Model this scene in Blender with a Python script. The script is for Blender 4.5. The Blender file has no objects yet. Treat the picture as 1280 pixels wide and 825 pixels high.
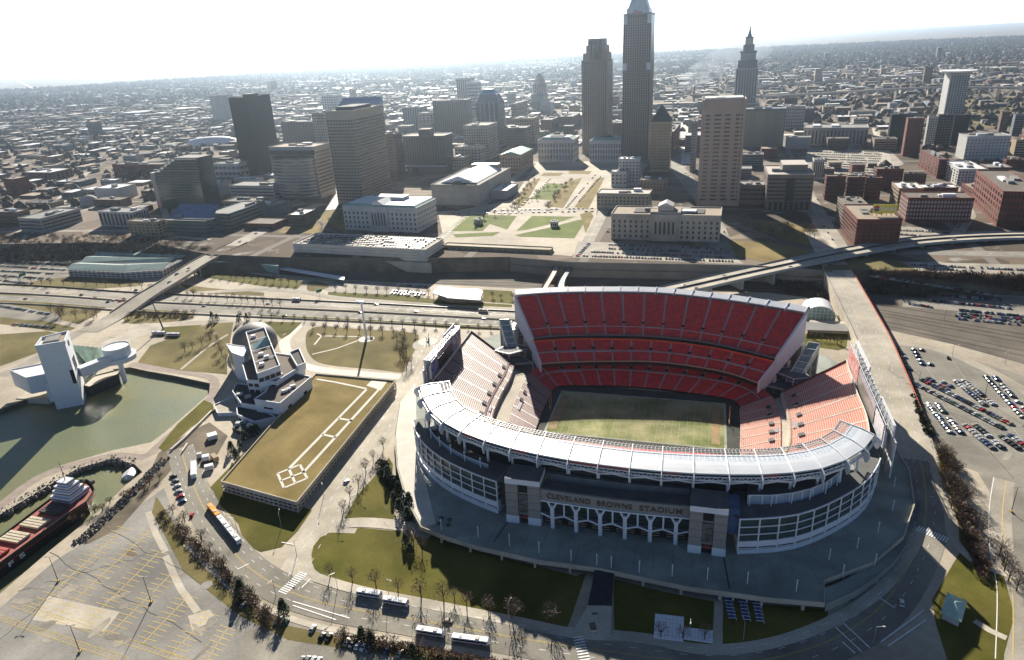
import bpy, bmesh, math, random
from mathutils import Vector, Matrix
from mathutils.geometry import tessellate_polygon
random.seed(7)
SC = bpy.context.scene
COL = SC.collection
CAMH = 230.0; FPX = 866.0; PX, PY = 640.0, 412.5
PITCH = math.radians(22.35); ROLL = math.radians(3.03)
Wv = Vector((0, math.cos(PITCH), -math.sin(PITCH)))
_up = Vector((0, math.sin(PITCH), math.cos(PITCH))); _rt = Vector((1, 0, 0))
Rv = _rt*math.cos(ROLL) - _up*math.sin(ROLL); Uv = _rt*math.sin(ROLL) + _up*math.cos(ROLL)
def G(x, y, z=0.0):
    """survey: the point of the level z that the photograph shows at (x, y)"""
    d = Wv + Rv*((x-PX)/FPX) + Uv*((PY-y)/FPX)
    t = (z-CAMH)/d.z
    return Vector((d.x*t, d.y*t, z))
def PR(p):
    d = Vector(p) - Vector((0, 0, CAMH)); z = d.dot(Wv)
    return (PX+FPX*d.dot(Rv)/z, PY-FPX*d.dot(Uv)/z)
# stadium frame
SA = math.radians(-16.3); SCX, SCY = 81.5, 410.8
def S(u, v, z=0.0):
    return Vector((SCX+u*math.cos(SA)-v*math.sin(SA), SCY+u*math.sin(SA)+v*math.cos(SA), z))
def Lc(p):
    dx, dy = p[0]-SCX, p[1]-SCY
    return (dx*math.cos(SA)+dy*math.sin(SA), -dx*math.sin(SA)+dy*math.cos(SA))

# ---------- materials ----------
M = {}
def mat(name, col, rough=0.8, var=0.12, scale=0.2, metal=0.0, col2=None, bump=0.0, spec=0.3, detail=6, fine=None):
    m = bpy.data.materials.new(name); m.use_nodes = True
    nt = m.node_tree; N = nt.nodes; L = nt.links
    b = N['Principled BSDF']; b.inputs['Roughness'].default_value = rough; b.inputs['Metallic'].default_value = metal
    b.inputs['Specular IOR Level'].default_value = spec
    if var <= 0 and col2 is None:
        b.inputs['Base Color'].default_value = (*col, 1)
    else:
        tc = N.new('ShaderNodeTexCoord')
        n = N.new('ShaderNodeTexNoise'); n.inputs['Scale'].default_value = scale; n.inputs['Detail'].default_value = detail
        n.inputs['Roughness'].default_value = 0.62
        L.new(tc.outputs['Object'], n.inputs['Vector'])
        r = N.new('ShaderNodeValToRGB')
        r.color_ramp.elements[0].position = 0.35; r.color_ramp.elements[1].position = 0.66
        c2 = col2 if col2 else tuple(min(1, c*(1+var)) for c in col)
        c1 = col if col2 else tuple(c*(1-var) for c in col)
        r.color_ramp.elements[0].color = (*c1, 1); r.color_ramp.elements[1].color = (*c2, 1)
        L.new(n.outputs['Fac'], r.inputs['Fac'])
        out = r.outputs['Color']
        if fine:
            n2 = N.new('ShaderNodeTexNoise'); n2.inputs['Scale'].default_value = fine; n2.inputs['Detail'].default_value = 3
            L.new(tc.outputs['Object'], n2.inputs['Vector'])
            mr = N.new('ShaderNodeMapRange'); mr.inputs['From Min'].default_value = 0.3; mr.inputs['From Max'].default_value = 0.7
            mr.inputs['To Min'].default_value = 0.9; mr.inputs['To Max'].default_value = 1.1
            L.new(n2.outputs['Fac'], mr.inputs['Value'])
            mx = N.new('ShaderNodeVectorMath'); mx.operation = 'SCALE'
            L.new(out, mx.inputs[0]); L.new(mr.outputs['Result'], mx.inputs['Scale']); out = mx.outputs['Vector']
            n3 = N.new('ShaderNodeTexNoise'); n3.inputs['Scale'].default_value = fine*.03; n3.inputs['Detail'].default_value = 5; n3.inputs['Distortion'].default_value = 1.2
            L.new(tc.outputs['Object'], n3.inputs['Vector'])
            m3 = N.new('ShaderNodeMapRange'); m3.inputs['From Min'].default_value = 0.32; m3.inputs['From Max'].default_value = 0.68
            m3.inputs['To Min'].default_value = 0.76; m3.inputs['To Max'].default_value = 1.16
            L.new(n3.outputs['Fac'], m3.inputs['Value'])
            mx3 = N.new('ShaderNodeVectorMath'); mx3.operation = 'SCALE'; L.new(out, mx3.inputs[0]); L.new(m3.outputs['Result'], mx3.inputs['Scale']); out = mx3.outputs['Vector']
        L.new(out, b.inputs['Base Color'])
        if bump:
            bp = N.new('ShaderNodeBump'); bp.inputs['Strength'].default_value = bump; bp.inputs['Distance'].default_value = 0.3
            L.new(n.outputs['Fac'], bp.inputs['Height']); L.new(bp.outputs['Normal'], b.inputs['Normal'])
    M[name] = m; return m
def grass_mat(name, c1, c2, c3, sc=0.03):
    m = mat(name, c1, 0.95, 0, sc, col2=c2, fine=0.8, spec=0.1)
    return m

# ---------- mesh builder ----------
class MB:
    def __init__(s): s.v = []; s.f = []; s.m = []
    def quad(s, a, b, c, d, mi=0):
        i = len(s.v); s.v += [tuple(a), tuple(b), tuple(c), tuple(d)]; s.f.append((i, i+1, i+2, i+3)); s.m.append(mi); return s
    def tri(s, a, b, c, mi=0):
        i = len(s.v); s.v += [tuple(a), tuple(b), tuple(c)]; s.f.append((i, i+1, i+2)); s.m.append(mi); return s
    def prism(s, poly, z0, z1, mi=0, top=None, bottom=True):
        """poly: list of (x,y); z0/z1 numbers or lists"""
        if top is None: top = mi
        n = len(poly)
        area = sum(poly[i][0]*poly[(i+1) % n][1]-poly[(i+1) % n][0]*poly[i][1] for i in range(n))
        idx = list(range(n))
        if area < 0: idx.reverse()
        zz0 = [z0]*n if not isinstance(z0, (list, tuple)) else z0
        zz1 = [z1]*n if not isinstance(z1, (list, tuple)) else z1
        i0 = len(s.v)
        s.v += [(poly[k][0], poly[k][1], zz0[k]) for k in idx]; s.v += [(poly[k][0], poly[k][1], zz1[k]) for k in idx]
        for k in range(n):
            s.f.append((i0+k, i0+(k+1) % n, i0+n+(k+1) % n, i0+n+k)); s.m.append(mi)
        if n <= 4:
            s.f.append(tuple(i0+n+k for k in range(n))); s.m.append(top)
            if bottom: s.f.append(tuple(i0+k for k in reversed(range(n)))); s.m.append(mi)
        else:
            pts = [Vector((poly[k][0], poly[k][1], 0)) for k in idx]
            for t in tessellate_polygon([pts]):
                a, b, c = t
                cr = (pts[b]-pts[a]).cross(pts[c]-pts[a]).z
                if cr < 0: a, c = c, a
                s.f.append((i0+n+a, i0+n+b, i0+n+c)); s.m.append(top)
                if bottom: s.f.append((i0+c, i0+b, i0+a)); s.m.append(mi)
        return s
    def box(s, c, sz, rot=0.0, mi=0, top=None):
        """c = centre of the bottom face; rot in radians"""
        cs, sn = math.cos(rot), math.sin(rot); hx, hy = sz[0]/2, sz[1]/2
        p = [(c[0]+x*cs-y*sn, c[1]+x*sn+y*cs) for x, y in ((-hx, -hy), (hx, -hy), (hx, hy), (-hx, hy))]
        return s.prism(p, c[2], c[2]+sz[2], mi, top)
    def beam(s, a, b, w, h=None, mi=0):
        """square bar between two points"""
        a, b = Vector(a), Vector(b); d = b-a
        if d.length < 1e-6: return s
        h = h or w; d.normalize()
        x = d.cross(Vector((0, 0, 1)))
        if x.length < 1e-3: x = Vector((1, 0, 0))
        x.normalize(); y = d.cross(x); i = len(s.v)
        for q in (a, b):
            for sx, sy in ((-1, -1), (1, -1), (1, 1), (-1, 1)): s.v.append(tuple(q+x*sx*w/2+y*sy*h/2))
        for f in ((0, 1, 5, 4), (1, 2, 6, 5), (2, 3, 7, 6), (3, 0, 4, 7), (3, 2, 1, 0), (4, 5, 6, 7)):
            s.f.append(tuple(i+k for k in f)); s.m.append(mi)
        return s
    def tube(s, a, b, r0, r1, n=8, mi=0):
        a, b = Vector(a), Vector(b); d = (b-a).normalized()
        x = d.cross(Vector((0, 0, 1)))
        if x.length < 1e-3: x = Vector((1, 0, 0))
        x.normalize(); y = d.cross(x); i = len(s.v)
        for q, r in ((a, r0), (b, r1)):
            for k in range(n):
                t = 2*math.pi*k/n; s.v.append(tuple(q+x*math.cos(t)*r+y*math.sin(t)*r))
        for k in range(n):
            s.f.append((i+k, i+n+k, i+n+(k+1) % n, i+(k+1) % n)); s.m.append(mi)
        s.f.append(tuple(i+n+k for k in reversed(range(n)))); s.m.append(mi)
        s.f.append(tuple(i+k for k in range(n))); s.m.append(mi)
        return s
    def lathe(s, c, prof, n=24, mi=0, a0=0.0, a1=2*math.pi, sx=1.0, sy=1.0, rot=0.0):
        i0 = len(s.v); full = abs(a1-a0-2*math.pi) < 1e-6; m = n if full else n+1
        cs, sn = math.cos(rot), math.sin(rot)
        for r, z in prof:
            for k in range(m):
                t = a0+(a1-a0)*k/n; x, y = r*math.cos(t)*sx, r*math.sin(t)*sy
                s.v.append((c[0]+x*cs-y*sn, c[1]+x*sn+y*cs, c[2]+z))
        for j in range(len(prof)-1):
            for k in range(n):
                k2 = (k+1) % m
                s.f.append((i0+j*m+k, i0+j*m+k2, i0+(j+1)*m+k2, i0+(j+1)*m+k)); s.m.append(mi)
        return s
    def strip(s, A, B, mi=0):
        for k in range(len(A)-1): s.quad(A[k], A[k+1], B[k+1], B[k], mi)
        return s
    def build(s, name, mats, parent=None, smooth=False, flip=False, world=True):
        me = bpy.data.meshes.new(name)
        org = Vector((0, 0, 0))
        p = parent
        if world:
            while p is not None: org += p.location; p = p.parent
        me.from_pydata([(v[0]-org.x, v[1]-org.y, v[2]-org.z) for v in s.v], [], s.f)
        if not isinstance(mats, (list, tuple)): mats = [mats]
        for m in mats: me.materials.append(M[m] if isinstance(m, str) else m)
        for k, pl in enumerate(me.polygons):
            pl.material_index = s.m[k]
            if smooth: pl.use_smooth = True
        if flip: me.flip_normals()
        me.update()
        o = bpy.data.objects.new(name, me); COL.objects.link(o)
        if parent: o.parent = parent
        return o
def tag(o, label=None, cat=None, group=None, kind=None):
    if label: o['label'] = label
    if cat: o['category'] = cat
    if group: o['group'] = group
    if kind: o['kind'] = kind
    return o
def thing(name, label, cat, loc=(0, 0, 0), group=None, rz=0.0):
    o = bpy.data.objects.new(name, None); COL.objects.link(o); o.empty_display_size = 1
    o.location = Vector(loc); o.rotation_euler[2] = rz
    return tag(o, label, cat, group)
def dup(o, loc=None, rz=None, parent=None, label=None, group=None, scale=None, mats=None):
    c = o.copy(); COL.objects.link(c); c.parent = parent
    if loc is not None: c.location = Vector(loc)
    if rz is not None: c.rotation_euler[2] = rz
    if scale is not None: c.scale = (scale,)*3 if not isinstance(scale, tuple) else scale
    if label: c['label'] = label
    if group: c['group'] = group
    if mats and c.type == 'MESH':
        for i, m in mats.items():
            if i < len(c.material_slots):
                c.material_slots[i].link = 'OBJECT'; c.material_slots[i].material = M[m]
    for ch in o.children: dup(ch, parent=c, mats=mats if ch.name.startswith('body') else None)
    return c
def structure(o): o['kind'] = 'structure'; return o
def catmull(P, n=8, closed=False):
    P = [Vector(p) for p in P]; out = []; N = len(P)
    rng = range(N) if closed else range(N-1)
    for i in rng:
        if closed: p0, p1, p2, p3 = P[i-1], P[i], P[(i+1) % N], P[(i+2) % N]
        else: p0, p1, p2, p3 = P[max(i-1, 0)], P[i], P[i+1], P[min(i+2, N-1)]
        for k in range(n):
            t = k/n
            out.append(0.5*((2*p1)+(-p0+p2)*t+(2*p0-5*p1+4*p2-p3)*t*t+(-p0+3*p1-3*p2+p3)*t**3))
    if not closed: out.append(P[-1])
    return out
def resample(P, n):
    """n+1 points at equal arc length"""
    P = [Vector(p) for p in P]; L = [0]
    for a, b in zip(P, P[1:]): L.append(L[-1]+(b-a).length)
    out = []; j = 0
    for k in range(n+1):
        s = L[-1]*k/n
        while j < len(P)-2 and L[j+1] < s: j += 1
        seg = L[j+1]-L[j]; t = (s-L[j])/seg if seg > 0 else 0
        out.append(P[j].lerp(P[j+1], max(0, min(1, t))))
    return out
def plen(P): return sum((Vector(b)-Vector(a)).length for a, b in zip(P, P[1:]))
def offs(P, d):
    """offset polyline sideways (to the left for d > 0)"""
    out = []
    for i in range(len(P)):
        a = P[max(i-1, 0)]; b = P[min(i+1, len(P)-1)]; t = (b-a); t.z = 0; t.normalize()
        out.append(P[i]+Vector((-t.y, t.x, 0))*d)
    return out
_lift = [0.0]
def nextlift():
    _lift[0] = (_lift[0]+.0021) % .03
    return _lift[0]
def sheet(name, pts, z, m, lift=0.0, smooth=False, thick=0.0, world=False, parent=None):
    """a level ground sheet; pts are survey pixels on level z (or world points)"""
    P = [G(x, y, z) for x, y in pts] if not world else [Vector((p[0], p[1], z)) for p in pts]
    if smooth: P = catmull(P, 6, True)
    lift += nextlift()
    b = MB(); b.prism([(p.x, p.y) for p in P], z+lift-max(thick, 0.002), z+lift, 0, bottom=False)
    o = b.build(name, m, parent)
    if parent is None: structure(o)
    return o
def ribbon(name, line, w, m, lift=0.0, thick=0.0, parent=None, w2=None, n=None, sm=True):
    """line: list of world Vectors (own heights)"""
    lift += nextlift()
    P = catmull(line, 8) if sm else [Vector(p) for p in line]
    n = n or max(2, int(plen(P)/6)); P = resample(P, n)
    if isinstance(w, tuple):
        ws = [w[0]+(w[1]-w[0])*k/n for k in range(n+1)]
    else: ws = [w]*(n+1)
    A = []; B = []
    for k in range(n+1):
        a = P[max(k-1, 0)]; b = P[min(k+1, n)]; t = (b-a); t.z = 0; t.normalize(); q = Vector((-t.y, t.x, 0))
        A.append(P[k]+q*ws[k]/2+Vector((0, 0, lift))); B.append(P[k]-q*ws[k]/2+Vector((0, 0, lift)))
    b = MB(); b.strip(B, A)
    if thick:
        dz = Vector((0, 0, -thick)); b.strip([p+dz for p in B], B); b.strip(A, [p+dz for p in A]); b.strip([p+dz for p in A], [p+dz for p in B])
    o = b.build(name, m, parent)
    if parent is None: structure(o)
    return P
def dashes(b, P, off, dash, gap, w, lift, mi=0, start=0.0):
    """painted line along polyline P; gap 0 = solid"""
    Q = offs(P, off); L = plen(Q)
    if gap <= 0:
        A = offs(Q, w/2); B = offs(Q, -w/2); u = Vector((0, 0, lift))
        b.strip([p+u for p in B], [p+u for p in A], mi); return
    k = max(2, int(L)); R = resample(Q, k); st = L/k; s = start
    while s+dash < L:
        i = s/st; j = (s+dash)/st
        pa = R[int(i)]; pb = R[min(int(j), k)]
        d = (pb-pa)
        if d.length > 0.5:
            d2 = Vector((-d.y, d.x, 0)).normalized()*w/2; u = Vector((0, 0, lift))
            b.quad(pa-d2+u, pb-d2+u, pb+d2+u, pa+d2+u, mi)
        s += dash+gap
# ---------- camera, light ----------
cam = bpy.data.cameras.new('Camera'); co = bpy.data.objects.new('Camera', cam); COL.objects.link(co)
cam.sensor_width = 36; cam.lens = FPX/1280*36; cam.clip_start = 1; cam.clip_end = 120000
mw = Matrix((( Rv.x, Uv.x, -Wv.x, 0), (Rv.y, Uv.y, -Wv.y, 0), (Rv.z, Uv.z, -Wv.z, CAMH), (0, 0, 0, 1)))
co.matrix_world = mw; SC.camera = co
SUN_EL = math.radians(23.5); SUN_AZ = math.radians(95)   # azimuth counted from +X
sl = bpy.data.lights.new('Sun', 'SUN'); so = bpy.data.objects.new('Sun', sl); COL.objects.link(so)
sl.energy = 5.0; sl.angle = math.radians(0.53); sl.color = (1.0, 0.93, 0.81)
sd = Vector((math.cos(SUN_AZ)*math.cos(SUN_EL), math.sin(SUN_AZ)*math.cos(SUN_EL), math.sin(SUN_EL)))
so.rotation_euler = sd.to_track_quat('Z', 'Y').to_euler(); so.location = (0, 0, 900)
w = bpy.data.worlds.new('World'); SC.world = w; w.use_nodes = True
nt = w.node_tree; bg = nt.nodes['Background']; sk = nt.nodes.new('ShaderNodeTexSky'); sk.sky_type = 'NISHITA'
sk.sun_disc = False; sk.sun_elevation = SUN_EL; sk.sun_rotation = math.pi/2-SUN_AZ; sk.dust_density = 0.2; sk.air_density = 0.45; sk.altitude = 1500
tcw = nt.nodes.new('ShaderNodeTexCoord'); sepw = nt.nodes.new('ShaderNodeSeparateXYZ'); nt.links.new(tcw.outputs['Generated'], sepw.inputs[0])
def mth(op, a, b=None):
    n = nt.nodes.new('ShaderNodeMath'); n.operation = op
    for i, x in enumerate((a, b)):
        if x is None: continue
        if isinstance(x, (int, float)): n.inputs[i].default_value = x
        else: nt.links.new(x, n.inputs[i])
    return n.outputs[0]
# white glow added to the sky low over the horizon on the sun's side
gl_ = mth('POWER', 2.718, mth('MULTIPLY', mth('ABSOLUTE', sepw.outputs[2]), -1/0.075))
az_ = mth('MAXIMUM', mth('ADD', mth('MULTIPLY', sepw.outputs[1], .9), .1), 0.0)
gw = mth('MULTIPLY', mth('MULTIPLY', gl_, az_), 26.0)
cw = nt.nodes.new('ShaderNodeCombineXYZ')
for i_, k_ in enumerate((.95, 1.0, 1.08)): nt.links.new(mth('ADD', mth('MULTIPLY', gw, k_), (.08, .15, .25)[i_]), cw.inputs[i_])
ad = nt.nodes.new('ShaderNodeVectorMath'); ad.operation = 'ADD'; nt.links.new(cw.outputs[0], ad.inputs[1])
nt.links.new(sk.outputs[0], ad.inputs[0]); nt.links.new(ad.outputs[0], bg.inputs[0]); bg.inputs[1].default_value = 0.05
SC.view_settings.view_transform = 'Standard'; SC.view_settings.look = 'None'; SC.view_settings.exposure = 1.25; SC.view_settings.gamma = 1
SC.view_settings.use_curve_mapping = False
SC.cycles.volume_bounces = 0; SC.cycles.max_bounces = 6; SC.cycles.diffuse_bounces = 2
# ---------- palette ----------
mat('pavement', (0.42, 0.36, 0.275), 0.9, 0.14, 0.02, fine=0.25)
mat('concrete', (0.46, 0.41, 0.33), 0.9, 0.12, 0.06, fine=0.9)
mat('concrete_light', (0.60, 0.56, 0.48), 0.85, 0.1, 0.08)
mat('concrete_deck', (0.29, 0.31, 0.27), 0.85, 0.15, 0.05, fine=1.2)
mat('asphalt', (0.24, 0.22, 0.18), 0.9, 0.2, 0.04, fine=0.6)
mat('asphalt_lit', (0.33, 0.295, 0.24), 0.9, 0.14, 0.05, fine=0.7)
mat('asphalt_old', (0.19, 0.18, 0.16), 0.92, 0, 0.03, col2=(0.31, 0.29, 0.26), fine=0.7)
mat('asphalt_dark', (0.06, 0.06, 0.06), 0.9, 0.2, 0.05)
grass_mat('grass', (0.08, 0.082, 0.012), (0.145, 0.122, 0.028), None, 0.035)
grass_mat('grass_tan', (0.19, 0.14, 0.045), (0.25, 0.19, 0.075), None, 0.04)
grass_mat('grass_green', (0.11, 0.15, 0.025), (0.17, 0.19, 0.05), None, 0.03)
grass_mat('grass_dry', (0.12, 0.105, 0.035), (0.2, 0.16, 0.07), None, 0.02)
mat('dirt', (0.10, 0.08, 0.055), 0.95, 0, 0.05, col2=(0.2, 0.16, 0.11), fine=0.6)
mat('track_ballast', (0.085, 0.072, 0.058), 0.95, 0, 0.03, col2=(0.16, 0.135, 0.105), fine=0.5)
mat('rail_steel', (0.13, 0.11, 0.085), 0.8, 0.1, 0.5)
mat('white_paint', (0.78, 0.78, 0.76), 0.5, 0.04, 0.3)
mat('yellow_paint', (0.55, 0.41, 0.14), 0.7, 0.12, 0.4)
mat('white_metal', (0.72, 0.74, 0.76), 0.35, 0.05, 0.2, metal=0.0, spec=0.5)
mat('grey_metal', (0.32, 0.34, 0.36), 0.45, 0.1, 0.3, metal=0.3)
mat('steel_dark', (0.05, 0.05, 0.055), 0.5, 0.1, 0.3, metal=0.3)
mat('glass_dark', (0.014, 0.016, 0.02), 0.25, 0.2, 0.15, spec=0.4)
mat('glass_green', (0.05, 0.11, 0.10), 0.12, 0.25, 0.1, spec=0.7)
mat('glass_blue', (0.08, 0.13, 0.24), 0.15, 0.2, 0.1, spec=0.6)
mat('black', (0.012, 0.012, 0.014), 0.7, 0, 1)
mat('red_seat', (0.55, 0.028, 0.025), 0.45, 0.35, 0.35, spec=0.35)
mat('seat_sunlit', (0.52, 0.15, 0.085), 0.5, 0.12, 0.12, spec=0.3)  # red seats of the right end bank, sun glare mixed into the colour
mat('seat_sunlit_dull', (0.25, 0.125, 0.105), 0.55, 0.1, 0.12, spec=0.25)  # red seats of the left end bank, sunlit look put into the colour
mat('orange_red', (0.62, 0.09, 0.03), 0.5, 0.05, 1)
mat('rust_red', (0.30, 0.06, 0.045), 0.6, 0.15, 0.3)
mat('stone', (0.36, 0.325, 0.275), 0.85, 0.1, 0.1, fine=0.6)
mat('stone_grey', (0.31, 0.305, 0.30), 0.85, 0.1, 0.1)
mat('roof_tan', (0.30, 0.235, 0.17), 0.9, 0.12, 0.08)
mat('roof_white', (0.68, 0.68, 0.68), 0.6, 0.06, 0.06)
mat('roof_grey', (0.22, 0.215, 0.205), 0.9, 0.15, 0.06)
mat('roof_dark', (0.055, 0.055, 0.055), 0.9, 0.2, 0.08)
mat('roof_brown', (0.13, 0.105, 0.085), 0.9, 0.12, 0.06)
mat('copper_green', (0.18, 0.33, 0.29), 0.6, 0.12, 0.2)
mat('brick', (0.145, 0.038, 0.024), 0.9, 0.2, 0.15, fine=1.5)
mat('brick_brown', (0.13, 0.085, 0.065), 0.9, 0.15, 0.1)
mat('brown_stone', (0.22, 0.175, 0.135), 0.8, 0.1, 0.1)
mat('pink_granite', (0.20, 0.155, 0.13), 0.7, 0.08, 0.1)
mat('dark_granite', (0.075, 0.06, 0.055), 0.6, 0.1, 0.1)
mat('tan_brick', (0.33, 0.25, 0.16), 0.85, 0.1, 0.12)
mat('bark', (0.085, 0.062, 0.048), 0.95, 0.2, 1)
mat('twig', (0.15, 0.11, 0.08), 0.95, 0.25, 0.4)
mat('twig_grey', (0.17, 0.14, 0.115), 0.95, 0.2, 0.4)
mat('twig_red', (0.17, 0.105, 0.07), 0.95, 0.25, 0.4)
mat('needles', (0.018, 0.035, 0.015), 0.9, 0.3, 0.6)
mat('shrub_green', (0.03, 0.042, 0.018), 0.9, 0.4, 0.5)
mat('rock', (0.10, 0.09, 0.08), 0.95, 0, 0.4, col2=(0.3, 0.27, 0.24))
mat('timber', (0.35, 0.27, 0.17), 0.8, 0.15, 0.5)
mat('ship_black', (0.02, 0.02, 0.022), 0.4, 0.2, 0.1)
mat('ship_deck', (0.33, 0.10, 0.08), 0.7, 0.15, 0.1)
mat('hatch_cream', (0.52, 0.44, 0.30), 0.7, 0.1, 0.3)
mat('rubber', (0.02, 0.02, 0.02), 0.8, 0, 1)
mat('bus_orange', (0.75, 0.33, 0.04), 0.4, 0, 1)
for nm, c in dict(white=(0.6, 0.6, 0.6), silver=(0.42, 0.43, 0.44), black=(0.015, 0.015, 0.018), grey=(0.14, 0.145, 0.15), red=(0.42, 0.02, 0.02), blue=(0.03, 0.06, 0.17), tan=(0.38, 0.32, 0.23), green=(0.03, 0.08, 0.05)).items():
    mat('car_'+nm, c, 0.3, 0, 1, spec=0.6, metal=0.1)

mat('quay', (0.12, 0.105, 0.085), 0.9, 0.25, 0.3)
m = mat('pitch_grass', (0.15, 0.19, 0.055), 0.95, 0, 0.045, col2=(0.40, 0.37, 0.20), fine=0.5, spec=0.1)
mat('pitch_edge', (0.045, 0.05, 0.04), 0.9, 0.3, 0.1)
mat('chalk', (0.42, 0.43, 0.38), 0.9, 0, 0.12, col2=(0.20, 0.22, 0.15))
mat('orange_turf', (0.22, 0.20, 0.10), 0.95, 0, 0.15, col2=(0.42, 0.26, 0.13))
mat('aisle_grey', (0.30, 0.30, 0.31), 0.85, 0.1, 0.3)
mat('tread', (0.17, 0.13, 0.13), 0.9, 0.1, 0.3)
mat('tread_sunlit', (0.52, 0.47, 0.41), 0.85, 0.1, 0.3)  # treads of the right end bank, paled to paint the sunlit stripes
mat('tread_sunlit_dull', (0.40, 0.34, 0.31), .85, .1, .3)  # treads of the left end bank, sunlit stripes painted in, duller
mat('plat', (0.34, 0.35, 0.38), 0.8, 0.1, 0.4)
mat('fascia_grey', (0.15, 0.15, 0.15), 0.6, 0.1, 1)
mat('fascia_tan', (0.42, 0.33, 0.22), 0.6, 0.1, 1)
mat('rust_dark', (0.12, 0.05, 0.045), 0.8, 0.2, 1)
mat('white_wall', (0.60, 0.60, 0.61), 0.7, 0.05, 0.3)
mat('roof_mesh', (0.36, 0.40, 0.45), .4, .15, .6)
mat('roof_panel', (0.50, 0.52, 0.55), 0.38, 0.04, 0.15, spec=0.5)
mat('truss_grey', (0.42, 0.43, 0.44), 0.45, 0.1, 0.5)
mat('dark_wall', (0.045, 0.047, 0.05), 0.8, 0.3, 0.15)
mat('suite_pane', (0.16, 0.18, 0.21), 0.3, 0.3, 0.4)
mat('facade_white', (0.66, 0.69, 0.73), 0.55, 0.05, 0.2)
mat('glass_hall', (0.05, 0.07, 0.07), 0.2, 0.3, 0.12, spec=0.6)
mat('roof_deck', (0.125, 0.125, 0.12), 0.8, 0.2, 0.08)
mat('glass_rail', (0.30, 0.36, 0.43), 0.3, 0.1, 0.4)
mat('panel_grey', (0.27, 0.255, 0.235), 0.8, 0.06, 0.3)
mat('glass_stair', (0.16, 0.16, 0.14), 0.3, 0.4, 0.3)
mat('slate', (0.12, 0.135, 0.145), 0.8, 0.15, 0.2)
mat('letter_brown', (0.11, 0.07, 0.05), 0.5, 0, 1)
mat('board_white', (0.55, 0.56, 0.58), 0.5, 0.15, 0.3)
mat('screen_black', (0.01, 0.01, 0.012), 0.4, 0, 1)
mat('screen_grey', (0.20, 0.19, 0.17), 0.4, 0.1, .3)
mat('board_silver', (0.36, 0.34, 0.38), 0.5, 0.15, 0.5)
mat('board_mixed', (0.10, 0.09, 0.14), 0.5, 0, 0.25, col2=(0.42, 0.38, 0.44))
mat('board_red', (0.6, 0.5, 0.48), 0.5, 0, 0.3, col2=(0.55, 0.08, 0.06))
mat('board_blue', (0.04, 0.07, 0.22), 0.5, 0, 0.3, col2=(0.3, 0.32, 0.4))
mat('glass_pale', (0.24, 0.34, 0.31), 0.25, 0.2, 0.3)
mat('ramp_grey', (0.13, 0.135, 0.14), 0.8, 0.1, .3)
mat('wall_red', (0.40, 0.10, 0.05), 0.8, 0.2, 0.2)
mat('paver', (0.29, 0.235, 0.195), 0.9, 0.12, 0.2)
mat('white_faded', (0.42, 0.41, 0.38), 0.8, 0.1, 1)
mat('stair_blue', (0.025, 0.027, 0.04), 0.6, 0.2, .3)
mat('shutter', (0.36, 0.34, 0.32), .6, .15, .3)
mat('tower_black', (0.012, 0.013, 0.013), 0.5, 0.15, 0.02, spec=0.15)
mat('tower_black_glass', (0.03, 0.028, 0.02), 0.35, 0, 0.03, col2=(0.012, 0.015, 0.014), spec=0.15)
mat('glass_gold', (0.10, 0.085, 0.05), 0.15, 0, 0.05, col2=(0.04, 0.04, 0.035), spec=0.8)
mat('glass_stepped', (0.012, 0.045, 0.045), 0.15, 0.3, 0.05, spec=0.7)
mat('band_grey', (0.10, 0.115, 0.105), 0.5, 0.1, 0.2)
mat('tan_wall', (0.22, 0.19, 0.14), 0.85, 0.12, 0.1)
mat('grid_stone', (0.30, 0.245, 0.19), .8, .08, .1)
mat('glass_sky', (0.10, 0.16, 0.30), 0.4, 0.1, .1)
mat('slate_blue', (0.12, 0.14, 0.16), 0.6, 0.1, .1)
mat('stone_light', (0.48, 0.47, 0.45), 0.8, 0.08, .1)
mat('glass_teal', (0.12, 0.25, 0.33), 0.4, 0.1, .1)
mat('key_stone', (0.16, 0.135, 0.115), 0.6, 0.1, .05)
mat('key_silver', (0.38, 0.42, 0.46), 0.35, 0.1, .1)
mat('emblem_red', (0.45, 0.04, 0.08), 0.5, 0, 1)
mat('spire_stone', (0.20, 0.185, 0.17), 0.8, 0.1, .1)
mat('spire_dark', (0.075, 0.075, 0.08), 0.7, 0.1, .1)
mat('justice_stone', (0.36, 0.27, 0.225), .8, .08, .1)
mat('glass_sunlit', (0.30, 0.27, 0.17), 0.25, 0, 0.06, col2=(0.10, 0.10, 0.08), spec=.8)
mat('roof_pink', (0.44, 0.39, 0.35), .85, .08, .1)
mat('copper_pale', (0.36, 0.44, 0.38), .7, .1, .2)
mat('tan_light', (0.36, 0.32, 0.25), .85, .08, .1)
mat('board_yellow', (0.72, 0.58, 0.06), .5, 0, 1)
mat('viaduct', (0.45, 0.40, 0.34), .9, .1, .1)
mat('elev_blue', (0.27, 0.29, 0.31), .7, .1, .1)
mat('wall_grey', (0.20, 0.19, 0.175), .9, .15, .05)
mat('tan_wall2', (0.27, 0.22, 0.13), .85, .1, .1)
mat('river_pale', (0.35, 0.36, 0.36), .15, .05, .01, spec=.6)
mat('woods', (0.085, 0.068, 0.052), .95, .35, .01)
mat('panel_white', (0.62, 0.64, 0.67), 0.5, 0.04, 0.3, spec=.4)
mat('glass_tent', (0.17, 0.27, 0.22), .15, .35, .12, spec=.7)
mat('dome_grey', (0.13, 0.13, 0.125), .6, .1, .3)
mat('ship_trim', (0.4, 0.38, 0.36), .6, .1, 1)
mat('ship_hatch_dark', (.05, .055, .05), .7, .1, 1)
mat('hatch_red', (.42, .09, .07), .7, .1, .5)
mat('metal_green', (0.22, 0.30, 0.27), .5, .1, .1)
mat('tarp_white', (0.80, 0.80, 0.82), .6, .03, .3)
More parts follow.
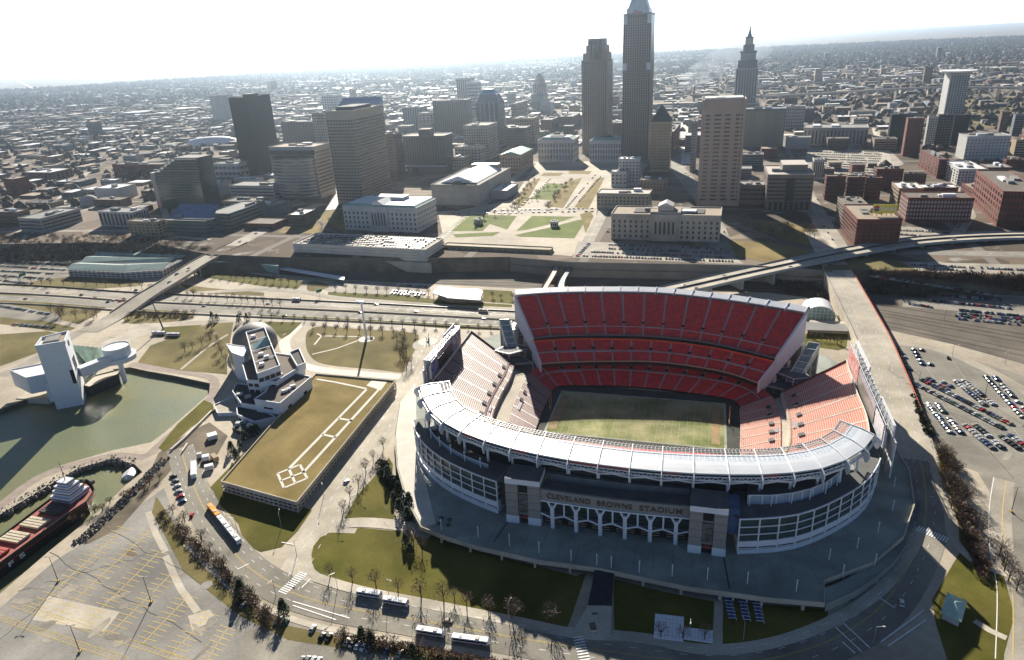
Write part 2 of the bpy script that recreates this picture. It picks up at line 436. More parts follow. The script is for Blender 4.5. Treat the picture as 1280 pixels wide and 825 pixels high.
mat('rack_blue', (0.05, 0.08, 0.25), .5, .1, 1)
mat('metal_pale_green', (0.36, 0.52, 0.44), .5, .1, .3)
mat('sign_green', (0.02, 0.16, 0.10), .5, 0, 1)
mat('woods_dark', (0.03, 0.02, 0.015), .95, .3, .3)
def city_mat():
    m = bpy.data.materials.new('city_ground'); m.use_nodes = True; N = m.node_tree.nodes; L = m.node_tree.links; bs = N['Principled BSDF']; bs.inputs['Roughness'].default_value = .95
    bs.inputs['Specular IOR Level'].default_value = .1
    tc = N.new('ShaderNodeTexCoord'); mp = N.new('ShaderNodeMapping'); mp.inputs['Rotation'].default_value = (0, 0, math.radians(17)); L.new(tc.outputs['Object'], mp.inputs[0])
    br = N.new('ShaderNodeTexBrick'); br.inputs['Scale'].default_value = 1; br.inputs['Brick Width'].default_value = 130; br.inputs['Row Height'].default_value = 95; br.inputs['Mortar Size'].default_value = 5; br.inputs['Mortar Smooth'].default_value = .1; br.offset = 0.0
    L.new(mp.outputs[0], br.inputs['Vector'])
    br.inputs['Color1'].default_value = (.5, .5, .5, 1); br.inputs['Color2'].default_value = (.5, .5, .5, 1); br.inputs['Mortar'].default_value = (1, 1, 1, 1)
    n1 = N.new('ShaderNodeTexNoise'); n1.inputs['Scale'].default_value = .0022; n1.inputs['Detail'].default_value = 5; L.new(mp.outputs[0], n1.inputs['Vector'])
    n2 = N.new('ShaderNodeTexVoronoi'); n2.inputs['Scale'].default_value = .022; L.new(mp.outputs[0], n2.inputs['Vector'])
    n3 = N.new('ShaderNodeTexNoise'); n3.inputs['Scale'].default_value = .04; n3.inputs['Detail'].default_value = 4; L.new(mp.outputs[0], n3.inputs['Vector'])
    r1 = N.new('ShaderNodeValToRGB'); e = r1.color_ramp.elements; e[0].position = .38; e[0].color = (.085, .062, .045, 1); e[1].position = .6; e[1].color = (.19, .155, .12, 1); L.new(n1.outputs['Fac'], r1.inputs[0])
    r2 = N.new('ShaderNodeValToRGB'); e = r2.color_ramp.elements; e[0].position = .0; e[0].color = (.55, .5, .45, 1); e[1].position = .9; e[1].color = (1.6, 1.55, 1.5, 1); e.new(.5).color = (.9, .88, .85, 1); L.new(n2.outputs['Color'], r2.inputs[0])
    mx = N.new('ShaderNodeMix'); mx.data_type = 'RGBA'; mx.blend_type = 'MULTIPLY'; mx.inputs[0].default_value = 1; L.new(r1.outputs[0], mx.inputs[6]); L.new(r2.outputs[0], mx.inputs[7])
    r3 = N.new('ShaderNodeValToRGB'); e = r3.color_ramp.elements; e[0].position = .62; e[0].color = (0, 0, 0, 1); e[1].position = .7; e[1].color = (1, 1, 1, 1); L.new(n3.outputs['Fac'], r3.inputs[0])
    m2 = N.new('ShaderNodeMix'); m2.data_type = 'RGBA'; L.new(r3.outputs[0], m2.inputs[0]); L.new(mx.outputs[2], m2.inputs[6]); m2.inputs[7].default_value = (.30, .28, .25, 1)
    m3 = N.new('ShaderNodeMix'); m3.data_type = 'RGBA'; sep = N.new('ShaderNodeSeparateColor'); L.new(br.outputs['Color'], sep.inputs[0]); mr = N.new('ShaderNodeMapRange'); mr.inputs[1].default_value = .5; mr.inputs[2].default_value = 1; L.new(sep.outputs[0], mr.inputs[0]); L.new(mr.outputs[0], m3.inputs[0]); L.new(m2.outputs[2], m3.inputs[6]); m3.inputs[7].default_value = (.20, .175, .15, 1)
    L.new(m3.outputs[2], bs.inputs['Base Color']); M['city_ground'] = m

def water_mat():
    m = mat('water', (0.17, 0.165, 0.065), 0.42, 0, 0.012, col2=(0.10, 0.135, 0.075), spec=0.4)
    N = m.node_tree.nodes; L = m.node_tree.links; n = N.new('ShaderNodeTexNoise'); n.inputs['Scale'].default_value = .6; n.inputs['Detail'].default_value = 4
    tc = N.new('ShaderNodeTexCoord'); L.new(tc.outputs['Object'], n.inputs['Vector']); bp = N.new('ShaderNodeBump'); bp.inputs['Strength'].default_value = .35; bp.inputs['Distance'].default_value = .3
    L.new(n.outputs['Fac'], bp.inputs['Height']); L.new(bp.outputs['Normal'], N['Principled BSDF'].inputs['Normal'])
water_mat(); city_mat()

# ---------- terrain: the low lake shore with the harbour cut out of it, the bluff and the plateau beyond
b = MB()
cut = [(-900, 560), (0, 512), (40, 497), (84, 474), (100, 466), (163, 459), (185, 464), (220, 470), (262, 479), (264, 490), (240, 511), (205, 541), (189, 553), (140, 563), (75, 582), (40, 600), (0, 628), (-900, 1150), (-900, 1180), (0, 643), (50, 613), (98, 585), (140, 573), (168, 580), (178, 590), (160, 604), (122, 640), (60, 690), (0, 742), (-500, 1180)]
lowpoly = [G(x, y, 0) for x, y in cut]
far = [(3000, -200), (3000, 900), (1100, 560)]
BL_TOP = [(-1500, 300), (-300, 302), (0, 305), (120, 303), (200, 306), (262, 318), (368, 322), (552, 322), (640, 321), (716, 327), (940, 331), (1030, 338), (1075, 337), (1150, 340), (1280, 345), (1600, 363), (3000, 420)]
def dense(P, n): return resample(P, n)
btop = [G(x, y, 15) for x, y in BL_TOP]
bfoot = [Vector((p.x, p.y, 0))+Vector((0, -6 if 262 < q[0] < 1030 else (-30 if q[0] < 500 else -12), 0)) for p, q in zip(btop, BL_TOP)]
poly = lowpoly+[Vector((-200, -150, 0)), Vector((3500, -150, 0)), Vector((bfoot[-1].x, bfoot[-1].y, 0))]+[p for p in reversed(bfoot)]
b.prism([(p.x, p.y) for p in poly], -0.9, 0, 0, bottom=False)
structure(b.build('ground', 'pavement'))
b = MB(); b.strip([p-Vector((0, 0, .5)) for p in bfoot], btop); structure(b.build('bluff', 'dirt'))
b = MB(); FARD = 39000
pl = [(p.x, p.y) for p in btop]; b.prism([pl[0]]+pl[1:]+[(FARD, 2500), (FARD, FARD), (-FARD, FARD), (-FARD, 2500)], 14.5, 15, 0, bottom=False)
structure(b.build('city_ground', 'city_ground'))
b = MB(); wl = [(-FARD, -190), (0, -190), (0, 900), (-FARD, 2500)]; b.prism(wl, -3.2, -3, 0, bottom=False); b.prism([(-FARD, -190), (-300, -190), (-300, 0), (-FARD, 0)], -10, -9.9, 0)
structure(b.build('water', 'water'))
# quay walls down to the water
b = MB(); lo = [Vector((p.x, p.y, -4)) for p in lowpoly]; b.strip(lo, [Vector((p.x, p.y, .0)) for p in lowpoly]); structure(b.build('quay_wall', 'quay'))


# ================= stadium =================
DZ = 4.0
st = thing('stadium', 'open football stadium with steep red seating, white curved canopy and raised plaza', 'stadium', S(0, -20, 0))
def Sp(pts): return [S(*p) for p in pts]
# --- the pitch
def pitch():
    b = MB(); b.prism([(S(u, v).x, S(u, v).y) for u, v in ((-64, -52), (66, -52), (66, 26), (-64, 26))], 0.0, 0.06, 0, bottom=False)
    o = structure(b.build('pitch_surround', 'pitch_edge'))
    b = MB(); P = [(S(u, v).x, S(u, v).y) for u, v in ((-55, -43.5), (57.5, -43.5), (57.5, 15.4), (-55, 15.4))]
    b.prism(P, 0.05, 0.10, 0, bottom=False)
    f = structure(b.build('playing_field', 'pitch_grass'))
    # white border, yard lines, end zone paint
    b = MB()
    def q(u0, v0, u1, v1, z, mi):
        b.quad(S(u0, v0, z), S(u1, v0, z), S(u1, v1, z), S(u0, v1, z), mi)
    q(-55, 14.0, 57.5, 15.4, .125, 0); q(-55, -43.5, 57.5, -42.1, .125, 0); q(-55, -42.1, -53.6, 14, .125, 0); q(56.1, -42.1, 57.5, 14, .125, 0)
    for k in range(21):
        u = -44.5+k*4.57; q(u, -42, u+.22, 14, .13, 0)
        for v in (-24, -6):
            for j in range(3): q(u+1+j*1.0, v, u+1.15+j*1.0, v+.7, .13, 0)
    b.build('field_lines', 'chalk', f)
    b = MB()
    for s, u in ((0, -53), (1, 48.5)):
        q(u, -38, u+5, 9, .135, 0)
    b.build('end_zone_paint', 'orange_turf', f)




pitch()
for u, dirn, lb in ((-56.5, 1, 'yellow goalpost at the scoreboard end nearest the lawns'), (59, -1, 'yellow goalpost at the end of the pitch nearest the bridge road')):
    b = MB(); c = S(u, -14, 0.1)
    b.tube(c, c+Vector((0, 0, 3)), .15, .15); a1 = S(u, -17, 3.1); a2 = S(u, -11, 3.1)
    b.tube(a1, a2, .12, .12); b.tube(a1, a1+Vector((0, 0, 9)), .1, .1); b.tube(a2, a2+Vector((0, 0, 9)), .1, .1)
    tag(b.build('goalpost', 'yellow_paint'), lb, 'goalpost')

# --- seating
def seating(name, bot, top, rows, secs, mats, aisle=1.3, mid=None):
    """stepped seating between two curves; one mesh per section, one per aisle"""
    N = secs*4
    A = resample(catmull(bot, 10), N); B = resample(catmull(top, 10), N)
    L = plen(A)+plen(B); af = aisle/(L/2/secs)/2
    def pt(s, t):
        x = max(0, min(N-1e-6, s*N)); i = int(x); f = x-i
        return A[i].lerp(A[i+1], f).lerp(B[i].lerp(B[i+1], f), t)
    for k in range(secs):
        s0 = (k+af)/secs; s1 = (k+1-af)/secs; b = MB(); K = 3
        ss = [s0+(s1-s0)*j/K for j in range(K+1)]
        for r in range(rows):
            t0, t1 = r/rows, (r+1)/rows
            for j in range(K):
                a0, a1 = pt(ss[j], t0), pt(ss[j+1], t0); c0, c1 = pt(ss[j], t1), pt(ss[j+1], t1)
                z = a0.z; m0, m1 = a0.lerp(c0, .42), a1.lerp(c1, .42)
                up = min(.5, .55*(c0.z-a0.z)+.12)
                a0 = Vector((a0.x, a0.y, z)); a1 = Vector((a1.x, a1.y, a1.z)); m0.z = z; m1.z = a1.z
                h = Vector((0, 0, up)); n0 = Vector((c0.x, c0.y, z)); n1 = Vector((c1.x, c1.y, a1.z))
                b.quad(a0, a1, m1, m0, 1); b.quad(m0, m1, m1+h, m0+h, 0)
                h2 = Vector((0, 0, up*1.25))
                b.quad(m0+h, m1+h, n1+h2, n0+h2, 0); b.quad(n0+h2, n1+h2, Vector((c1.x, c1.y, c1.z)), Vector((c0.x, c0.y, c0.z)), 1)
        b.build('seating_section', mats, st)
    b = MB()
    for k in range(secs+1):
        s0 = (k-af)/secs; s1 = (k+af)/secs
        s0, s1 = max(0, s0), min(1, s1); b = MB()
        R = rows
        for r in range(R):
            t0, t1 = r/R, (r+1)/R
            a0, a1, c0, c1 = pt(s0, t0), pt(s1, t0), pt(s0, t1), pt(s1, t1)
            u = Vector((0, 0, .25))
            b.quad(a0+u, a1+u, Vector((c1.x, c1.y, a1.z))+u, Vector((c0.x, c0.y, a0.z))+u); b.quad(Vector((c0.x, c0.y, a0.z))+u, Vector((c1.x, c1.y, a1.z))+u, c1+u, c0+u)
        b.build('aisle', mats[2] if len(mats) > 2 else 'aisle_grey', st)
    return pt



RED = ['red_seat', 'tread', 'aisle_grey']; REDL = ['seat_sunlit', 'tread_sunlit', 'concrete_light']; LIT_DULL = ['seat_sunlit_dull', 'tread_sunlit_dull', 'steel_dark']
def vom(pt, s, t, w=2.6, d=2.6, open_=True, dk='black'):
    """stair opening let into the seating"""
    c = pt(s, t); e = pt(min(s+.001, 1), t)-pt(max(s-.001, 0), t); e.z = 0; e.normalize()
    n = pt(s, min(t+.02, 1))-pt(s, t); n.z = 0; n.normalize(); z = c.z
    o = MB()
    for sg in (-1, 1): o.beam(c+e*sg*w/2+Vector((0, 0, .2)), c+e*sg*w/2+n*d+Vector((0, 0, .6)), .3, 1.0)
    o.beam(c-e*w/2+n*d+Vector((0, 0, 1)), c+e*w/2+n*d+Vector((0, 0, 1)), .3, 1.2)
    v = o.build('vomitory', 'aisle_grey', st)
    b = MB(); b.quad(c-e*w/2-n*.6+Vector((0, 0, .75)), c+e*w/2-n*.6+Vector((0, 0, .75)), c+e*w/2+n*d+Vector((0, 0, 1.6)), c-e*w/2+n*d+Vector((0, 0, 1.6)))
    b.build('opening', dk, v)
def platform(pt, s0, s1, t, d=1.9):
    """pale wheelchair platform along a cross aisle"""
    n = pt(.5, min(t+.02, 1))-pt(.5, t); n.z = 0; n.normalize(); b = MB(); K = 4
    A = [pt(s0+(s1-s0)*j/K, t)+Vector((0, 0, .7)) for j in range(K+1)]; B = [p+n*d for p in A]
    b.strip(A, B); dn = Vector((0, 0, -.8)); b.strip([p+dn for p in A], A)
    b.build('platform', 'plat', st)


# tier 3 (far stand)
t3t = [G(x, y, 48) for x, y in ((645,371),(690,368),(740,367),(820,368),(900,376),(960,385),(1006,393))]
t3b = [G(x, y, 26) for x, y in ((667,423),(700,420),(755,419),(820,421),(880,428),(925,437),(969,448))]
pt3 = seating('upper', t3b, t3t, 34, 13, RED)
for k in range(1, 13): vom(pt3, k/13, .27, 2.8, 3.2)
def crossaisle(pt, t, n, m='aisle_grey', w=1.3):
    A = [pt(k/n, t)+Vector((0, 0, .6)) for k in range(n+1)]; nn = pt(.5, t+.03)-pt(.5, t); nn.z = 0; nn.normalize()
    b = MB(); b.strip(A, [p+nn*w for p in A]); b.strip([p-Vector((0, 0, .8)) for p in A], A); b.build('cross_aisle', m, st)
crossaisle(pt3, .2, 40); platform(pt3, 1.25/13, 2.9/13, .19); platform(pt3, 6.1/13, 6.9/13, .19); platform(pt3, 9.2/13, 9.9/13, .19); platform(pt3, 11/13, 12/13, .19)
t2t = [G(x, y, 23.6) for x, y in ((667,427),(700,424.5),(755,424),(820,426),(880,433),(925,442),(968,452))]
t2b = [G(x, y, 13.5) for x, y in ((677,455),(710,453),(765,452),(825,453),(890,462),(925,471),(947,479))]
pt2 = seating('middle', t2b, t2t, 18, 12, RED)
for k in range(1, 12): vom(pt2, k/12, .52, 2.6, 3.2)
crossaisle(pt2, .46, 40); platform(pt2, .1, .24, .42); platform(pt2, 3.1/12, 3.9/12, .42); platform(pt2, 8.1/12, 8.9/12, .42); platform(pt2, 9.9/12, 11/12, .42)
t1t = Sp([(-80.0, 22.5, 8), (-76, 32, 8.6), (-66, 40, 9), (-50, 45, 9), (-25, 50, 9), (5, 51, 9), (35, 48, 9), (55, 43, 9), (70, 37, 9), (80, 27, 8.5), (86, 15, 8)])
t1b = Sp([(-61, 9, 1.2), (-60, 15, 1.2), (-55, 20.5, 1.2), (-35, 23.8, 1.2), (-15, 26.6, 1.2), (10, 27.2, 1.2), (30, 25, 1.2), (50, 22.3, 1.2), (61.5, 19.3, 1.2), (65, 14, 1.2), (66.5, 9, 1.2)])
pt1 = seating('lower', t1b, t1t, 22, 14, RED)
for k in range(2, 13): vom(pt1, k/14, .7, 2.4, 2.6)
crossaisle(pt1, .64, 50); platform(pt1, 1.4/14, 2.9/14, .6); platform(pt1, 7.05/14, 7.9/14, .62)
def band(name, P, h, m, th=.5, dz=0, parent=None):
    b = MB(); u0 = Vector((0, 0, dz)); u = Vector((0, 0, dz+h)); Q = offs(P, th)
    b.strip([p+u0 for p in P], [p+u for p in P]); b.strip([p+u for p in P], [p+u for p in Q]); b.strip([p+u for p in Q], [p+u0 for p in Q])
    return b.build(name, m, parent or st)
# fascias and the suite glass between tiers
def sm(P, n=48): return resample(catmull(P, 10), n)
T3B, T2T, T2B, T1T, T3T = sm(t3b), sm(t2t), sm(t2b), sm(t1t[2:9]), sm(t3t)
band('fascia_board', [p+Vector((0, 0, 0)) for p in offs(T3B, -.6)], 1.0, 'fascia_grey', .5, 0)
band('suite_glass', offs(T3B, .5), 2.3, 'black', .3, -2.4)
band('fascia_board', offs(T2T, -.8), 1.2, 'orange_red', .5, -.3)
band('fascia_board', offs(T2B, -.6), .9, 'fascia_tan', .5, 0)
band('suite_glass', offs(T2B, .9), 3.2, 'black', .3, -3.2)
band('pitch_wall', sm(t1b), 1.3, 'black', .4, -1.1)

# ends (two blocks each: lower bowl and the big upper bank)
lt = Sp([(-80.0, 22.5, 8), (-81.5, 8, 6.6), (-81, -8, 6.4), (-80, -26.3, 6.2), (-77, -45, 6.2)])
lb = Sp([(-61, 9, 1.2), (-61.3, -5, 1.2), (-61.2, -20, 1.2), (-60.5, -35, 1.2), (-60, -50, 1.2)])
ptl = seating('lower_end', lb, lt, 20, 6, LIT_DULL, 1.0)
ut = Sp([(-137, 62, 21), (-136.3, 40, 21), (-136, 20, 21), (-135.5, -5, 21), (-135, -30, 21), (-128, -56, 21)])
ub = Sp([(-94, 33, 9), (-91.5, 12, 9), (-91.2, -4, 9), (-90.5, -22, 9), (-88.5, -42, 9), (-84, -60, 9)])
ptu = seating('upper_end', ub, ut, 34, 7, LIT_DULL, 1.5)
for k in range(1, 7): vom(ptu, k/7, .14, 3.4, 2.6)
crossaisle(ptu, .09, 30, 'rust_dark', 1.6)
rt = Sp([(86, 15, 8), (89, 5, 6.6), (89.3, -8, 6.4), (89, -20, 6.2), (87, -45, 6.2)])
rb = Sp([(66.5, 9, 1.2), (66, -5, 1.2), (65.7, -20, 1.2), (65, -35, 1.2), (64.5, -50, 1.2)])
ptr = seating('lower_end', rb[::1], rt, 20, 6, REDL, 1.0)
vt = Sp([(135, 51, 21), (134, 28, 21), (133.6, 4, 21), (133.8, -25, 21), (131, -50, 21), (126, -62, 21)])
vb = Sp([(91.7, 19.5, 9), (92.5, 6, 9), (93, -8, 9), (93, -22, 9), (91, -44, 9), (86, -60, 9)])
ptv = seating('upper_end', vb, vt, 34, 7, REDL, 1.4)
for k in range(1, 7): vom(ptv, k/7, .13, 3.4, 2.6)
for k in range(1, 6): vom(ptr, k/6, .72, 3.4, 2.2)
for k in range(1, 4): vom(ptl, k/6, .75, 3.0, 2.2)
crossaisle(ptv, .01, 30, 'fascia_tan', .9)
for p, s0, s1, t in ((ptu, .72, .79, .04), (ptu, .84, .9, .04), (ptl, .55, .7, .72), (ptv, .5, .6, .06), (ptr, .6, .7, .85)): platform(p, s0, s1, t, 2.2)
# near (roofed) stand, mirrored under the canopy
nb = Sp([(-60, -50, 1.2), (-40, -52, 1.2), (0, -53, 1.2), (40, -52, 1.2), (64.5, -50, 1.2)][::-1])
ntp = Sp([(-84, -96, 29), (-50, -108, 29), (0, -112, 29), (50, -108, 29), (90, -92, 29)][::-1])
seating('near', nb, ntp, 44, 8, RED)
for sgn, q0, q1, q2, q3 in ((-1, (-60, -50, 1.2), (-77, -45, 6.2), (-84, -60, 9), (-84, -96, 29)), (1, (64.5, -50, 1.2), (87, -45, 6.2), (86, -60, 9), (90, -92, 29))):
    b = MB(); b.quad(*[S(*q) for q in (q0, q1, q2, q3)]); b.build('infill', 'tread', st)
b = MB(); b.quad(S(-84, -96, 29), S(-84, -60, 9), S(-128, -56, 21), S(-112, -92, 24)); b.build('corner_deck', 'concrete_deck', st); b = MB(); b.quad(S(90, -92, 29), S(86, -60, 9), S(126, -62, 21), S(116, -90, 24)); b.build('corner_deck', 'concrete_deck', st)
# concourse floors between the lower and the upper end banks
b = MB(); A = sm(lt); B = sm([ub[0]]+ub[1:]); b.strip([Vector((p.x, p.y, 5.6)) for p in A], [Vector((p.x, p.y, 5.6)) for p in B])
b.strip([Vector((p.x, p.y, 5.6)) for p in B], B); b.build('concourse', 'concrete', st)
b = MB(); A = sm(rt); B = sm(vb); b.strip([Vector((p.x, p.y, 5.6)) for p in A], [Vector((p.x, p.y, 5.6)) for p in B])
b.strip([Vector((p.x, p.y, 5.6)) for p in B], B); b.build('concourse', 'concrete', st)

# side and back walls of the end banks
for E_, back in ((ut, -1), (vt, 1)):
    A = sm(E_, 24); b = MB(); Q = [p.copy() for p in A]
    lo = [Vector((p.x, p.y, DZ)) for p in A]; b.strip(lo, [p+Vector((0, 0, 1.3)) for p in A])
    Qo = offs(A, .5*back*-1); b.strip([p+Vector((0, 0, 1.3)) for p in A], [p+Vector((0, 0, 1.3)) for p in Qo]); b.strip([Vector((p.x, p.y, DZ)) for p in Qo], [p+Vector((0, 0, 1.3)) for p in Qo])
    b.build('back_wall', 'concrete_light', st)
for a, c in ((ub[0], ut[0]), (vb[0], vt[0])):
    b = MB(); b.quad(Vector((a.x, a.y, 2)), Vector((c.x, c.y, 2)), c+Vector((0, 0, 1.2)), a+Vector((0, 0, 1.0)))
    d = Vector((c.y-a.y, -(c.x-a.x), 0)).normalized()*.5
    b.quad(Vector((a.x, a.y, 2))+d, Vector((c.x, c.y, 2))+d, c+d+Vector((0, 0, 1.2)), a+d+Vector((0, 0, 1.0))); b.quad(a+Vector((0, 0, 1)), c+Vector((0, 0, 1.2)), c+d+Vector((0, 0, 1.2)), a+d+Vector((0, 0, 1)))
    b.build('side_wall', 'rust_dark', st)
# far stand: raked side walls, back wall, roof edge canopy
for sgn, T3, T3b, T2, T2b, T1 in ((-1, t3t[0], t3b[0], t2t[0], t2b[0], t1t[2]), (1, t3t[-1], t3b[-1], t2t[-1], t2b[-1], t1t[8])):
    b = MB(); out = (S(sgn, 0, 0)-S(0, 0, 0)); th = out*1.6
    top = [T3+Vector((0, 0, 1)), T3b+Vector((0, 0, 1)), T2+Vector((0, 0, .8)), T2b+Vector((0, 0, .8))]
    bk = S(sgn*104, 86, 0); bt = [p.copy() for p in top]
    low = [Vector((T3.x, T3.y, 27)), Vector((T3b.x, T3b.y, 14)), Vector((T2.x, T2.y, 12)), Vector((T2b.x, T2b.y, 4))]
    b.strip(low, top); b.strip([p+th for p in low], [p+th for p in top]); b.strip(top, [p+th for p in top]); b.strip(low, [p+th for p in low])
    b.quad(low[0], top[0], top[0]+th, low[0]+th); b.quad(low[3], top[3], top[3]+th, low[3]+th)
    b.build('rake_wall', 'white_wall', st)
    b = MB()
    for p, zt in ((T3, 24), (T3.lerp(T3b, .5), 18), (T3b, 12), (T2b, 6)): b.beam(Vector((p.x, p.y, 0))+th/2, Vector((p.x, p.y, zt+1))+th/2, 2.2, 1.6)
    b.build('pier', 'concrete_light', st)

b = MB(); bk = [p+Vector((0, 0, 1)) for p in T3T]; bko = offs(bk, 3); b.strip([Vector((p.x, p.y, 0)) for p in bko], bko); b.strip(bk, bko); b.build('back_wall', 'concrete_light', st)
# canopy of the far stand: curved white roof leaning back from the top row
e0 = S(-109.5, 80, 46.5); e1 = S(113.5, 72, 46.5)
fr = [p+Vector((0, 0, 1.9)) for p in T3T]; bk2 = [p+Vector((0, 0, 3.4)) for p in offs(T3T, 7)]; bk3 = [p+Vector((0, 0, 1.2)) for p in offs(T3T, 12)]
b = MB(); b.strip(fr, bk2); b.strip(bk2, bk3); b.strip([p-Vector((0, 0, .7)) for p in fr], fr); b.strip([p-Vector((0, 0, .7)) for p in fr], [p-Vector((0, 0, 1)) for p in bk3])
b.strip([p-Vector((0, 0, 1)) for p in bk3], bk3)
cn = b.build('canopy', 'roof_panel', st)
for k in range(0, 49, 3):
    b = MB(); b.beam(fr[k]+Vector((0, 0, .1)), bk2[k]+Vector((0, 0, .35)), .5, .6); b.beam(bk2[k]+Vector((0, 0, .3)), bk3[k]+Vector((0, 0, .1)), .5, .6); b.beam(fr[k], fr[k]-Vector((0, 0, 2.4)), .4); b.build('rib', 'white_metal', cn)
for k in range(0, 48, 3):
    b = MB(); b.beam(fr[k]+Vector((0, 0, .9)), fr[k+3]+Vector((0, 0, .9)), .16)
    for j in range(3):
        p = fr[k+j]; b.beam(p, p+Vector((0, 0, .9)), .14); pass
    b.build('rail', 'white_metal', cn)


# ---- near canopy
OUT = [(525,483),(529,497),(538,513),(554,528),(576,540),(608,550),(638,561),(673,566),(711,575),(749,579),(787,585),(827,589),(867,591),(912,593),(952,592),(992,591),(1027,587),(1057,574),(1080,560),(1093,544)]
cu_o = [(-126.7, -65.6), (-119.2, -79.1), (-109.1, -93.1), (-96.9, -104.3), (-83.8, -112.3), (-68.2, -118.8), (-53, -123.3), (-37.8, -126.3), (-22, -128.4), (-6.8, -129.4), (8.6, -129.9), (23.8, -129.5), (38.8, -128.5), (54.8, -126.3), (69.6, -123.4), (83.8, -119), (96.9, -113), (108.8, -103.4), (118.9, -91.3), (126.1, -77.3)]
cu_i = [(-116.8, -57.6), (-110.6, -69.5), (-102.5, -81.0), (-92.8, -90.2), (-80.9, -96.7), (-66.9, -102.1), (-52.9, -106), (-38.4, -108.6), (-22.4, -110.8), (-7.2, -112.0), (8.0, -112.6), (23.1, -112), (38.1, -110.6), (53.5, -108.4), (67.8, -106), (81.1, -102), (92.4, -96.3), (102.6, -88.6), (111.0, -79.0), (116.6, -67.0)]
CO = Sp([(u, v, 38) for u, v in cu_o]); CI = Sp([(u, v, 37.2) for u, v in cu_i])
nc = MB()
for k in range(19):
    b = MB(); a0, a1, c0, c1 = CO[k], CO[k+1], CI[k], CI[k+1]
    K = 5; f = lambda t: .5*math.sin(math.pi*t)
    for j in range(K):
        t0, t1 = j/K, (j+1)/K
        p = [a0.lerp(c0, t0)+Vector((0, 0, f(t0))), a1.lerp(c1, t0)+Vector((0, 0, f(t0))), a1.lerp(c1, t1)+Vector((0, 0, f(t1))), a0.lerp(c0, t1)+Vector((0, 0, f(t1)))]
        b.quad(*p, 1 if j >= 3 else 0); b.quad(*[q-Vector((0, 0, .35)) for q in reversed(p)])
    b.quad(a0-Vector((0, 0, .8)), a1-Vector((0, 0, .8)), a1, a0)
    if k == 0: CAN = thing('x', None, None); bpy.data.objects.remove(CAN); canopy = b.build('canopy', ['roof_panel', 'roof_mesh'], st)
    else: b.build('roof_panel', ['roof_panel', 'roof_mesh'], canopy)
    gb = MB()
    for j in range(1, 6): gb.beam(a0.lerp(a1, j/6).lerp(c0.lerp(c1, j/6), .6)+Vector((0, 0, .45)), c0.lerp(c1, j/6)+Vector((0, 0, .1)), .18)
    gb.beam(a0.lerp(c0, .9)+Vector((0, 0, .3)), a1.lerp(c1, .9)+Vector((0, 0, .3)), .2); gb.build('glazing_bar', 'white_metal', canopy)
for k in range(20):
    o, i = CO[k], CI[k]; d = (o-i); d.z = 0; L_ = d.length; d.normalize(); e = Vector((-d.y, d.x, 0))*.22
    # tapered cantilever girder with its outer nose, below and proud of the roof
    prof = [(-6.5, -.3), (0, .4), (L_*.5, 1.35), (L_, 1.0), (L_+3.6, -.1), (L_+4.4, -2.4), (L_+3.0, -5.8), (L_+1.8, -6.2), (L_-1, -2.4), (L_*.4, -.9), (-6.5, -.9)]
    pts = [Vector((i.x, i.y, 37.4))+d*s+Vector((0, 0, h)) for s, h in prof]
    b = MB(); n = len(pts); b.v += [tuple(p+e) for p in pts]+[tuple(p-e) for p in pts]
    for t in tessellate_polygon([[Vector((s, h, 0)) for s, h in prof]]):
        b.f.append(tuple(t)); b.m.append(0); b.f.append(tuple(n+x for x in reversed(t))); b.m.append(0)
    for q in range(n): b.f.append((q, (q+1) % n, n+(q+1) % n, n+q)); b.m.append(0)
    b.build('girder', 'white_metal', canopy)
for k in range(19):  # light-rail truss along the inner edge, back truss along the outer edge
    for nm, P0, P1, sgn, w_ in (('lighting_truss', CI[k], CI[k+1], -1, 6), ('edge_truss', CO[k], CO[k+1], 1, 3)):
        b = MB(); m_ = (CO[k]-CI[k]); m_.z = 0; m_.normalize(); m2 = (CO[k+1]-CI[k+1]); m2.z = 0; m2.normalize()
        if sgn < 0:
            rows_ = [(-2.0, -.1), (-4.2, -.5), (-6.4, -.9)]
            for s, h in rows_: b.beam(P0+m_*s+Vector((0, 0, h)), P1+m2*s+Vector((0, 0, h)), .28)
            for j in range(9):
                t = j/8; A = (P0.lerp(P1, t)); mm = m_.lerp(m2, t); b.beam(A, A+mm*-6.4+Vector((0, 0, -.9)), .2)
            for j in range(8):
                t = j/8; A = (P0.lerp(P1, t+.04)); mm = m_.lerp(m2, t); q = A+mm*-6.0+Vector((0, 0, -1.1)); b.box(tuple(q), (.7, .5, .9))
            b.build(nm, 'truss_grey', canopy)
        else:
            lo = Vector((0, 0, -3.0)); up = Vector((0, 0, -1.2)); a = P0+m_*1.2; c = P1+m2*1.2
            b.beam(a+up, c+up, .35); b.beam(a+lo, c+lo, .5)
            for j in range(8):
                t = j/8; t2 = (j+1)/8; b.beam(a.lerp(c, t)+(up if j % 2 else lo), a.lerp(c, t2)+(lo if j % 2 else up), .25)
            b.build(nm, 'white_metal', canopy)
            if k in (4, 6, 8, 9, 11, 14):
                f0, f1 = (.1, .6) if k not in (8, 9) else (.0, .98)
                b = MB(); b.beam(P0.lerp(P1, f0)+m_*.3+Vector((0, 0, -1.2)), P0.lerp(P1, f1)+m_*.3+Vector((0, 0, -1.2)), .3, 1.1); b.build('banner', 'orange_red', canopy)

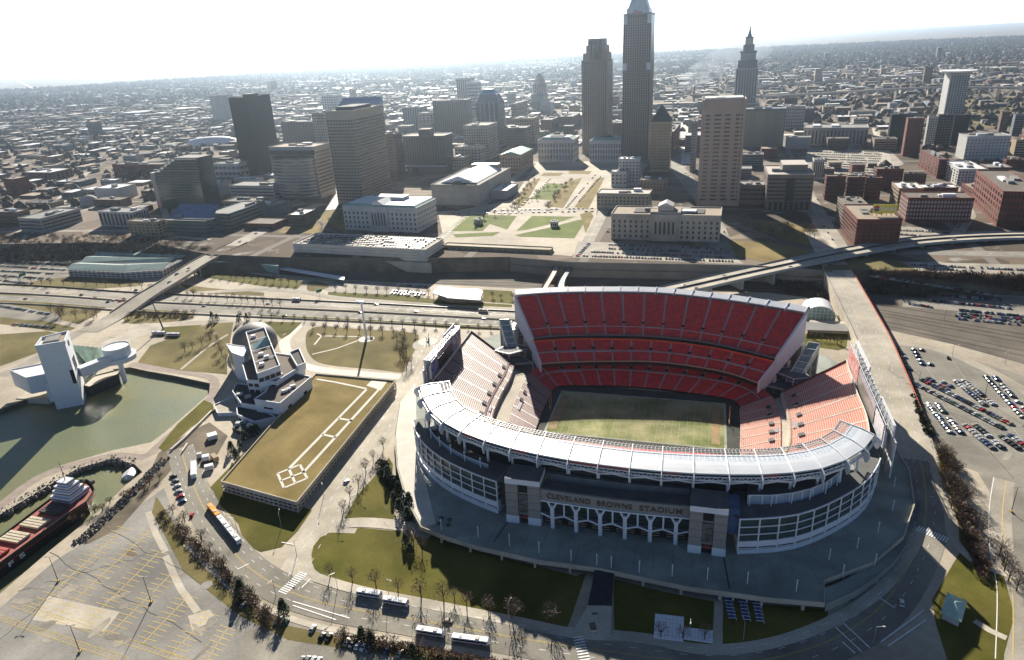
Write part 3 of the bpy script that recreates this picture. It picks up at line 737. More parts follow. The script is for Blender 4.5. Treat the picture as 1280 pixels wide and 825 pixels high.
# V columns under the outer edge
for k in range(1, 19):
    o = CO[k]; d = (CO[k]-CI[k]); d.z = 0; d.normalize(); q = o-d*2.5; b = MB()
    b.tube(Vector((q.x, q.y, 23)), Vector((q.x, q.y, 31)), .8, .65, 8)
    for t in (k-1, k+1):
        r = CO[k].lerp(CO[t], .5)+d*.5; b.beam(Vector((q.x, q.y, 31)), Vector((r.x, r.y, 34)), .8, .9)
    b.build('column', 'white_metal', st)
# upper concourse wall behind the columns and the press-level floor
inner = offs(CO, 9) if (offs(CO, 9)[10]-S(0, 0)).length < (CO[10]-S(0, 0)).length else offs(CO, -9)
b = MB(); b.strip([Vector((p.x, p.y, 20)) for p in inner[1:19]], [Vector((p.x, p.y, 37)) for p in inner[1:19]]); b.build('concourse_wall', 'dark_wall', st)

for k in range(2, 18):
    p = inner[k]; q = inner[k+1] if k < 19 else p; d = (CO[k]-CI[k]); d.z = 0; d.normalize()
    for t in (.2, .6):
        c = p.lerp(q, t)+d*.4; b = MB(); a = math.atan2((q-p).y, (q-p).x); b.box((c.x, c.y, 26.5), (2.2, .5, 3.0), a); b.build('window', 'suite_pane', st)

# ---- glazed corner blocks
def block(base, flip, deckz=24.0):
    P = resample(catmull(Sp([(u, v, 0) for u, v in base]), 8), len(base)*2-2 if False else 11); n = len(P)
    d = 1 if not flip else -1
    def at(z, o=0): return [Vector((p.x, p.y, z)) for p in offs(P, o)]
    back = [Vector((p.x, p.y, 0)) for p in inner]
    bb = MB()
    # white base, opening, white band
    bb.strip(at(DZ), at(6.4)); bb.strip(at(8.0), at(11.2)); bb.strip(at(6.4), at(6.4, -.0)); bb.strip(at(11.2, 0), at(11.2, d*1.0))
    bb.build('base_wall', 'facade_white', st)
    g = MB(); g.strip(at(11.2, d*.5), at(deckz, d*.5)); go = g.build('curtain_wall', 'glass_hall', st)
    g = MB(); g.strip(at(6.4, d*1.5), at(8.0, d*1.5)); g.build('opening', 'black', st)
    for k in range(n):
        q0 = at(0)[k]; b = MB(); b.beam(Vector((q0.x, q0.y, 6.4)), Vector((q0.x, q0.y, deckz+.2)), .55, .7); b.build('mullion', 'facade_white', go)
    Q = resample(at(0), 30)
    for z in (15.3, 19.5, 24.0, 7.2):
        A = [Vector((p.x, p.y, z)) for p in Q]; b = MB(); O = offs(A, -d*.12)
        for k in range(30): b.beam(O[k], O[k+1], .45 if z < 24 else .6)
        b.build('transom', 'facade_white', go)
    for k in range(30):
        if k % 3:
            b = MB(); p = Q[k]; pp = offs(Q, d*.3)[k]; b.beam(Vector((pp.x, pp.y, 11.2)), Vector((pp.x, pp.y, deckz)), .12); b.build('glazing_bar', 'steel_dark', go)
    return P

BR = block([(60.3, -140.8), (72.5, -137.5), (84.5, -132.8), (95.5, -125.2), (107.0, -114.4), (118, -101.9), (125.5, -89.5), (131, -76)], False)
BL = block([(-58.5, -134.1), (-69.5, -130.4), (-79.3, -126.2), (-90.6, -120.6), (-101.8, -112.9), (-112, -103.6), (-119.0, -94.5), (-126, -82)], True)
def deck(P, backpts, z, m='roof_deck'):
    poly = [(p.x, p.y) for p in P]+[(S(u, v).x, S(u, v).y) for u, v in backpts]
    b = MB(); b.prism(poly, z-.4, z, 0); b.build('terrace', m, st)

deck(BR, [(118, -72), (112, -88), (96, -104), (80, -113), (58, -118.5), (57, -138)], 23.6)
deck(BL, [(-117, -76), (-108, -90), (-94, -103), (-80, -110.5), (-54, -118), (-55.5, -132)], 23.6)
# upper terrace on the right block with its pale parapet and lamp standards
def parapet(pts, z0, z1, m='glass_rail', post=True):
    P = resample(catmull(Sp([(u, v, 0) for u, v in pts]), 8), 16); b = MB()
    b.strip([Vector((p.x, p.y, z0)) for p in P], [Vector((p.x, p.y, z1)) for p in P]); Q = offs(P, .3)
    b.strip([Vector((p.x, p.y, z0)) for p in Q], [Vector((p.x, p.y, z1)) for p in Q]); b.strip([Vector((p.x, p.y, z1)) for p in P], [Vector((p.x, p.y, z1)) for p in Q])
    o = b.build('parapet', m, st); b = MB()
    for k in range(16): b.beam(Vector((P[k].x, P[k].y, z1+.1)), Vector((P[k+1].x, P[k+1].y, z1+.1)), .4)
    if post:
        for k in range(0, 17, 2): b.beam(Vector((P[k].x, P[k].y, z0)), Vector((P[k].x, P[k].y, z1)), .45)
    b.build('rail', 'facade_white', o); return P

PRp = parapet([(64, -128), (76, -125.5), (88, -120), (99, -111.5), (107, -101)], 23.6, 28.6)
b = MB(); poly = [(p.x, p.y) for p in offs(PRp, .8)]+[(S(u, v).x, S(u, v).y) for u, v in ((104, -98), (92, -106), (78, -113), (64, -117))]; b.prism(poly, 23.4, 27.0, 0); b.build('terrace', 'roof_deck', st)
PLp = parapet([(-113, -90), (-106, -99), (-97, -107), (-86, -114.5), (-74, -120), (-66, -123)], 23.6, 25.8, post=False)
for P in (PRp, PLp):
    for k in range(0, 17, 3):
        b = MB(); q = P[k]+ (P[k]-S(0, -20)).normalized()*1.5; b.tube((q.x, q.y, 23.6), (q.x, q.y, 29.5), .28, .22, 6); b.box((q.x, q.y, 29.3), (1.0, .6, .5)); b.build('lamp_standard', 'facade_white', st)
# side walls of the blocks
for a, c, sg in (((60.3, -140.8), (58.5, -120), 1), ((-58.5, -134.1), (-54.5, -116), -1)):
    A, C_ = S(*a), S(*c); b = MB(); b.quad(Vector((A.x, A.y, DZ)), Vector((C_.x, C_.y, DZ)), Vector((C_.x, C_.y, 24)), Vector((A.x, A.y, 24))); b.build('end_wall', 'facade_white', st)
    off = (S(-sg, 0)-S(0, 0))*.08
    for z in (11.6, 15.6, 19.8):
        b = MB(); a1 = A.lerp(C_, .06)+off; c1 = A.lerp(C_, .95)+off; b.quad(Vector((a1.x, a1.y, z)), Vector((c1.x, c1.y, z)), Vector((c1.x, c1.y, z+3.4)), Vector((a1.x, a1.y, z+3.4))); b.build('window', 'glass_hall', st)
# ---- gate towers

def tower(u0, u1, v, depth, ztop, nm, slot):
    t = MB(); pv = S(0, 1)-S(0, 0); pu = S(1, 0)-S(0, 0); c = lambda u, vv, z: S(u, vv, z)
    wd = u1-u0; um = (u0+u1)/2
    for a, b_ in ((u0, um-2.6), (um+2.6, u1)):
        t.prism([(S(a, v).x, S(a, v).y), (S(b_, v).x, S(b_, v).y), (S(b_, v+depth).x, S(b_, v+depth).y), (S(a, v+depth).x, S(a, v+depth).y)], 8.4, ztop-3, 0)
    t.prism([(S(a, q).x, S(a, q).y) for a, q in ((um-2.6, v+1.6), (um+2.6, v+1.6), (um+2.6, v+depth), (um-2.6, v+depth))], 8.4, ztop-3, 0)
    o = t.build('gate_tower', 'panel_grey', st)
    t = MB(); t.prism([(S(a, q).x, S(a, q).y) for a, q in ((u0-.1, v-.15), (u1+.1, v-.15), (u1+.1, v+depth+.1), (u0-.1, v+depth+.1))], ztop-3, ztop, 0, 1); t.build('cap', [slot, 'roof_deck'], o)
    for a, b_ in ((u0-.2, um-2.4), (um+2.4, u1+.2)):
        t = MB(); t.prism([(S(a, q).x, S(a, q).y) for a, q in ((a, v-.3), (b_, v-.3), (b_, v+depth), (a, v+depth))], DZ, 8.4, 0); t.build('plinth', 'facade_white', o)
    t = MB(); t.prism([(S(a, q).x, S(a, q).y) for a, q in ((um-2.2, v+.7), (um+2.2, v+.7), (um+2.2, v+1.5), (um-2.2, v+1.5))], 10, 21, 0); t.build('stair_window', 'glass_stair', o)
    t = MB()
    for k in range(3): t.beam(S(um-2.1, v+.6, 11+3.3*k+(k % 2)), S(um+2.1, v+.6, 12.2+3.3*k-(k % 2)), .18)
    for uu in (-1, 0, 1): t.beam(S(um+uu, v+.6, 10), S(um+uu, v+.6, 21), .14)
    t.build('glazing_bar', 'steel_dark', o)
    t = MB(); t.prism([(S(a, q).x, S(a, q).y) for a, q in ((um-2.2, v+1.0), (um+2.2, v+1.0), (um+2.2, v+1.5), (um-2.2, v+1.5))], 22.3, 26.2, 0); t.build('window', 'black', o)
    t = MB(); t.prism([(S(a, q).x, S(a, q).y) for a, q in ((um-2.2, v+.2), (um+2.2, v+.2), (um+2.2, v+1.4), (um-2.2, v+1.4))], 7.2, 8.3, 0); t.build('door_canopy', 'rust_red', o)
    t = MB(); t.prism([(S(a, q).x, S(a, q).y) for a, q in ((um-2.2, v+1.2), (um+2.2, v+1.2), (um+2.2, v+1.55), (um-2.2, v+1.55))], DZ, 7.2, 0); t.build('door', 'black', o)
    t = MB()
    for z in (13, 17.5, 22, 26):
        for a, b_ in ((u0, um-2.6), (um+2.6, u1)): t.beam(S(a, v-.02, z), S(b_, v-.02, z), .1, .12)
    t.build('panel_joint', 'steel_dark', o)
    return o

tower(-52.2, -34.4, -139.2, 13, 30.5, 'l', 'facade_white')
tower(38.0, 54.8, -143.8, 14, 30.5, 'r', 'facade_white')
b = MB(); b.prism([(S(a, q).x, S(a, q).y) for a, q in ((54.9, -138), (60.2, -138), (60.2, -126), (54.9, -126))], 13, 27, 0); b.build('bridge_link', 'glass_blue', st)
b = MB(); b.prism([(S(a, q).x, S(a, q).y) for a, q in ((-57.5, -131), (-52.3, -131), (-52.3, -120), (-57.5, -120))], 8, 23, 0); b.build('bridge_link', 'dark_wall', st)
# ---- arcade between the towers
AU0, AU1 = -34.3, 38.0
def av(u): return -137.9-1.6*math.cos((u-2)/40*math.pi/2)
us = [AU0+(AU1-AU0)*k/12 for k in range(13)]
fa = [S(u, av(u), 0) for u in us]
up = lambda P, z: [Vector((p.x, p.y, z)) for p in P]
b = MB(); b.strip(up(fa, 19.6), up(fa, 25.6)); fb = offs(fa, 1.2); b.strip(up(fa, 25.6), up(fb, 25.6)); b.strip(up(fb, 24), up(fb, 25.6)); b.strip(up(fa, 19.6), up(offs(fa, 4), 19.6)); frieze = b.build('frieze', 'panel_grey', st)
b = MB(); b.strip(up(offs(fa, 1.0), 24.1), up(offs(fa, 14), 24.1)); b.build('terrace', 'roof_deck', st)
b = MB(); b.strip(up(offs(fa, 14), 24), up(offs(fa, 14), 29.5)); b.build('dark_wall', 'dark_wall', st)
b = MB(); b.strip(up(offs(fa, 10.5), 24.1), up(offs(fa, 10.5), 28.2)); b.strip(up(offs(fa, 10.5), 28.2), up(offs(fa, 13), 28.2)); b.build('rooftop_wall', 'slate', st)

b = MB()
for k in range(12): b.beam(up(offs(fa, -.4), 19.3)[k], up(offs(fa, -.4), 19.3)[k+1], .9, .7)
b.build('cornice', 'facade_white', st)
b = MB(); b.strip(up(offs(fa, 2.2), 11.5), up(offs(fa, 2.2), 19.4)); ag = b.build('curtain_wall', 'glass_hall', st)
b = MB(); b.strip(up(offs(fa, 2.8), DZ), up(offs(fa, 2.8), 11.3)); b.build('opening', 'black', st)
b = MB(); b.strip(up(offs(fa, .8), 10.4), up(offs(fa, .8), 11.6)); b.strip(up(offs(fa, .8), 11.6), up(offs(fa, 2.2), 11.6)); b.build('balcony', 'slate', st)
for k in range(0, 13):
    u = us[k]; q = S(u, av(u)-.6, 0)
    if k % 2 == 1:
        b = MB(); b.tube((q.x, q.y, DZ), (q.x, q.y, 11.5), 1.05, 1.05, 12); 
        b.prism([(S(u+dx, av(u)+dy).x, S(u+dx, av(u)+dy).y) for dx, dy in ((-.9, -1.3), (.9, -1.3), (.9, .4), (-.9, .4))], 11.5, 17.2, 0)
        for sg in (-1, 1): b.beam(S(u+sg*.5, av(u)-.5, 15.5), S(u+sg*2.2, av(u)-.4, 19.2), .8, .9)
        b.build('column', 'facade_white', st)
        for sg in (-1, 1):
            if 0 <= k+sg <= 12:
                b = MB(); b.beam(S(u, av(u)-.9, 10.0), S(us[k+sg], av(us[k+sg])-.9, 12.0), .6, .7); b.build('brace', 'facade_white', st)
    elif 0 < k < 12:
        b = MB(); b.beam((q.x, q.y, 12.0), (q.x, q.y, 19.2), .7, .8); b.build('mullion', 'facade_white', ag)
for k in range(12):
    for j in range(1, 4):
        u = us[k]+(us[k+1]-us[k])*j/4; q = S(u, av(u)+1.9, 0); b = MB(); b.beam((q.x, q.y, 11.6), (q.x, q.y, 19.3), .14); b.build('glazing_bar', 'steel_dark', ag)
for z in (13.6, 16.2):
    b = MB(); A = up(offs(fa, 1.9), z)
    for k in range(12): b.beam(A[k], A[k+1], .2)
    b.build('transom', 'steel_dark', ag)
for k in range(6):
    u = us[2*k]+1.6; b = MB()
    for h in (DZ+2.2, DZ+3.6): b.beam(S(u, av(u)+1.3, h), S(us[2*k+2]-1.6, av(us[2*k+2])+1.3, h), .35)
    b.build('gate_rail', 'timber', st)
# lettering, one word after the other, each letter its own solid

def letters(text, org, right, upv, size, m, parent, ext=.15, maxw=None, name='lettering', wide=1.0):
    cu = bpy.data.curves.new(name, 'FONT'); cu.body = text; cu.size = size; cu.extrude = ext; cu.offset = .03*size/3; cu.space_character = 1.12
    o = bpy.data.objects.new(name, cu); COL.objects.link(o)
    dg = bpy.context.evaluated_depsgraph_get(); me = bpy.data.meshes.new_from_object(o.evaluated_get(dg)); bpy.data.objects.remove(o)
    xs = [v.co.x for v in me.vertices]; w_ = max(xs)-min(xs); x0 = min(xs); sc = (maxw/w_) if maxw else 1
    r = Vector(right).normalized(); u_ = Vector(upv).normalized(); n = r.cross(u_)
    base = Vector((0, 0, 0)); p = parent
    while p is not None: base += p.location; p = p.parent
    for v in me.vertices:
        q = Vector(org)+r*((v.co.x-x0)*sc)+u_*v.co.y+n*v.co.z; v.co = q-base
    me.materials.clear(); me.materials.append(M[m]); ob = bpy.data.objects.new(name, me); COL.objects.link(ob); ob.parent = parent
    return ob
def along(text, u0, u1):
    L_ = u1-u0; a, c = S(u0, av(u0)-.25, 21.1), S(u1, av(u1)-.25, 21.1); letters(text, a, c-a, (0, 0, 1), 4.1, 'letter_brown', frieze, .2, L_)
along('CLEVELAND', -31.0, -9.0); along('BROWNS', -5.8, 11.0); along('STADIUM', 14.6, 34.5)

# ---- scoreboards on both ends
def scoreboard(u, v0, v1, sgn, side):
    b = MB(); z0, z1 = 20.5, 35.0
    w_ = lambda a, c, zz0, zz1, uu, th, m, nm, par=None: MB().prism([(S(x, y).x, S(x, y).y) for x, y in ((uu, a), (uu+th, a), (uu+th, c), (uu, c))], zz0, zz1).build(nm, m, par or sb)
    sb = MB().prism([(S(x, y).x, S(x, y).y) for x, y in ((u, v0), (u+sgn*1.2, v0), (u+sgn*1.2, v1), (u, v1))], z0, z1-5).build('scoreboard', 'board_white', st)
    L_ = v1-v0; f = lambda t: v0+L_*t
    # screen, advert panels, header lattice
    w_(f(.22), f(.66), z0+1.2, z1-5.2, u-sgn*.5, sgn*.4, 'screen_black' if side == 'l' else 'screen_grey', 'screen')
    w_(f(.22), f(.66), z1-4.6, z1-1.2, u-sgn*.4, sgn*.4, 'board_silver', 'advert_panel')
    w_(f(.68), f(.98), z0+1.5, z1-1.0, u-sgn*.4, sgn*.4, 'board_mixed' if side == 'l' else 'board_red', 'advert_panel')
    w_(f(.02), f(.20), z0+1.5, z1-2.0, u-sgn*.4, sgn*.4, 'board_blue' if side == 'l' else 'board_white', 'advert_panel')
    # wing wall behind, and truss with floodlights on top
    w_(f(-.05), f(1.05), 6, z1-7, u+sgn*4.2, sgn*.8, 'white_wall', 'back_wall')
    w_(f(.0), f(.30), z1-7, z1, u+sgn*4.0, sgn*.8, 'white_wall', 'wing_wall'); w_(f(.62), f(1.0), z1-7, z1+2, u+sgn*4.0, sgn*.8, 'white_wall', 'wing_wall')
    b = MB()
    for uu, zz in ((u, z1), (u+sgn*3.6, z1), (u, z1-4.6), (u+sgn*3.6, z1-4.6)): b.beam(S(uu, v0, zz), S(uu, v1, zz), .3)
    K = 14
    for k in range(K+1):
        v = f(k/K); b.beam(S(u, v, z1), S(u+sgn*3.6, v, z1), .22); b.beam(S(u, v, z1-4.6), S(u, v, z1), .25); b.beam(S(u+sgn*3.6, v, 6), S(u+sgn*3.6, v, z1), .3)
        if k < K: b.beam(S(u+sgn*3.6, v, z1-4.6), S(u+sgn*3.6, f((k+1)/K), z1), .2); b.beam(S(u, v, z1), S(u+sgn*3.6, f((k+1)/K), z1), .16)
    b.build('frame', 'white_metal', sb)
    for k in range(10):
        q = S(u+sgn*1.8, f(.30+.055*k), z1+.2); b = MB(); b.beam(q, q+Vector((0, 0, .8)), .15); b.box((q.x, q.y, q.z+.7), (1.1, 1.1, 1.0), SA); b.build('floodlight', 'truss_grey', sb)
    return sb


scoreboard(-137.6, -22, 40, -1, 'l'); scoreboard(135.4, -60, 50, 1, 'r')
# stair and escalator halls in the two open corners


for sg in (-1, 1):
    w0 = 92 if sg > 0 else 90; yo = 0 if sg > 0 else 12
    h = MB()
    for a, c in (((w0+22, 62+yo, 26), (w0+6, 34+yo, 7)), ((w0+28, 60+yo, 26), (w0+13, 32+yo, 7))):
        pass
    A0, A1, B0, B1 = (w0+20, 66+yo), (w0+27, 64+yo), (w0+4, 36+yo), (w0+11, 34+yo)
    q = lambda uv, z: S(sg*uv[0], uv[1], z)
    h.quad(q(A0, 27), q(A1, 27), q(B1, 10), q(B0, 10)); h.quad(q(A1, 20), q(B1, 5), q(B1, 10), q(A1, 27)); h.quad(q(A0, 20), q(B0, 5), q(B0, 10), q(A0, 27)); h.quad(q(A0, 4), q(A1, 4), q(A1, 27), q(A0, 27))
    e = h.build('escalator_hall', 'glass_pale', st)
    f = MB()
    for k in range(7):
        t = k/6; lo = Vector(q(A1, 20)).lerp(Vector(q(B1, 5)), t); hi = Vector(q(A1, 27)).lerp(Vector(q(B1, 10)), t); f.beam(lo, hi, .4); lo2 = Vector(q(A0, 27)).lerp(Vector(q(B0, 10)), t); f.beam(lo2+Vector((0, 0, .1)), hi+Vector((0, 0, .1)), .4)
        if k % 2 == 0: f.beam(lo, Vector((lo.x, lo.y, 2)), .7)
    for X, z in ((A0, 27), (A1, 27)):
        Y = B0 if X is A0 else B1; f.beam(q(X, z), q(Y, z-17), .6)
    f.build('frame', 'white_metal', e)
    # landings
    for z, pts in ((13.5, ((84, 44), (100, 30), (112, 34), (104, 50))), (7.5, ((82, 30), (96, 24), (116, 46), (106, 52)))):
        P = [(S(sg*a, c_+yo*.8).x, S(sg*a, c_+yo*.8).y) for a, c_ in pts]; MB().prism(P, z, z+.6).build('landing', 'ramp_grey', st)
        b = MB()
        for i in range(4): x, y = P[i], P[(i+1) % 4]; b.beam((x[0], x[1], z+1.4), (y[0], y[1], z+1.4), .25); b.beam((x[0], x[1], 2), (x[0], x[1], z+1.4), .5)
        b.build('handrail', 'white_metal', st)
b = MB()
for z in range(6, 24, 3): b.prism([(S(x, y).x, S(x, y).y) for x, y in ((-109, 82), (-97, 90), (-95, 78), (-105, 70))], z, z+.4)
for x, y in ((-109, 82), (-97, 90), (-95, 78), (-105, 70)): b.beam(S(x, y, 2), S(x, y, 24), .6)
b.build('stair_tower', 'white_metal', st)
b = MB(); b.prism([(S(x, y).x, S(x, y).y) for x, y in ((-107, 81), (-98, 87), (-96, 79), (-104, 73))], 4, 23); b.build('stair_glass', 'glass_pale', st)

# ================= lake shore: lawns, roads, paths =================
def lawn(pts, m='grass', lift=.08, smooth=False): return sheet('lawn', pts, 0, m, lift, smooth)
lawn([(172, 453), (188, 432), (210, 424), (262, 404), (292, 403), (288, 425), (284, 450), (284, 468), (225, 463)], 'grass_dry')
lawn([(330, 402), (378, 403), (362, 418), (352, 424)], 'grass')
lawn([(382, 424), (386, 413), (402, 408), (445, 411), (515, 416), (524, 424), (533, 436), (530, 458), (512, 466), (470, 462), (405, 455), (386, 442)], 'grass_dry', smooth=True)
lawn([(262, 622), (275, 606), (380, 634), (390, 638), (372, 664), (352, 684), (326, 690), (306, 680), (298, 655), (285, 640)], 'grass')
lawn([(420, 651), (440, 626), (466, 598), (486, 572), (491, 580), (490, 612), (494, 632), (492, 653), (455, 649)], 'grass')
lawn([(386, 704), (388, 688), (400, 672), (418, 663), (452, 660), (497, 664), (524, 672), (526, 664), (600, 690), (720, 720), (733, 716), (712, 778), (708, 786), (650, 775), (560, 757), (450, 735), (400, 719)], 'grass')
lawn([(767, 724), (830, 740), (893, 752), (890, 808), (850, 804), (768, 787)], 'grass')
lawn([(904, 752), (1035, 762), (1034, 776), (1000, 792), (960, 803), (903, 809)], 'grass')
lawn([(1040, 738), (1132, 676), (1138, 688), (1118, 715), (1085, 744), (1060, 752)], 'grass')
lawn([(1104, 545), (1112, 545), (1130, 590), (1133, 615), (1125, 628), (1112, 600)], 'grass')
lawn([(1165, 562), (1185, 566), (1198, 600), (1212, 650), (1222, 700), (1230, 728), (1256, 790), (1255, 825), (1195, 860), (1170, 780), (1165, 750), (1200, 690), (1198, 655), (1186, 615)], 'grass')
lawn([(1215, 705), (1254, 716), (1268, 770), (1252, 830), (1222, 860), (1230, 790), (1228, 740)], 'grass')
lawn([(1003, 417), (1060, 418), (1058, 434), (1048, 438), (1022, 434), (1005, 436)], 'grass')
lawn([(0, 366), (60, 372), (138, 380), (118, 395), (98, 405), (40, 392), (0, 388)], 'grass_dry'); lawn([(0, 392), (60, 402), (95, 410), (80, 416), (40, 410), (0, 405)], 'grass_dry')
lawn([(0, 418), (60, 414), (75, 418), (50, 440), (0, 458)], 'grass_dry')
lawn([(155, 396), (166, 387), (200, 386), (238, 391), (236, 400), (190, 404), (160, 404)], 'grass_dry', smooth=True)
lawn([(196, 421), (205, 409), (253, 406), (245, 413), (222, 423)], 'grass')
lawn([(246, 340), (262, 335), (368, 350), (380, 352), (372, 361), (330, 358), (250, 346)], 'grass')
lawn([(225, 355), (262, 360), (330, 366), (330, 370), (240, 366)], 'grass_dry')
lawn([(316, 309), (364, 315), (366, 322), (362, 331), (320, 330), (308, 320)], 'grass')
lawn([(386, 353), (398, 352), (412, 358), (395, 364), (384, 362)], 'grass_dry', smooth=True)
lawn([(410, 365), (500, 369), (560, 376), (640, 381), (640, 384), (560, 381), (470, 374), (410, 369)], 'grass')
lawn([(0, 358), (90, 345), (150, 347), (182, 352), (170, 358), (100, 362), (30, 363)], 'grass_dry')
lawn([(604, 362), (640, 364), (642, 380), (604, 377)], 'grass')
lawn([(300, 389), (370, 391), (545, 404), (640, 407), (640, 413), (560, 411), (470, 403), (330, 395)], 'grass')
lawn([(255, 500), (266, 505), (268, 515), (238, 535), (206, 565), (198, 560), (222, 530)], 'grass')
lawn([(262, 610), (330, 540), (345, 545), (275, 620)], 'grass')
# worn ground and building site beside the basin
sheet('dirt', [(198, 566), (240, 538), (262, 528), (285, 545), (262, 585), (240, 590), (228, 575), (212, 590), (150, 660), (110, 680), (90, 680), (160, 615), (190, 585)], 0, 'dirt', .06)
sheet('tree_strip', [(195, 620), (235, 680), (300, 742), (360, 782), (420, 795), (560, 815), (680, 840), (680, 860), (500, 822), (360, 800), (300, 770), (230, 715), (190, 640)], 0, 'grass_dry', .07)
# asphalt surfaces
sheet('parking_lot', [(205, 610), (235, 690), (300, 760), (330, 775), (300, 900), (-400, 1000), (-300, 870), (0, 760), (70, 700), (150, 650)], 0, 'asphalt_old', .04)
sheet('parking_lot', [(305, 790), (345, 770), (420, 790), (700, 845), (700, 1000), (250, 1000), (290, 840)], 0, 'asphalt', .04)
sheet('parking_lot', [(1118, 428), (1160, 432), (1280, 470), (1500, 560), (1600, 900), (1262, 880), (1258, 740), (1252, 700), (1240, 620), (1222, 590), (1170, 570), (1150, 555), (1120, 480)], 0, 'asphalt', .04)
sheet('parking_lot', [(0, 318), (85, 322), (95, 335), (80, 352), (0, 358)], 0, 'asphalt', .06)
sheet('parking_lot', [(0, 378), (70, 392), (80, 402), (30, 400), (0, 396)], 0, 'asphalt', .12)
sheet('parking_lot', [(420, 350), (535, 357), (528, 374), (430, 368), (405, 362)], 0, 'asphalt_lit', .06)
sheet('parking_lot', [(1132, 367), (1290, 372), (1290, 399), (1190, 388), (1128, 383)], 0, 'asphalt', .06)
sheet('parking_lot', [(130, 475), (205, 615), (290, 700), (265, 610), (250, 590), (230, 590)], 0, 'asphalt_lit', .02) if False else None
sheet('railway_yard', [(-300, 330), (0, 312), (262, 330), (640, 338), (960, 350), (1040, 356), (1300, 400), (1300, 440), (1190, 418), (1060, 378), (960, 366), (640, 360), (420, 349), (240, 334), (90, 330), (-300, 340)], 0, 'track_ballast', .05)
sheet('railway_yard', [(1078, 374), (1300, 402), (1500, 440), (1500, 520), (1280, 455), (1190, 430), (1110, 412), (1085, 400)], 0, 'track_ballast', .055)
for i, (a, c) in enumerate([((-200, 326), (1040, 362)), ((-200, 330), (1040, 365)), ((-200, 322), (1040, 359)), ((-200, 334), (1040, 368)), ((-200, 318), (1040, 356)), ((-200, 324), (1040, 360.5)), ((1083, 388), (1420, 448)), ((1086, 402), (1420, 476)), ((1080, 378), (1420, 430)), ((1080, 384), (1420, 442)), ((1083, 391), (1420, 455)), ((1086, 398), (1420, 468))]):
    A = G(a[0], a[1], 0)+Vector((0, 0, .13)); B = G(c[0], c[1], 0)+Vector((0, 0, .13)); b = MB()
    n = Vector((-(B-A).y, (B-A).x, 0)).normalized()*.75; b.beam(A+n, B+n, .2, .12); b.beam(A-n, B-n, .2, .12)
    structure(b.build('railway_track', 'rail_steel'))
# shoreway: two dual carriageways
def gl(pts, z=0): return [G(p[0], p[1], p[2] if len(p) > 2 else z) for p in pts]
def road(name, pts, w, m, lift, lines=(), **k):
    """lines: (offset, dash, gap, width, material)"""
    P = ribbon(name, gl(pts), w, m, lift, **k); o = COL.objects[-1] if False else bpy.data.objects[max((x.name for x in bpy.data.objects if x.name.split('.')[0] == name), key=lambda s: (len(s), s))]
    for off, d, g, ww, mm in lines:
        b = MB(); dashes(b, P, off, d, g, ww, lift+.06); b.build('lane_marking', mm, o)
    return P
hw = [(-350, 350), (0, 362), (160, 372), (330, 380), (480, 387), (640, 396), (760, 402)]
hw2 = [(-350, 362), (0, 372), (160, 382), (330, 390), (480, 397), (640, 405), (760, 410)]
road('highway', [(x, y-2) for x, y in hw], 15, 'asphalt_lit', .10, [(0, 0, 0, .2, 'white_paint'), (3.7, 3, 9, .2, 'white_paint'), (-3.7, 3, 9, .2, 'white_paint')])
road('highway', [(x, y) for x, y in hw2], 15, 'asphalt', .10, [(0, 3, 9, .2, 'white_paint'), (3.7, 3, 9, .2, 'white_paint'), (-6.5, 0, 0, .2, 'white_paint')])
for k, pp in enumerate(([(x, y-6.5) for x, y in hw], [(x, y+4.3) for x, y in hw], [(x, y+7) for x, y in hw2])):
    P = resample(catmull(gl(pp), 6), 40); b = MB()
    for j in range(40): b.beam(P[j]+Vector((0, 0, .6)), P[j+1]+Vector((0, 0, .6)), .5, 1.2)
    o = b.build('median_barrier', 'concrete' if k else 'steel_dark')
    tag(o, ('grey concrete barrier between the shoreway and the service lanes behind it', 'dark barrier down the middle of the lit shoreway lanes', 'low concrete barrier on the side of the shoreway nearest the lawns')[k], 'barrier')
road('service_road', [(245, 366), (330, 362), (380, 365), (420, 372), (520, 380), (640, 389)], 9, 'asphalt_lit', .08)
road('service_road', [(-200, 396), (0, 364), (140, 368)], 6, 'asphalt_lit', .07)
# access drive between the shoreway and the lawns
road('avenue', [(160, 412), (240, 398), (330, 400), (420, 404), (520, 411), (640, 420)], 15, 'concrete', .06)
road('avenue', [(0, 470), (40, 452), (90, 420), (130, 402), (170, 378)], 14, 'asphalt_lit', .06)
road('plaza', [(130, 436), (165, 418), (210, 410)], 22, 'concrete', .05)
road('drive', [(378, 404), (360, 420), (356, 434), (370, 452), (400, 462), (460, 468), (525, 473)], 9, 'concrete_light', .07)
# east ninth: up and over the tracks
E9 = [(110, 415, 0), (150, 392, 1), (185, 368, 5), (215, 350, 9), (255, 325, 13), (300, 303, 15), (360, 272, 15.2), (400, 255, 15.2)]
road('avenue', E9, 22, 'asphalt_lit', .2, [(0, 0, 0, .3, 'yellow_paint'), (4, 3, 6, .2, 'white_paint'), (-4, 3, 6, .2, 'white_paint')])
P = catmull(gl(E9[1:6]), 6)
b = MB()
for s in (-1, 1):
    Q = offs(P, s*11.4); b.strip([p+Vector((0, 0, 1.4)) for p in Q], [Vector((p.x, p.y, p.z-1.6)) for p in Q]); Q2 = offs(P, s*11.0); b.strip([p+Vector((0, 0, 1.4)) for p in Q2], [p+Vector((0, 0, 1.4)) for p in Q]); b.strip([p+Vector((0, 0, .2)) for p in Q2], [p+Vector((0, 0, 1.4)) for p in Q2])
b.strip([p-Vector((0, 0, 1.6)) for p in offs(P, -11.4)], [p-Vector((0, 0, 1.6)) for p in offs(P, 11.4)])
bl = tag(b.build('road_bridge', 'concrete'), 'concrete road bridge over the shoreway and tracks on the left', 'bridge')
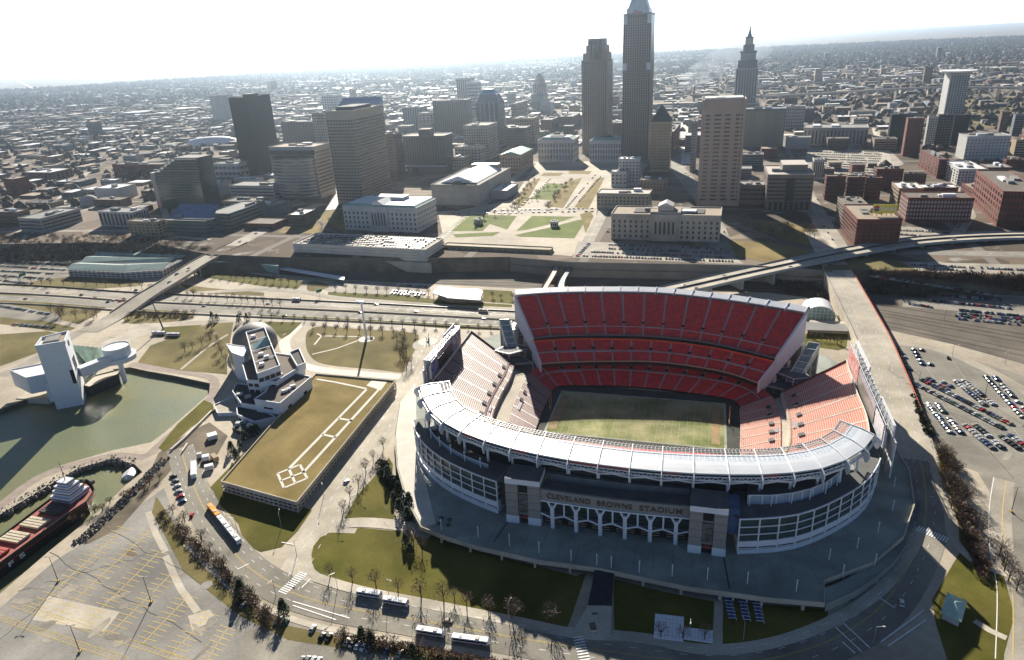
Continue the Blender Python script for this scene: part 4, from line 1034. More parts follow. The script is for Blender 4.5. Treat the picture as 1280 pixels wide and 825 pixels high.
for k in range(8, 22, 4):
    for s in (-8, 0, 8):
        q = offs(P, s)[k]; b = MB(); b.tube((q.x, q.y, 0), (q.x, q.y, q.z-1.5), .9, .9, 8); b.build('pier', 'concrete', bl)
# erieside avenue round the stadium
ER = [(225, 560), (238, 600), (262, 648), (300, 700), (350, 735), (420, 758), (520, 775), (640, 797), (760, 815), (900, 830), (1010, 812), (1095, 765), (1140, 700), (1158, 640), (1152, 580), (1138, 545)]
PE = road('avenue', ER, (16, 21), 'asphalt', .09, [(0, 0, 0, .22, 'yellow_paint'), (.5, 0, 0, .18, 'yellow_paint'), (3.8, 3, 7, .2, 'white_paint'), (-3.8, 3, 7, .2, 'white_paint'), (7.4, 3, 7, .18, 'white_paint')])
# western street bridge (rises over the railway) with its red-railed retaining walls
W3 = [(1146, 575, 0), (1128, 520, 1.5), (1108, 465, 4.5), (1090, 420, 8), (1072, 385, 11), (1056, 355, 14), (1040, 325, 15), (1020, 290, 15.2)]
PW = road('avenue', W3, (24, 25), 'concrete', .14, [(0, 0, 0, .3, 'yellow_paint'), (4, 3, 7, .22, 'white_paint'), (-4, 3, 7, .22, 'white_paint'), (8, 3, 7, .22, 'white_paint')])
P = catmull(gl(W3[1:7]), 6)
for s, m_, lb in ((-1, 'wall_red', 'long red-railed retaining wall along the lot side of the bridge road'), (1, 'concrete', 'concrete retaining wall of the bridge road on its stadium side')):
    b = MB(); Q = offs(P, s*12.6); Q2 = offs(P, s*12.2)
    b.strip([Vector((p.x, p.y, -.2)) for p in Q], [p+Vector((0, 0, 1.2)) for p in Q], 0); b.strip([p+Vector((0, 0, 1.2)) for p in Q], [p+Vector((0, 0, 1.2)) for p in Q2], 0); b.strip([p for p in Q2], [p+Vector((0, 0, 1.2)) for p in Q2], 0)
    tag(b.build('retaining_wall', m_), lb, 'wall')

# alfred lane: from the junction up between garage and stadium
AL = [(362, 738), (385, 692), (425, 620), (466, 555), (500, 500), (528, 450), (545, 415)]
road('avenue', AL, (19, 21), 'concrete', .075, [(0, 0, 0, .22, 'yellow_paint'), (4, 3, 7, .2, 'white_paint'), (-4, 3, 7, .2, 'white_paint')])
# pavements
road('sidewalk', [(392, 721), (450, 738), (545, 757), (650, 778), (720, 792), (800, 797), (880, 812), (960, 805), (1035, 779), (1100, 738), (1138, 690), (1150, 660)], 5.5, 'concrete', .13)
road('sidewalk', [(445, 664), (400, 665), (385, 690), (387, 712), (398, 722)], 4, 'concrete', .135)
road('sidewalk', [(420, 656), (450, 653), (500, 657), (540, 668)], 8, 'concrete', .14)
road('sidewalk', [(232, 680), (290, 735), (350, 768), (420, 788), (560, 810), (680, 832)], 3, 'concrete', .12)
road('sidewalk', [(1163, 565), (1172, 600), (1185, 640), (1190, 670), (1215, 700), (1250, 715), (1275, 722)], 4, 'concrete', .12)
road('sidewalk', [(1218, 776), (1240, 790), (1258, 798)], 3, 'concrete', .12)
road('sidewalk', [(163, 455), (225, 465), (263, 472), (268, 485), (262, 500), (235, 525), (200, 556), (180, 571), (140, 570), (75, 586), (40, 602), (0, 632), (-80, 685)], 7, 'paver', .05)
road('path', [(285, 418), (260, 434), (226, 462)], 2.5, 'concrete', .12)

for pts in ([(393, 431), (402, 420), (450, 421)], [(402, 420), (396, 417)], [(390, 443), (420, 436), (447, 426)]): road('path', pts, 1.6, 'concrete_light', .14, sm=False)
# ring round the monument near the scoreboard
def disc(name, px, r, z, m, lift):
    c = G(px[0], px[1], z); b = MB(); b.prism([(c.x+r*math.cos(t*math.pi/16), c.y+r*math.sin(t*math.pi/16)) for t in range(32)], z, z+lift, 0, bottom=False); return structure(b.build(name, m))
disc('plaza', (541, 430), 17, 0, 'concrete', .12); disc('plaza', (535, 427), 8.5, 0, 'concrete_light', .2)
disc('plaza', (458, 424), 7, 0, 'concrete_light', .2)
# crosswalks and stop bars
def bars(px0, px1, w, n, name='crosswalk', L_=None, z=.21, ww=.6, m='white_paint'):
    a, c = G(*px0, 0), G(*px1, 0); d = (c-a); q = Vector((-d.y, d.x, 0)).normalized()*w/2; b = MB()
    for k in range(n):
        p = a+d*(k+.5)/n; t = d.normalized()*ww/2; b.quad(p-q-t+Vector((0, 0, z)), p-q+t+Vector((0, 0, z)), p+q+t+Vector((0, 0, z)), p+q-t+Vector((0, 0, z)))
    structure(b.build(name, m))
def line(name, *pts, w=.5, m='white_paint', z=.21):
    P = [G(x, y, 0) for x, y in pts]; b = MB(); dashes(b, P, 0, 1, 0, w, z); structure(b.build(name, m))
bars((352, 742), (380, 716), 5, 12); bars((722, 795), (735, 838), 4.5, 12); bars((1146, 660), (1185, 676), 5, 12); bars((1128, 561), (1164, 563), 5, 26, ww=.95)
for seg in (((297, 712), (311, 705)), ((377, 735), (388, 724)), ((352, 678), (368, 681)), ((366, 752), (437, 773)), ((366, 757), (420, 775)), ((1044, 784), (1077, 815)), ((1054, 779), (1087, 810)), ((1100, 748), (1118, 760)), ((1101, 803), (1155, 763)), ((1110, 808), (1158, 775)), ((1053, 803), (1069, 817))): line('stop_line', *seg)
# ---- big empty lot: yellow bays in herringbone rows
def bayrow(a, c, n, w, slant, both=True, m='yellow_paint', lw=.35):
    A, C_ = G(*a, 0), G(*c, 0); d = (C_-A); dn = d.normalized(); q = Vector((-dn.y, dn.x, 0)); b = MB(); z = Vector((0, 0, .08))
    dashes(b, [A, C_], 0, 1, 0, lw, .08)
    for k in range(n+1):
        p = A+d*k/n
        for s in ((1, -1) if both else (1,)):
            e = p+q*s*w+dn*s*slant; t = dn*lw/2; b.quad(p-t+z, p+t+z, e+t+z, e-t+z) if s < 0 else b.quad(p-t+z, e-t+z, e+t+z, p+t+z)
    structure(b.build('bay_markings', m))
def bays(a, c, n, L_=5.6, m='yellow_paint'):
    A, C_ = G(*a, 0), G(*c, 0); D = (G(122, 706, 0)-G(100, 700, 0)).normalized(); q = Vector((-D.y, D.x, 0))*.15; b = MB(); z = Vector((0, 0, .09)); dashes(b, [A, C_], 0, 1, 0, .36, .09)
    for k in range(n+1): p = A.lerp(C_, k/n); u, v = p-D*L_+z, p+D*L_+z; b.quad(u-q, v-q, v+q, u+q)
    structure(b.build('bay_markings', m))
for a, c, n in (((155, 660), (48, 757), 15), ((187, 664), (70, 772), 16), ((199, 690), (110, 777), 14), ((212, 720), (140, 790), 11), ((236, 745), (178, 805), 10), ((262, 767), (215, 818), 8)): bays(a, c, n)
bayrow((285, 785), (255, 830), 7, 4.6, 1.2)
for a, c in (((18, 755), (240, 828)), ((0, 772), (160, 825))): bars(a, c, 2.6, 46, 'hatch_marking', z=.09, ww=.25, m='yellow_paint'); 
line('hatch_line', (18, 752), (240, 825), w=.25, m='yellow_paint', z=.09); line('hatch_line', (14, 758), (236, 831), w=.25, m='yellow_paint', z=.09)
line('hatch_line', (0, 769), (160, 822), w=.25, m='yellow_paint', z=.09); line('hatch_line', (-2, 775), (156, 829), w=.25, m='yellow_paint', z=.09)
for pts in ([(185, 640), (195, 668), (207, 690)], [(207, 695), (225, 735), (247, 765)]): road('patched_strip', pts, 3.2, 'concrete', .07, sm=False)
sheet('patch', [(235, 770), (262, 762), (272, 775), (240, 788)], 0, 'concrete', .07); sheet('patch', [(156, 690), (165, 684), (172, 694), (160, 697)], 0, 'dirt', .07)
sheet('patch', [(60, 745), (150, 765), (130, 790), (40, 775)], 0, 'concrete', .05)
# right-hand lot: white bays
for a, c, n in (((1150, 448), (1180, 490), 16), ((1190, 450), (1225, 500), 16), ((1238, 470), (1275, 515), 14), ((1165, 505), (1190, 545), 14), ((1215, 510), (1245, 560), 14), ((1255, 520), (1300, 580), 14)): bayrow(a, c, n, 5, .3, True, 'white_faded', .25)

road('lot_lane', [(1118, 428), (1170, 436), (1225, 458), (1280, 488), (1330, 520)], 9, 'asphalt_lit', .07, [(3, 0, 0, .3, 'yellow_paint')])
road('lot_lane', [(1255, 600), (1250, 640), (1252, 690), (1262, 740), (1262, 830)], 10, 'asphalt_lit', .07, [(-4.6, 0, 0, .35, 'white_paint'), (1, 0, 0, .4, 'yellow_paint')])
# plaza deck round the stadium
dk = [(500, 505), (494, 545), (497, 585), (508, 625), (527, 660), (560, 673), (600, 685), (675, 702), (750, 712), (860, 735), (960, 749), (1030, 755), (1029, 727), (1090, 704), (1128, 672), (1142, 632), (1136, 590), (1118, 560), (1105, 530), (1100, 500)]
DP = [G(x, y, 4) for x, y in dk]; DP += [S(152, 60, 4), S(130, 96, 4), S(60, 118, 4), S(0, 122, 4), S(-60, 118, 4), S(-128, 100, 4), S(-152, 60, 4)]
inn_ = [Lc(p) for p in DP]
IP = []
for u, v in inn_:
    a = math.atan2(v+20, u); c = (abs(math.cos(a))**2.6+abs(math.sin(a))**2.6)**(-1/2.6); IP.append(S(118*c*math.cos(a)*.98, -20+105*c*math.sin(a), 4))
b = MB(); DPc, IPc = DP+[DP[0]], IP+[IP[0]]; b.strip(DPc, IPc); structure(b.build('plaza_deck', 'concrete_deck'))
b = MB(); wall = DP[:21]; O = offs(wall, -.5); b.strip([Vector((p.x, p.y, 2.6)) for p in O], [p+Vector((0, 0, 1.1)) for p in O]); b.strip([p+Vector((0, 0, 1.1)) for p in O], [p+Vector((0, 0, 1.1)) for p in wall]); b.strip(wall, [p+Vector((0, 0, 1.1)) for p in wall])
dwall = tag(b.build('parapet_wall', 'concrete'), 'low concrete parapet along the curved edge of the raised stadium plaza', 'wall')
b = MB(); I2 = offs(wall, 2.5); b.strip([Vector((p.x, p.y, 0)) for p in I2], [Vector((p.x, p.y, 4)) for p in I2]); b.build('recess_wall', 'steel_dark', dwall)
W2 = resample(wall, 34)
for k in range(3, 30):
    q = W2[k]; b = MB(); b.box((q.x, q.y, 0), (1.1, 1.4, 3.2), 0); b.build('pier', 'concrete', dwall)
b = MB(); b.strip([Vector((p.x, p.y, 0)) for p in DP[20:]], DP[20:]); b.build('rear_wall', 'concrete', dwall)
sheet('plaza', [(498, 505), (519, 480), (521, 540), (531, 600), (545, 655), (529, 659), (510, 625), (498, 585), (495, 545)], 4, 'concrete_light', .07)  # sunlit part of the deck painted as a paler sheet, ending near the shadow edge
# lower ramp to the right of the deck
b = MB(); A = [G(x, y, z) for x, y, z in ((1032, 757, 3.6), (1075, 737, 3), (1120, 700, 2.2), (1142, 660, 1.4), (1150, 625, .6))]; C_ = [G(x, y, z) for x, y, z in ((1030, 735, 3.6), (1060, 722, 3), (1108, 688, 2.2), (1135, 655, 1.4), (1142, 620, .6))]
A = catmull(A, 5); C_ = catmull(C_, 5); b.strip(A, C_); b.strip([Vector((p.x, p.y, 0)) for p in A], [p+Vector((0, 0, 1)) for p in A]); structure(b.build('ramp', 'concrete_deck'))
# broad ramp and steps down to the avenue
b = MB(); t0, t1 = G(744, 709, 4), G(768, 713, 4); m0, m1 = G(735, 756, 2.0), G(765, 757, 2.0); e0, e1 = G(716, 789, .2), G(764, 797, .2)
b.quad(m0, m1, t1, t0, 1); b.quad(e0, e1, m1, m0, 0); b.quad(Vector((m0.x, m0.y, 0)), m0, t0, Vector((t0.x, t0.y, 0))); b.quad(Vector((m1.x, m1.y, 0)), m1, t1, Vector((t1.x, t1.y, 0)))
for k in range(10):
    f = k/10; b.beam(m0.lerp(t0, f)+Vector((0, 0, .1)), m1.lerp(t1, f)+Vector((0, 0, .1)), .3, .2, 1)
structure(b.build('ramp', ['concrete', 'stair_blue']))

for px in ((743, 765), (741, 784)):
    c = G(px[0], px[1], 1.0); b = MB(); b.box((c.x, c.y, .3), (2.6, 4.2, 1.2), .1, 0, 1); b.build  # planter
    tag(b.build('planter', ['concrete', 'dirt']), 'square planter on the ramp, '+('higher one by the blue steps' if px[1] < 770 else 'lower one near the crosswalk'), 'planter')

road('access_road', [(1088, 345, 12), (1140, 353, 8.5), (1200, 362, 4), (1250, 371, .3)], 8, 'asphalt_lit', .3)
sheet('parking_lot', [(1125, 327), (1290, 331), (1290, 344), (1150, 339)], 15, 'asphalt_lit', .06)
sheet('tree_strip', [(1045, 318), (1125, 326), (1150, 339), (1075, 337), (1030, 338)], 15, 'grass_dry', .05)
sheet('parking_lot', [(55, 250), (108, 247), (118, 262), (60, 268)], 15, 'asphalt_lit', .06)
sheet('parking_lot', [(215, 250), (258, 240), (262, 262), (215, 268)], 15, 'asphalt_lit', .06)
# worn patches, tar repairs and stains scattered over the paving
rp_ = random.Random(17)
for i in range(46):
    x, y = (rp_.uniform(20, 280), rp_.uniform(690, 820)) if i < 22 else ((rp_.uniform(1130, 1270), rp_.uniform(440, 600)) if i < 34 else (rp_.uniform(130, 560), rp_.uniform(385, 460)))
    c = G(x, y, 0); L1, L2, a = rp_.uniform(1, 7), rp_.uniform(.8, 3), rp_.uniform(0, 3.1)
    sheet('patch', [(c.x+L1*math.cos(t*.9)*math.cos(a)*rp_.uniform(.7, 1.2)-L2*math.sin(t*.9)*math.sin(a), c.y+L1*math.cos(t*.9)*math.sin(a)+L2*math.sin(t*.9)*math.cos(a)*rp_.uniform(.7, 1.2)) for t in range(7)], 0, rp_.choice(['asphalt', 'asphalt_old', 'asphalt_lit', 'asphalt']), .075, world=True)
for a_, c_ in (((60, 690), (250, 800)), ((20, 740), (200, 690)), ((130, 660), (290, 745)), ((0, 800), (120, 700)), ((1140, 500), (1270, 545)), ((1120, 440), (1270, 600))):
    P_ = [G(*a_, 0).lerp(G(*c_, 0), k/14)+Vector((rp_.uniform(-1.5, 1.5), rp_.uniform(-1.5, 1.5), 0)) for k in range(15)]; b = MB(); dashes(b, P_, 0, 1, 0, .3, .085); structure(b.build('tar_seam', 'asphalt_dark'))

# ================= city =================

RES = []   # reserved footprints (centre, radius)
def solve(f, target, lo, hi):
    a = f(lo)-target
    for _ in range(50):
        m = (lo+hi)/2; v = f(m)-target
        if (v > 0) == (a > 0): lo = m
        else: hi = m
    return (lo+hi)/2
_wm = {}
def bld(name, label, cat, C, xf, xs, yt, z0=15.0, ang=-19.0, wall='stone', roof='roof_grey', win='glass_dark', cols=10, scols=None, rows=8, style='punch', base=4.0, top=3.0, ww=.5, wh=.5,
        depth=None, h=None, w=None, group=None, parapet=1.0, units=3, detail=True, budget=100, rt=None, sidewin=True):
    c = G(C[0], C[1], z0); a = math.radians(ang); f = Vector((math.cos(a), math.sin(a), 0)); s = Vector((-f.y, f.x, 0))
    left = xf < C[0]
    if left: f = -f
    w = w or solve(lambda t: PR(c+f*t)[0], xf, 1, 420)
    d = depth or solve(lambda t: PR(c+s*t)[0], xs, 1, 420)
    if not depth and (d > 170 or d < 8): d = min(60, max(14, w*.6))
    h = h or solve(lambda t: PR(c+Vector((0, 0, t)))[1], yt, 1, 400)
    o = thing(name, label, cat, c, group); RES.append((c+f*w/2+s*d/2, f, s, w/2+6, d/2+6))
    P = [c, c+f*w, c+f*w+s*d, c+s*d]; b = MB(); b.prism([(p.x, p.y) for p in P], z0-1, z0+h, 0, 1); b.build('wall', [wall, roof], o)
    # parapet as four low walls
    if parapet:
        b = MB()
        for i in range(4):
            p, q = P[i], P[(i+1) % 4]; b.beam(p+Vector((0, 0, z0*0+h+parapet/2-.1)), q+Vector((0, 0, h+parapet/2-.1)), .9, parapet+.2)
        b.build('parapet', wall, o)
    rnd = random.Random(int(C[0]*7+C[1]))
    um = 'roof_grey'
    for k in range(units):
        u = MB(); x = w*(.2+.6*rnd.random()); y = d*(.25+.5*rnd.random()); q = c+f*x+s*y
        u.box((q.x, q.y, z0+h-.05), (w*(.08+.14*rnd.random()), d*(.1+.15*rnd.random()), 1.6+2.4*rnd.random()), a); u.build('rooftop_unit', 'roof_white' if rnd.random() < .35 else um, o)
    if style == 'none': return o, c, f, s, w, d, h
    faces = [(c, f, -s, w, cols)]
    if sidewin: faces.append((c, s, -f, d, scols or max(2, int(cols*d/w))))
    cnt = [0]; rest = MB()
    zb, zt = base, h-top; rh = (zt-zb)/rows
    def pane(p0, dr, nn, wd, hh, z):
        """a window standing 10 cm proud of its wall"""
        if cnt[0] < budget:
            cnt[0] += 1; key = (round(wd, 2), round(hh, 2), round(dr.x, 3), round(dr.y, 3), win)
            if key not in _wm:
                m_ = MB(); q = nn*.12; A = [Vector((0, 0, 0)), dr*wd, dr*wd, Vector((0, 0, 0))]
                m_.prism([(x.x, x.y) for x in (Vector((0, 0, 0)), dr*wd, dr*wd+q, q)], 0, hh); ob = m_.build('window', win, None, world=False); _wm[key] = ob.data; bpy.data.objects.remove(ob)
            ob = bpy.data.objects.new('window' if style != 'band' else 'window_band', _wm[key]); COL.objects.link(ob); ob.parent = o; ob.location = (p0+Vector((0, 0, z)))-c
        else:
            q = nn*.12; x0 = p0; x1 = p0+dr*wd; rest.prism([(x.x, x.y) for x in (x0, x1, x1+q, x0+q)], c.z+z, c.z+z+hh)
    for p0, dr, nn, L_, nc in faces:
        if style == 'punch':
            cw = L_/nc
            for r in range(rows):
                for k in range(nc): pane(p0+dr*(cw*(k+.5-ww/2)), dr, nn, cw*ww, rh*wh, zb+rh*(r+.5-wh/2))
        elif style == 'band':
            for r in range(rows): pane(p0+dr*L_*.025, dr, nn, L_*.95, rh*wh, zb+rh*(r+.5-wh/2))
        elif style == 'vert':
            cw = L_/nc
            for k in range(nc): pane(p0+dr*(cw*(k+.5-ww/2)), dr, nn, cw*ww, zt-zb, zb)
    if rest.v: tag(rest.build('windows', win, o), kind='stuff')
    return o, c, f, s, w, d, h
def bx(o, c, f, s, x0, x1, y0, y1, z0, z1, m, nm, top=None):
    """box in a building's own frame"""
    P = [c+f*x+s*y for x, y in ((x0, y0), (x1, y0), (x1, y1), (x0, y1))]; b = MB(); b.prism([(p.x, p.y) for p in P], c.z+z0, c.z+z1, 0, 1 if top else 0); return b.build(nm, [m, top] if top else m, o)
def pyr(o, c, f, s, x0, x1, y0, y1, z0, z1, m, nm, k=0.0, ridge=None):
    P = [c+f*x+s*y+Vector((0, 0, z0)) for x, y in ((x0, y0), (x1, y0), (x1, y1), (x0, y1))]; b = MB()
    cx, cy = (x0+x1)/2, (y0+y1)/2
    if ridge is None: Q = [c+f*(cx+(x-cx)*k)+s*(cy+(y-cy)*k)+Vector((0, 0, z1)) for x, y in ((x0, y0), (x1, y0), (x1, y1), (x0, y1))]
    elif ridge == 'y': Q = [c+f*(cx+(x-cx)*.001)+s*y+Vector((0, 0, z1)) for x, y in ((x0, y0), (x1, y0), (x1, y1), (x0, y1))]
    else: Q = [c+f*x+s*(cy+(y-cy)*.001)+Vector((0, 0, z1)) for x, y in ((x0, y0), (x1, y0), (x1, y1), (x0, y1))]
    for i in range(4): b.quad(P[i], P[(i+1) % 4], Q[(i+1) % 4], Q[i])
    b.quad(*Q); return b.build(nm, m, o)
# --- tall towers
o, c, f, s, w, d, h = bld('office_tower', 'tall black glass slab tower alone at the left of downtown', 'skyscraper', (325, 219), 304, 353, 122, wall='tower_black', win='tower_black_glass', roof='roof_dark', style='band', rows=38, base=8, top=14, wh=.45, units=0)
bx(o, c, f, s, w*.25, w*.6, d*.3, d*.7, h, h+5, 'tower_black', 'penthouse')

bld('office_tower', 'plain pale slab building just behind the black glass tower', 'office building', (289, 152), 268, 296, 119, wall='stone_grey', style='none', units=0)
o, c, f, s, w, d, h = bld('office_tower', 'brown federal office tower with a dense grid of square windows beside the banded building', 'skyscraper', (455, 256), 423, 490, 139, wall='grid_stone', cols=9, scols=14, rows=26, base=5, top=11, ww=.76, wh=.5, roof='roof_grey', units=0)
bx(o, c, f, s, w*.15, w*.85, d*.2, d*.75, h, h+5, 'roof_dark', 'penthouse')
# banded office with a rounded glazed front
o, c, f, s, w, d, h = bld('office_building', 'mid-rise office with rounded banded glass front, beside the brown gridded tower', 'office building', (402, 249), 347, 413, 184, wall='stone_grey', style='band', rows=12, base=8, top=6, wh=.5, roof='roof_tan', win='glass_gold', depth=45)
b = MB(); b2 = MB(); cc = c+f*w*.5
for k in range(12):
    (b if 1 else b).lathe((cc.x, cc.y, 15+6+k*5.1), [(w*.46, 0), (w*.46, 2.5)], 20, 0, math.pi, 2*math.pi, 1, .45, math.radians(-19)); b2.lathe((cc.x, cc.y, 15+6+k*5.1+2.5), [(w*.452, 0), (w*.452, 2.6)], 20, 0, math.pi, 2*math.pi, 1, .45, math.radians(-19))
q = b.build('rounded_front', 'stone_grey', o); tag(b2.build('glazing', 'glass_gold', q))
bx(o, c, f, s, w*.0, w, -2, 0, h-12, h-5, 'glass_dark', 'window_band')

# Lake-side stepped dark glass tower and its podium
o, c, f, s, w, d, h = bld('office_tower', 'stepped dark green glass tower rising from the blue-glass podium', 'skyscraper', (258, 262), 203, 275, 222, wall='glass_stepped', style='none', depth=36, units=0, parapet=0)
for k in range(7):
    x1 = w*(1-.02*k); x0_ = w*(.0); bx(o, c, f, s, 0, w*(1-.0*k) if k < 2 else w*(.98-.09*(k-1)), 2+k*.5, d, h+k*4.2, h+k*4.2+4.1, 'glass_stepped', 'tier', 'roof_grey')
H2 = h+7*4.2
for k in range(int(H2/4.1)):
    ww_ = w if k*4.1 < h+8 else w*(.98-.09*((k*4.1-h)/4.2-1)); bx(o, c, f, s, 0, ww_, -.5, 0 if k*4.1 < h else 3, k*4.1+2.6, k*4.1+3.9, 'band_grey', 'spandrel') if k > 3 else None
    if k > 3: bx(o, c, f, s, -.4, 0, 0, d, k*4.1+2.8, k*4.1+3.8, 'tower_black', 'spandrel')
bx(o, c, f, s, w, w+12, 4, d, 0, h+6, 'stone', 'side_core', 'roof_white')

P0 = c
o, c, f, s, w, d, h = bld('podium_building', 'glass podium below the stepped tower, with sloping blue glass roof and stone base', 'office building', (262, 297), 207, 300, 277, z0=10, wall='glass_green', style='band', rows=4, base=1, top=.5, wh=.45, win='band_grey', roof='roof_grey', depth=40, parapet=.6)
b = MB(); A = [c+f*x+s*y for x, y in ((w*.02, 14), (w*1.0, 14), (w*.95, 36), (w*.05, 36))]; z1, z2 = 10+h+.3, 10+h+15
b.quad(Vector((A[0].x, A[0].y, z1)), Vector((A[1].x, A[1].y, z1)), Vector((A[2].x, A[2].y, z2)), Vector((A[3].x, A[3].y, z2))); b.build('sloping_roof', 'glass_blue', o)
bx(o, c, f, s, -40, w*1.08, -4, 0, -9, -1.0, 'tan_wall', 'base_wall')
o, c, f, s, w, d, h = bld('office_building', 'low green glass office with pointed white atrium fin at the road bend', 'office building', (290, 288), 262, 335, 268, z0=13, wall='glass_green', style='band', rows=4, base=1, top=.8, wh=.5, win='tan_wall', roof='roof_grey', units=1)
b = MB(); p = c+f*w*.9+s*2; b.tri(p, p+f*7+s*20, p+f*6+Vector((0, 0, 29))); b.tri(p+f*7+s*20, p+f*18+s*4, p+f*6+Vector((0, 0, 29))); b.tri(p, p+f*6+Vector((0, 0, 29)), p+f*18+s*4); b.build('atrium_fin', 'glass_pale', o)
# blue slanted-roof building and neighbours
o, c, f, s, w, d, h = bld('office_tower', 'grey ribbed tower with a slanted blue glass top behind the brown gridded tower', 'skyscraper', (476, 205), 428, 486, 137, wall='stone_grey', style='band', rows=22, wh=.45, depth=40, units=0)
b = MB(); A = [c+f*0, c+f*w, c+f*w+s*d, c+s*d]; z = 15+h
P_ = [Vector((A[0].x, A[0].y, z)), Vector((A[1].x, A[1].y, z)), Vector((A[2].x, A[2].y, z+22)), Vector((A[3].x, A[3].y, z+22))]; b.quad(*P_); b.quad(P_[1], Vector((A[2].x, A[2].y, z)), P_[2], P_[2]); b.quad(P_[0], P_[3], P_[3], Vector((A[3].x, A[3].y, z))); b.build('slanted_roof', 'glass_sky', o)


T = [
 ('apartment_block', 'wide dark brown slab block between the black tower and the brown gridded tower', 'building', (400, 185), 356, 412, 152, dict(wall='brick_brown', cols=12, rows=10, ww=.5)),
 ('office_tower', 'pale grey tower peeping between the brown slab and the gridded tower', 'building', (414, 200), 398, 424, 141, dict(wall='stone', cols=6, rows=16)),
 ('office_building', 'light twin-topped tower left of the slanted blue roof', 'building', (422, 140), 404, 430, 119, dict(wall='stone_grey', cols=6, rows=6, budget=20)),
 ('office_tower', 'narrow dark brown tower hard against the right flank of the gridded tower', 'building', (499, 226), 480, 508, 168, dict(wall='brick_brown', cols=6, rows=14)),
 ('office_building', 'white banded office block between two dark towers right of the gridded tower', 'building', (510, 208), 500, 520, 176, dict(wall='stone', style='band', rows=8)),
 ('office_tower', 'slate blue boxy tower behind the white block, left of the dark brown slab', 'building', (529, 160), 505, 536, 134, dict(wall='slate_blue', style='vert', cols=8)),
 ('office_building', 'small white corner block in front of the tall dark brown slab', 'building', (553, 168), 525, 559, 141, dict(wall='stone', cols=6, rows=7, budget=50)),
 ('office_tower', 'broad dark brown slab with a bright sign band at its top', 'building', (585, 168), 544, 588, 125, dict(wall='dark_granite', style='vert', cols=16, ww=.5, depth=40)),
 ('office_tower', 'hazy white tower with a dark edge behind the brown slab', 'skyscraper', (588, 140), 573, 596, 98, dict(wall='stone_grey', style='vert', cols=6, budget=12)),
 ('office_tower', 'second hazy white tower, right of the white tower with the dark edge', 'skyscraper', (600, 148), 586, 604, 103, dict(wall='stone_light', style='band', rows=10, budget=12)),
 ('office_building', 'cream stone block with a grey mansard top in front of the domed glass tower', 'building', (612, 200), 582, 624, 157, dict(wall='stone', cols=10, rows=11, top=6)),
 ('office_building', 'low cream block of two wings behind the big hall', 'building', (602, 208), 570, 608, 184, dict(wall='stone', cols=8, rows=5)),
 ('office_building', 'small cream corner block touching the left wall of the hall', 'building', (580, 213), 565, 590, 197, dict(wall='tan_brick', cols=5, rows=3)),
 ('office_building', 'dark round-cornered office behind the green-roofed school board building', 'building', (658, 186), 632, 664, 160, dict(wall='dark_granite', cols=9, rows=6)),
 ('office_building', 'beige loft block with many windows between the domed tower and the white library', 'building', (668, 180), 642, 675, 148, dict(wall='tan_brick', cols=9, rows=8)),
 ('office_building', 'narrow brown office block right of the domed glass tower', 'building', (646, 158), 640, 660, 130, dict(wall='brown_stone', cols=5, rows=7, budget=30)),
 ('office_building', 'small brick warehouse behind the white library, left end', 'building', (690, 165), 676, 700, 150, dict(wall='brick', cols=6, rows=4, budget=24)),
 ('office_building', 'reddish brick loft building behind the right half of the library', 'building', (716, 160), 700, 726, 146, dict(wall='brick', cols=7, rows=4, budget=28)),
 ('office_building', 'dark loft block with a sawtooth white roof between the two tallest towers', 'building', (777, 170), 755, 783, 154, dict(wall='brick_brown', style='band', rows=4)),
 ('office_tower', 'tall beige residential slab hidden behind the pinkish-grey justice tower, left side', 'building', (868, 215), 862, 882, 152, dict(wall='stone', cols=3, rows=16, depth=30)),
 ('office_building', 'brown corner block right of the pyramid-topped tower', 'building', (841, 196), 829, 849, 165, dict(wall='brick', cols=4, rows=6, budget=30)),
 ('office_building', 'grey department store block right of the spired tower', 'building', (1004, 162), 976, 1012, 133, dict(wall='stone_grey', cols=10, rows=6, budget=60)),
 ('office_building', 'low pale drum-like pavilion building before the long colonnaded block', 'building', (1012, 186), 982, 1020, 172, dict(wall='stone_grey', style='none')),
 ('justice_building', 'pinkish low block stepping down beside the tall justice tower', 'building', (953, 256), 920, 960, 232, dict(wall='pink_granite', cols=8, rows=3, ww=.8, depth=30)),
]

for nm, lb, ct, C, xf, xs, yt, kw in T:
    kw = dict(kw); kw.setdefault('base', 5); bld(nm, lb, ct, C, xf, xs, yt, **kw)
# dark building on a wide podium
o, c, f, s, w, d, h = bld('office_tower', 'dark brown flat tower with three stepped sections on a wide black podium', 'building', (558, 216), 508, 566, 170, wall='dark_granite', style='vert', cols=16, ww=.5, depth=40, roof='roof_tan', units=0)
bx(o, c, f, s, w*.35, w*.62, 4, 24, h, h+12, 'dark_granite', 'penthouse', 'roof_tan'); bx(o, c, f, s, -4, w*1.12, -14, 4, 0, 14, 'dark_granite', 'podium', 'roof_white')
# domed glass tower
o, c, f, s, w, d, h = bld('office_tower', 'glass office tower with a blue faceted dome top in the middle of downtown', 'skyscraper', (626, 185), 598, 632, 127, wall='slate_blue', style='band', rows=24, wh=.5, depth=42, units=0)
for k in range(3): bx(o, c, f, s, w*(.04+.04*k), w*(.96-.04*k), d*(.04+.04*k), d*(.96-.04*k), h+5*k, h+5*k+5, 'slate_blue', 'tier')
pyr(o, c, f, s, w*.14, w*.86, d*.14, d*.86, h+15, h+26, 'glass_teal', 'dome', .45)

for x in (.2, .4, .6, .8): bx(o, c, f, s, w*x-1, w*x+1, -1.2, 0, 4, h, 'stone_grey', 'pilaster')
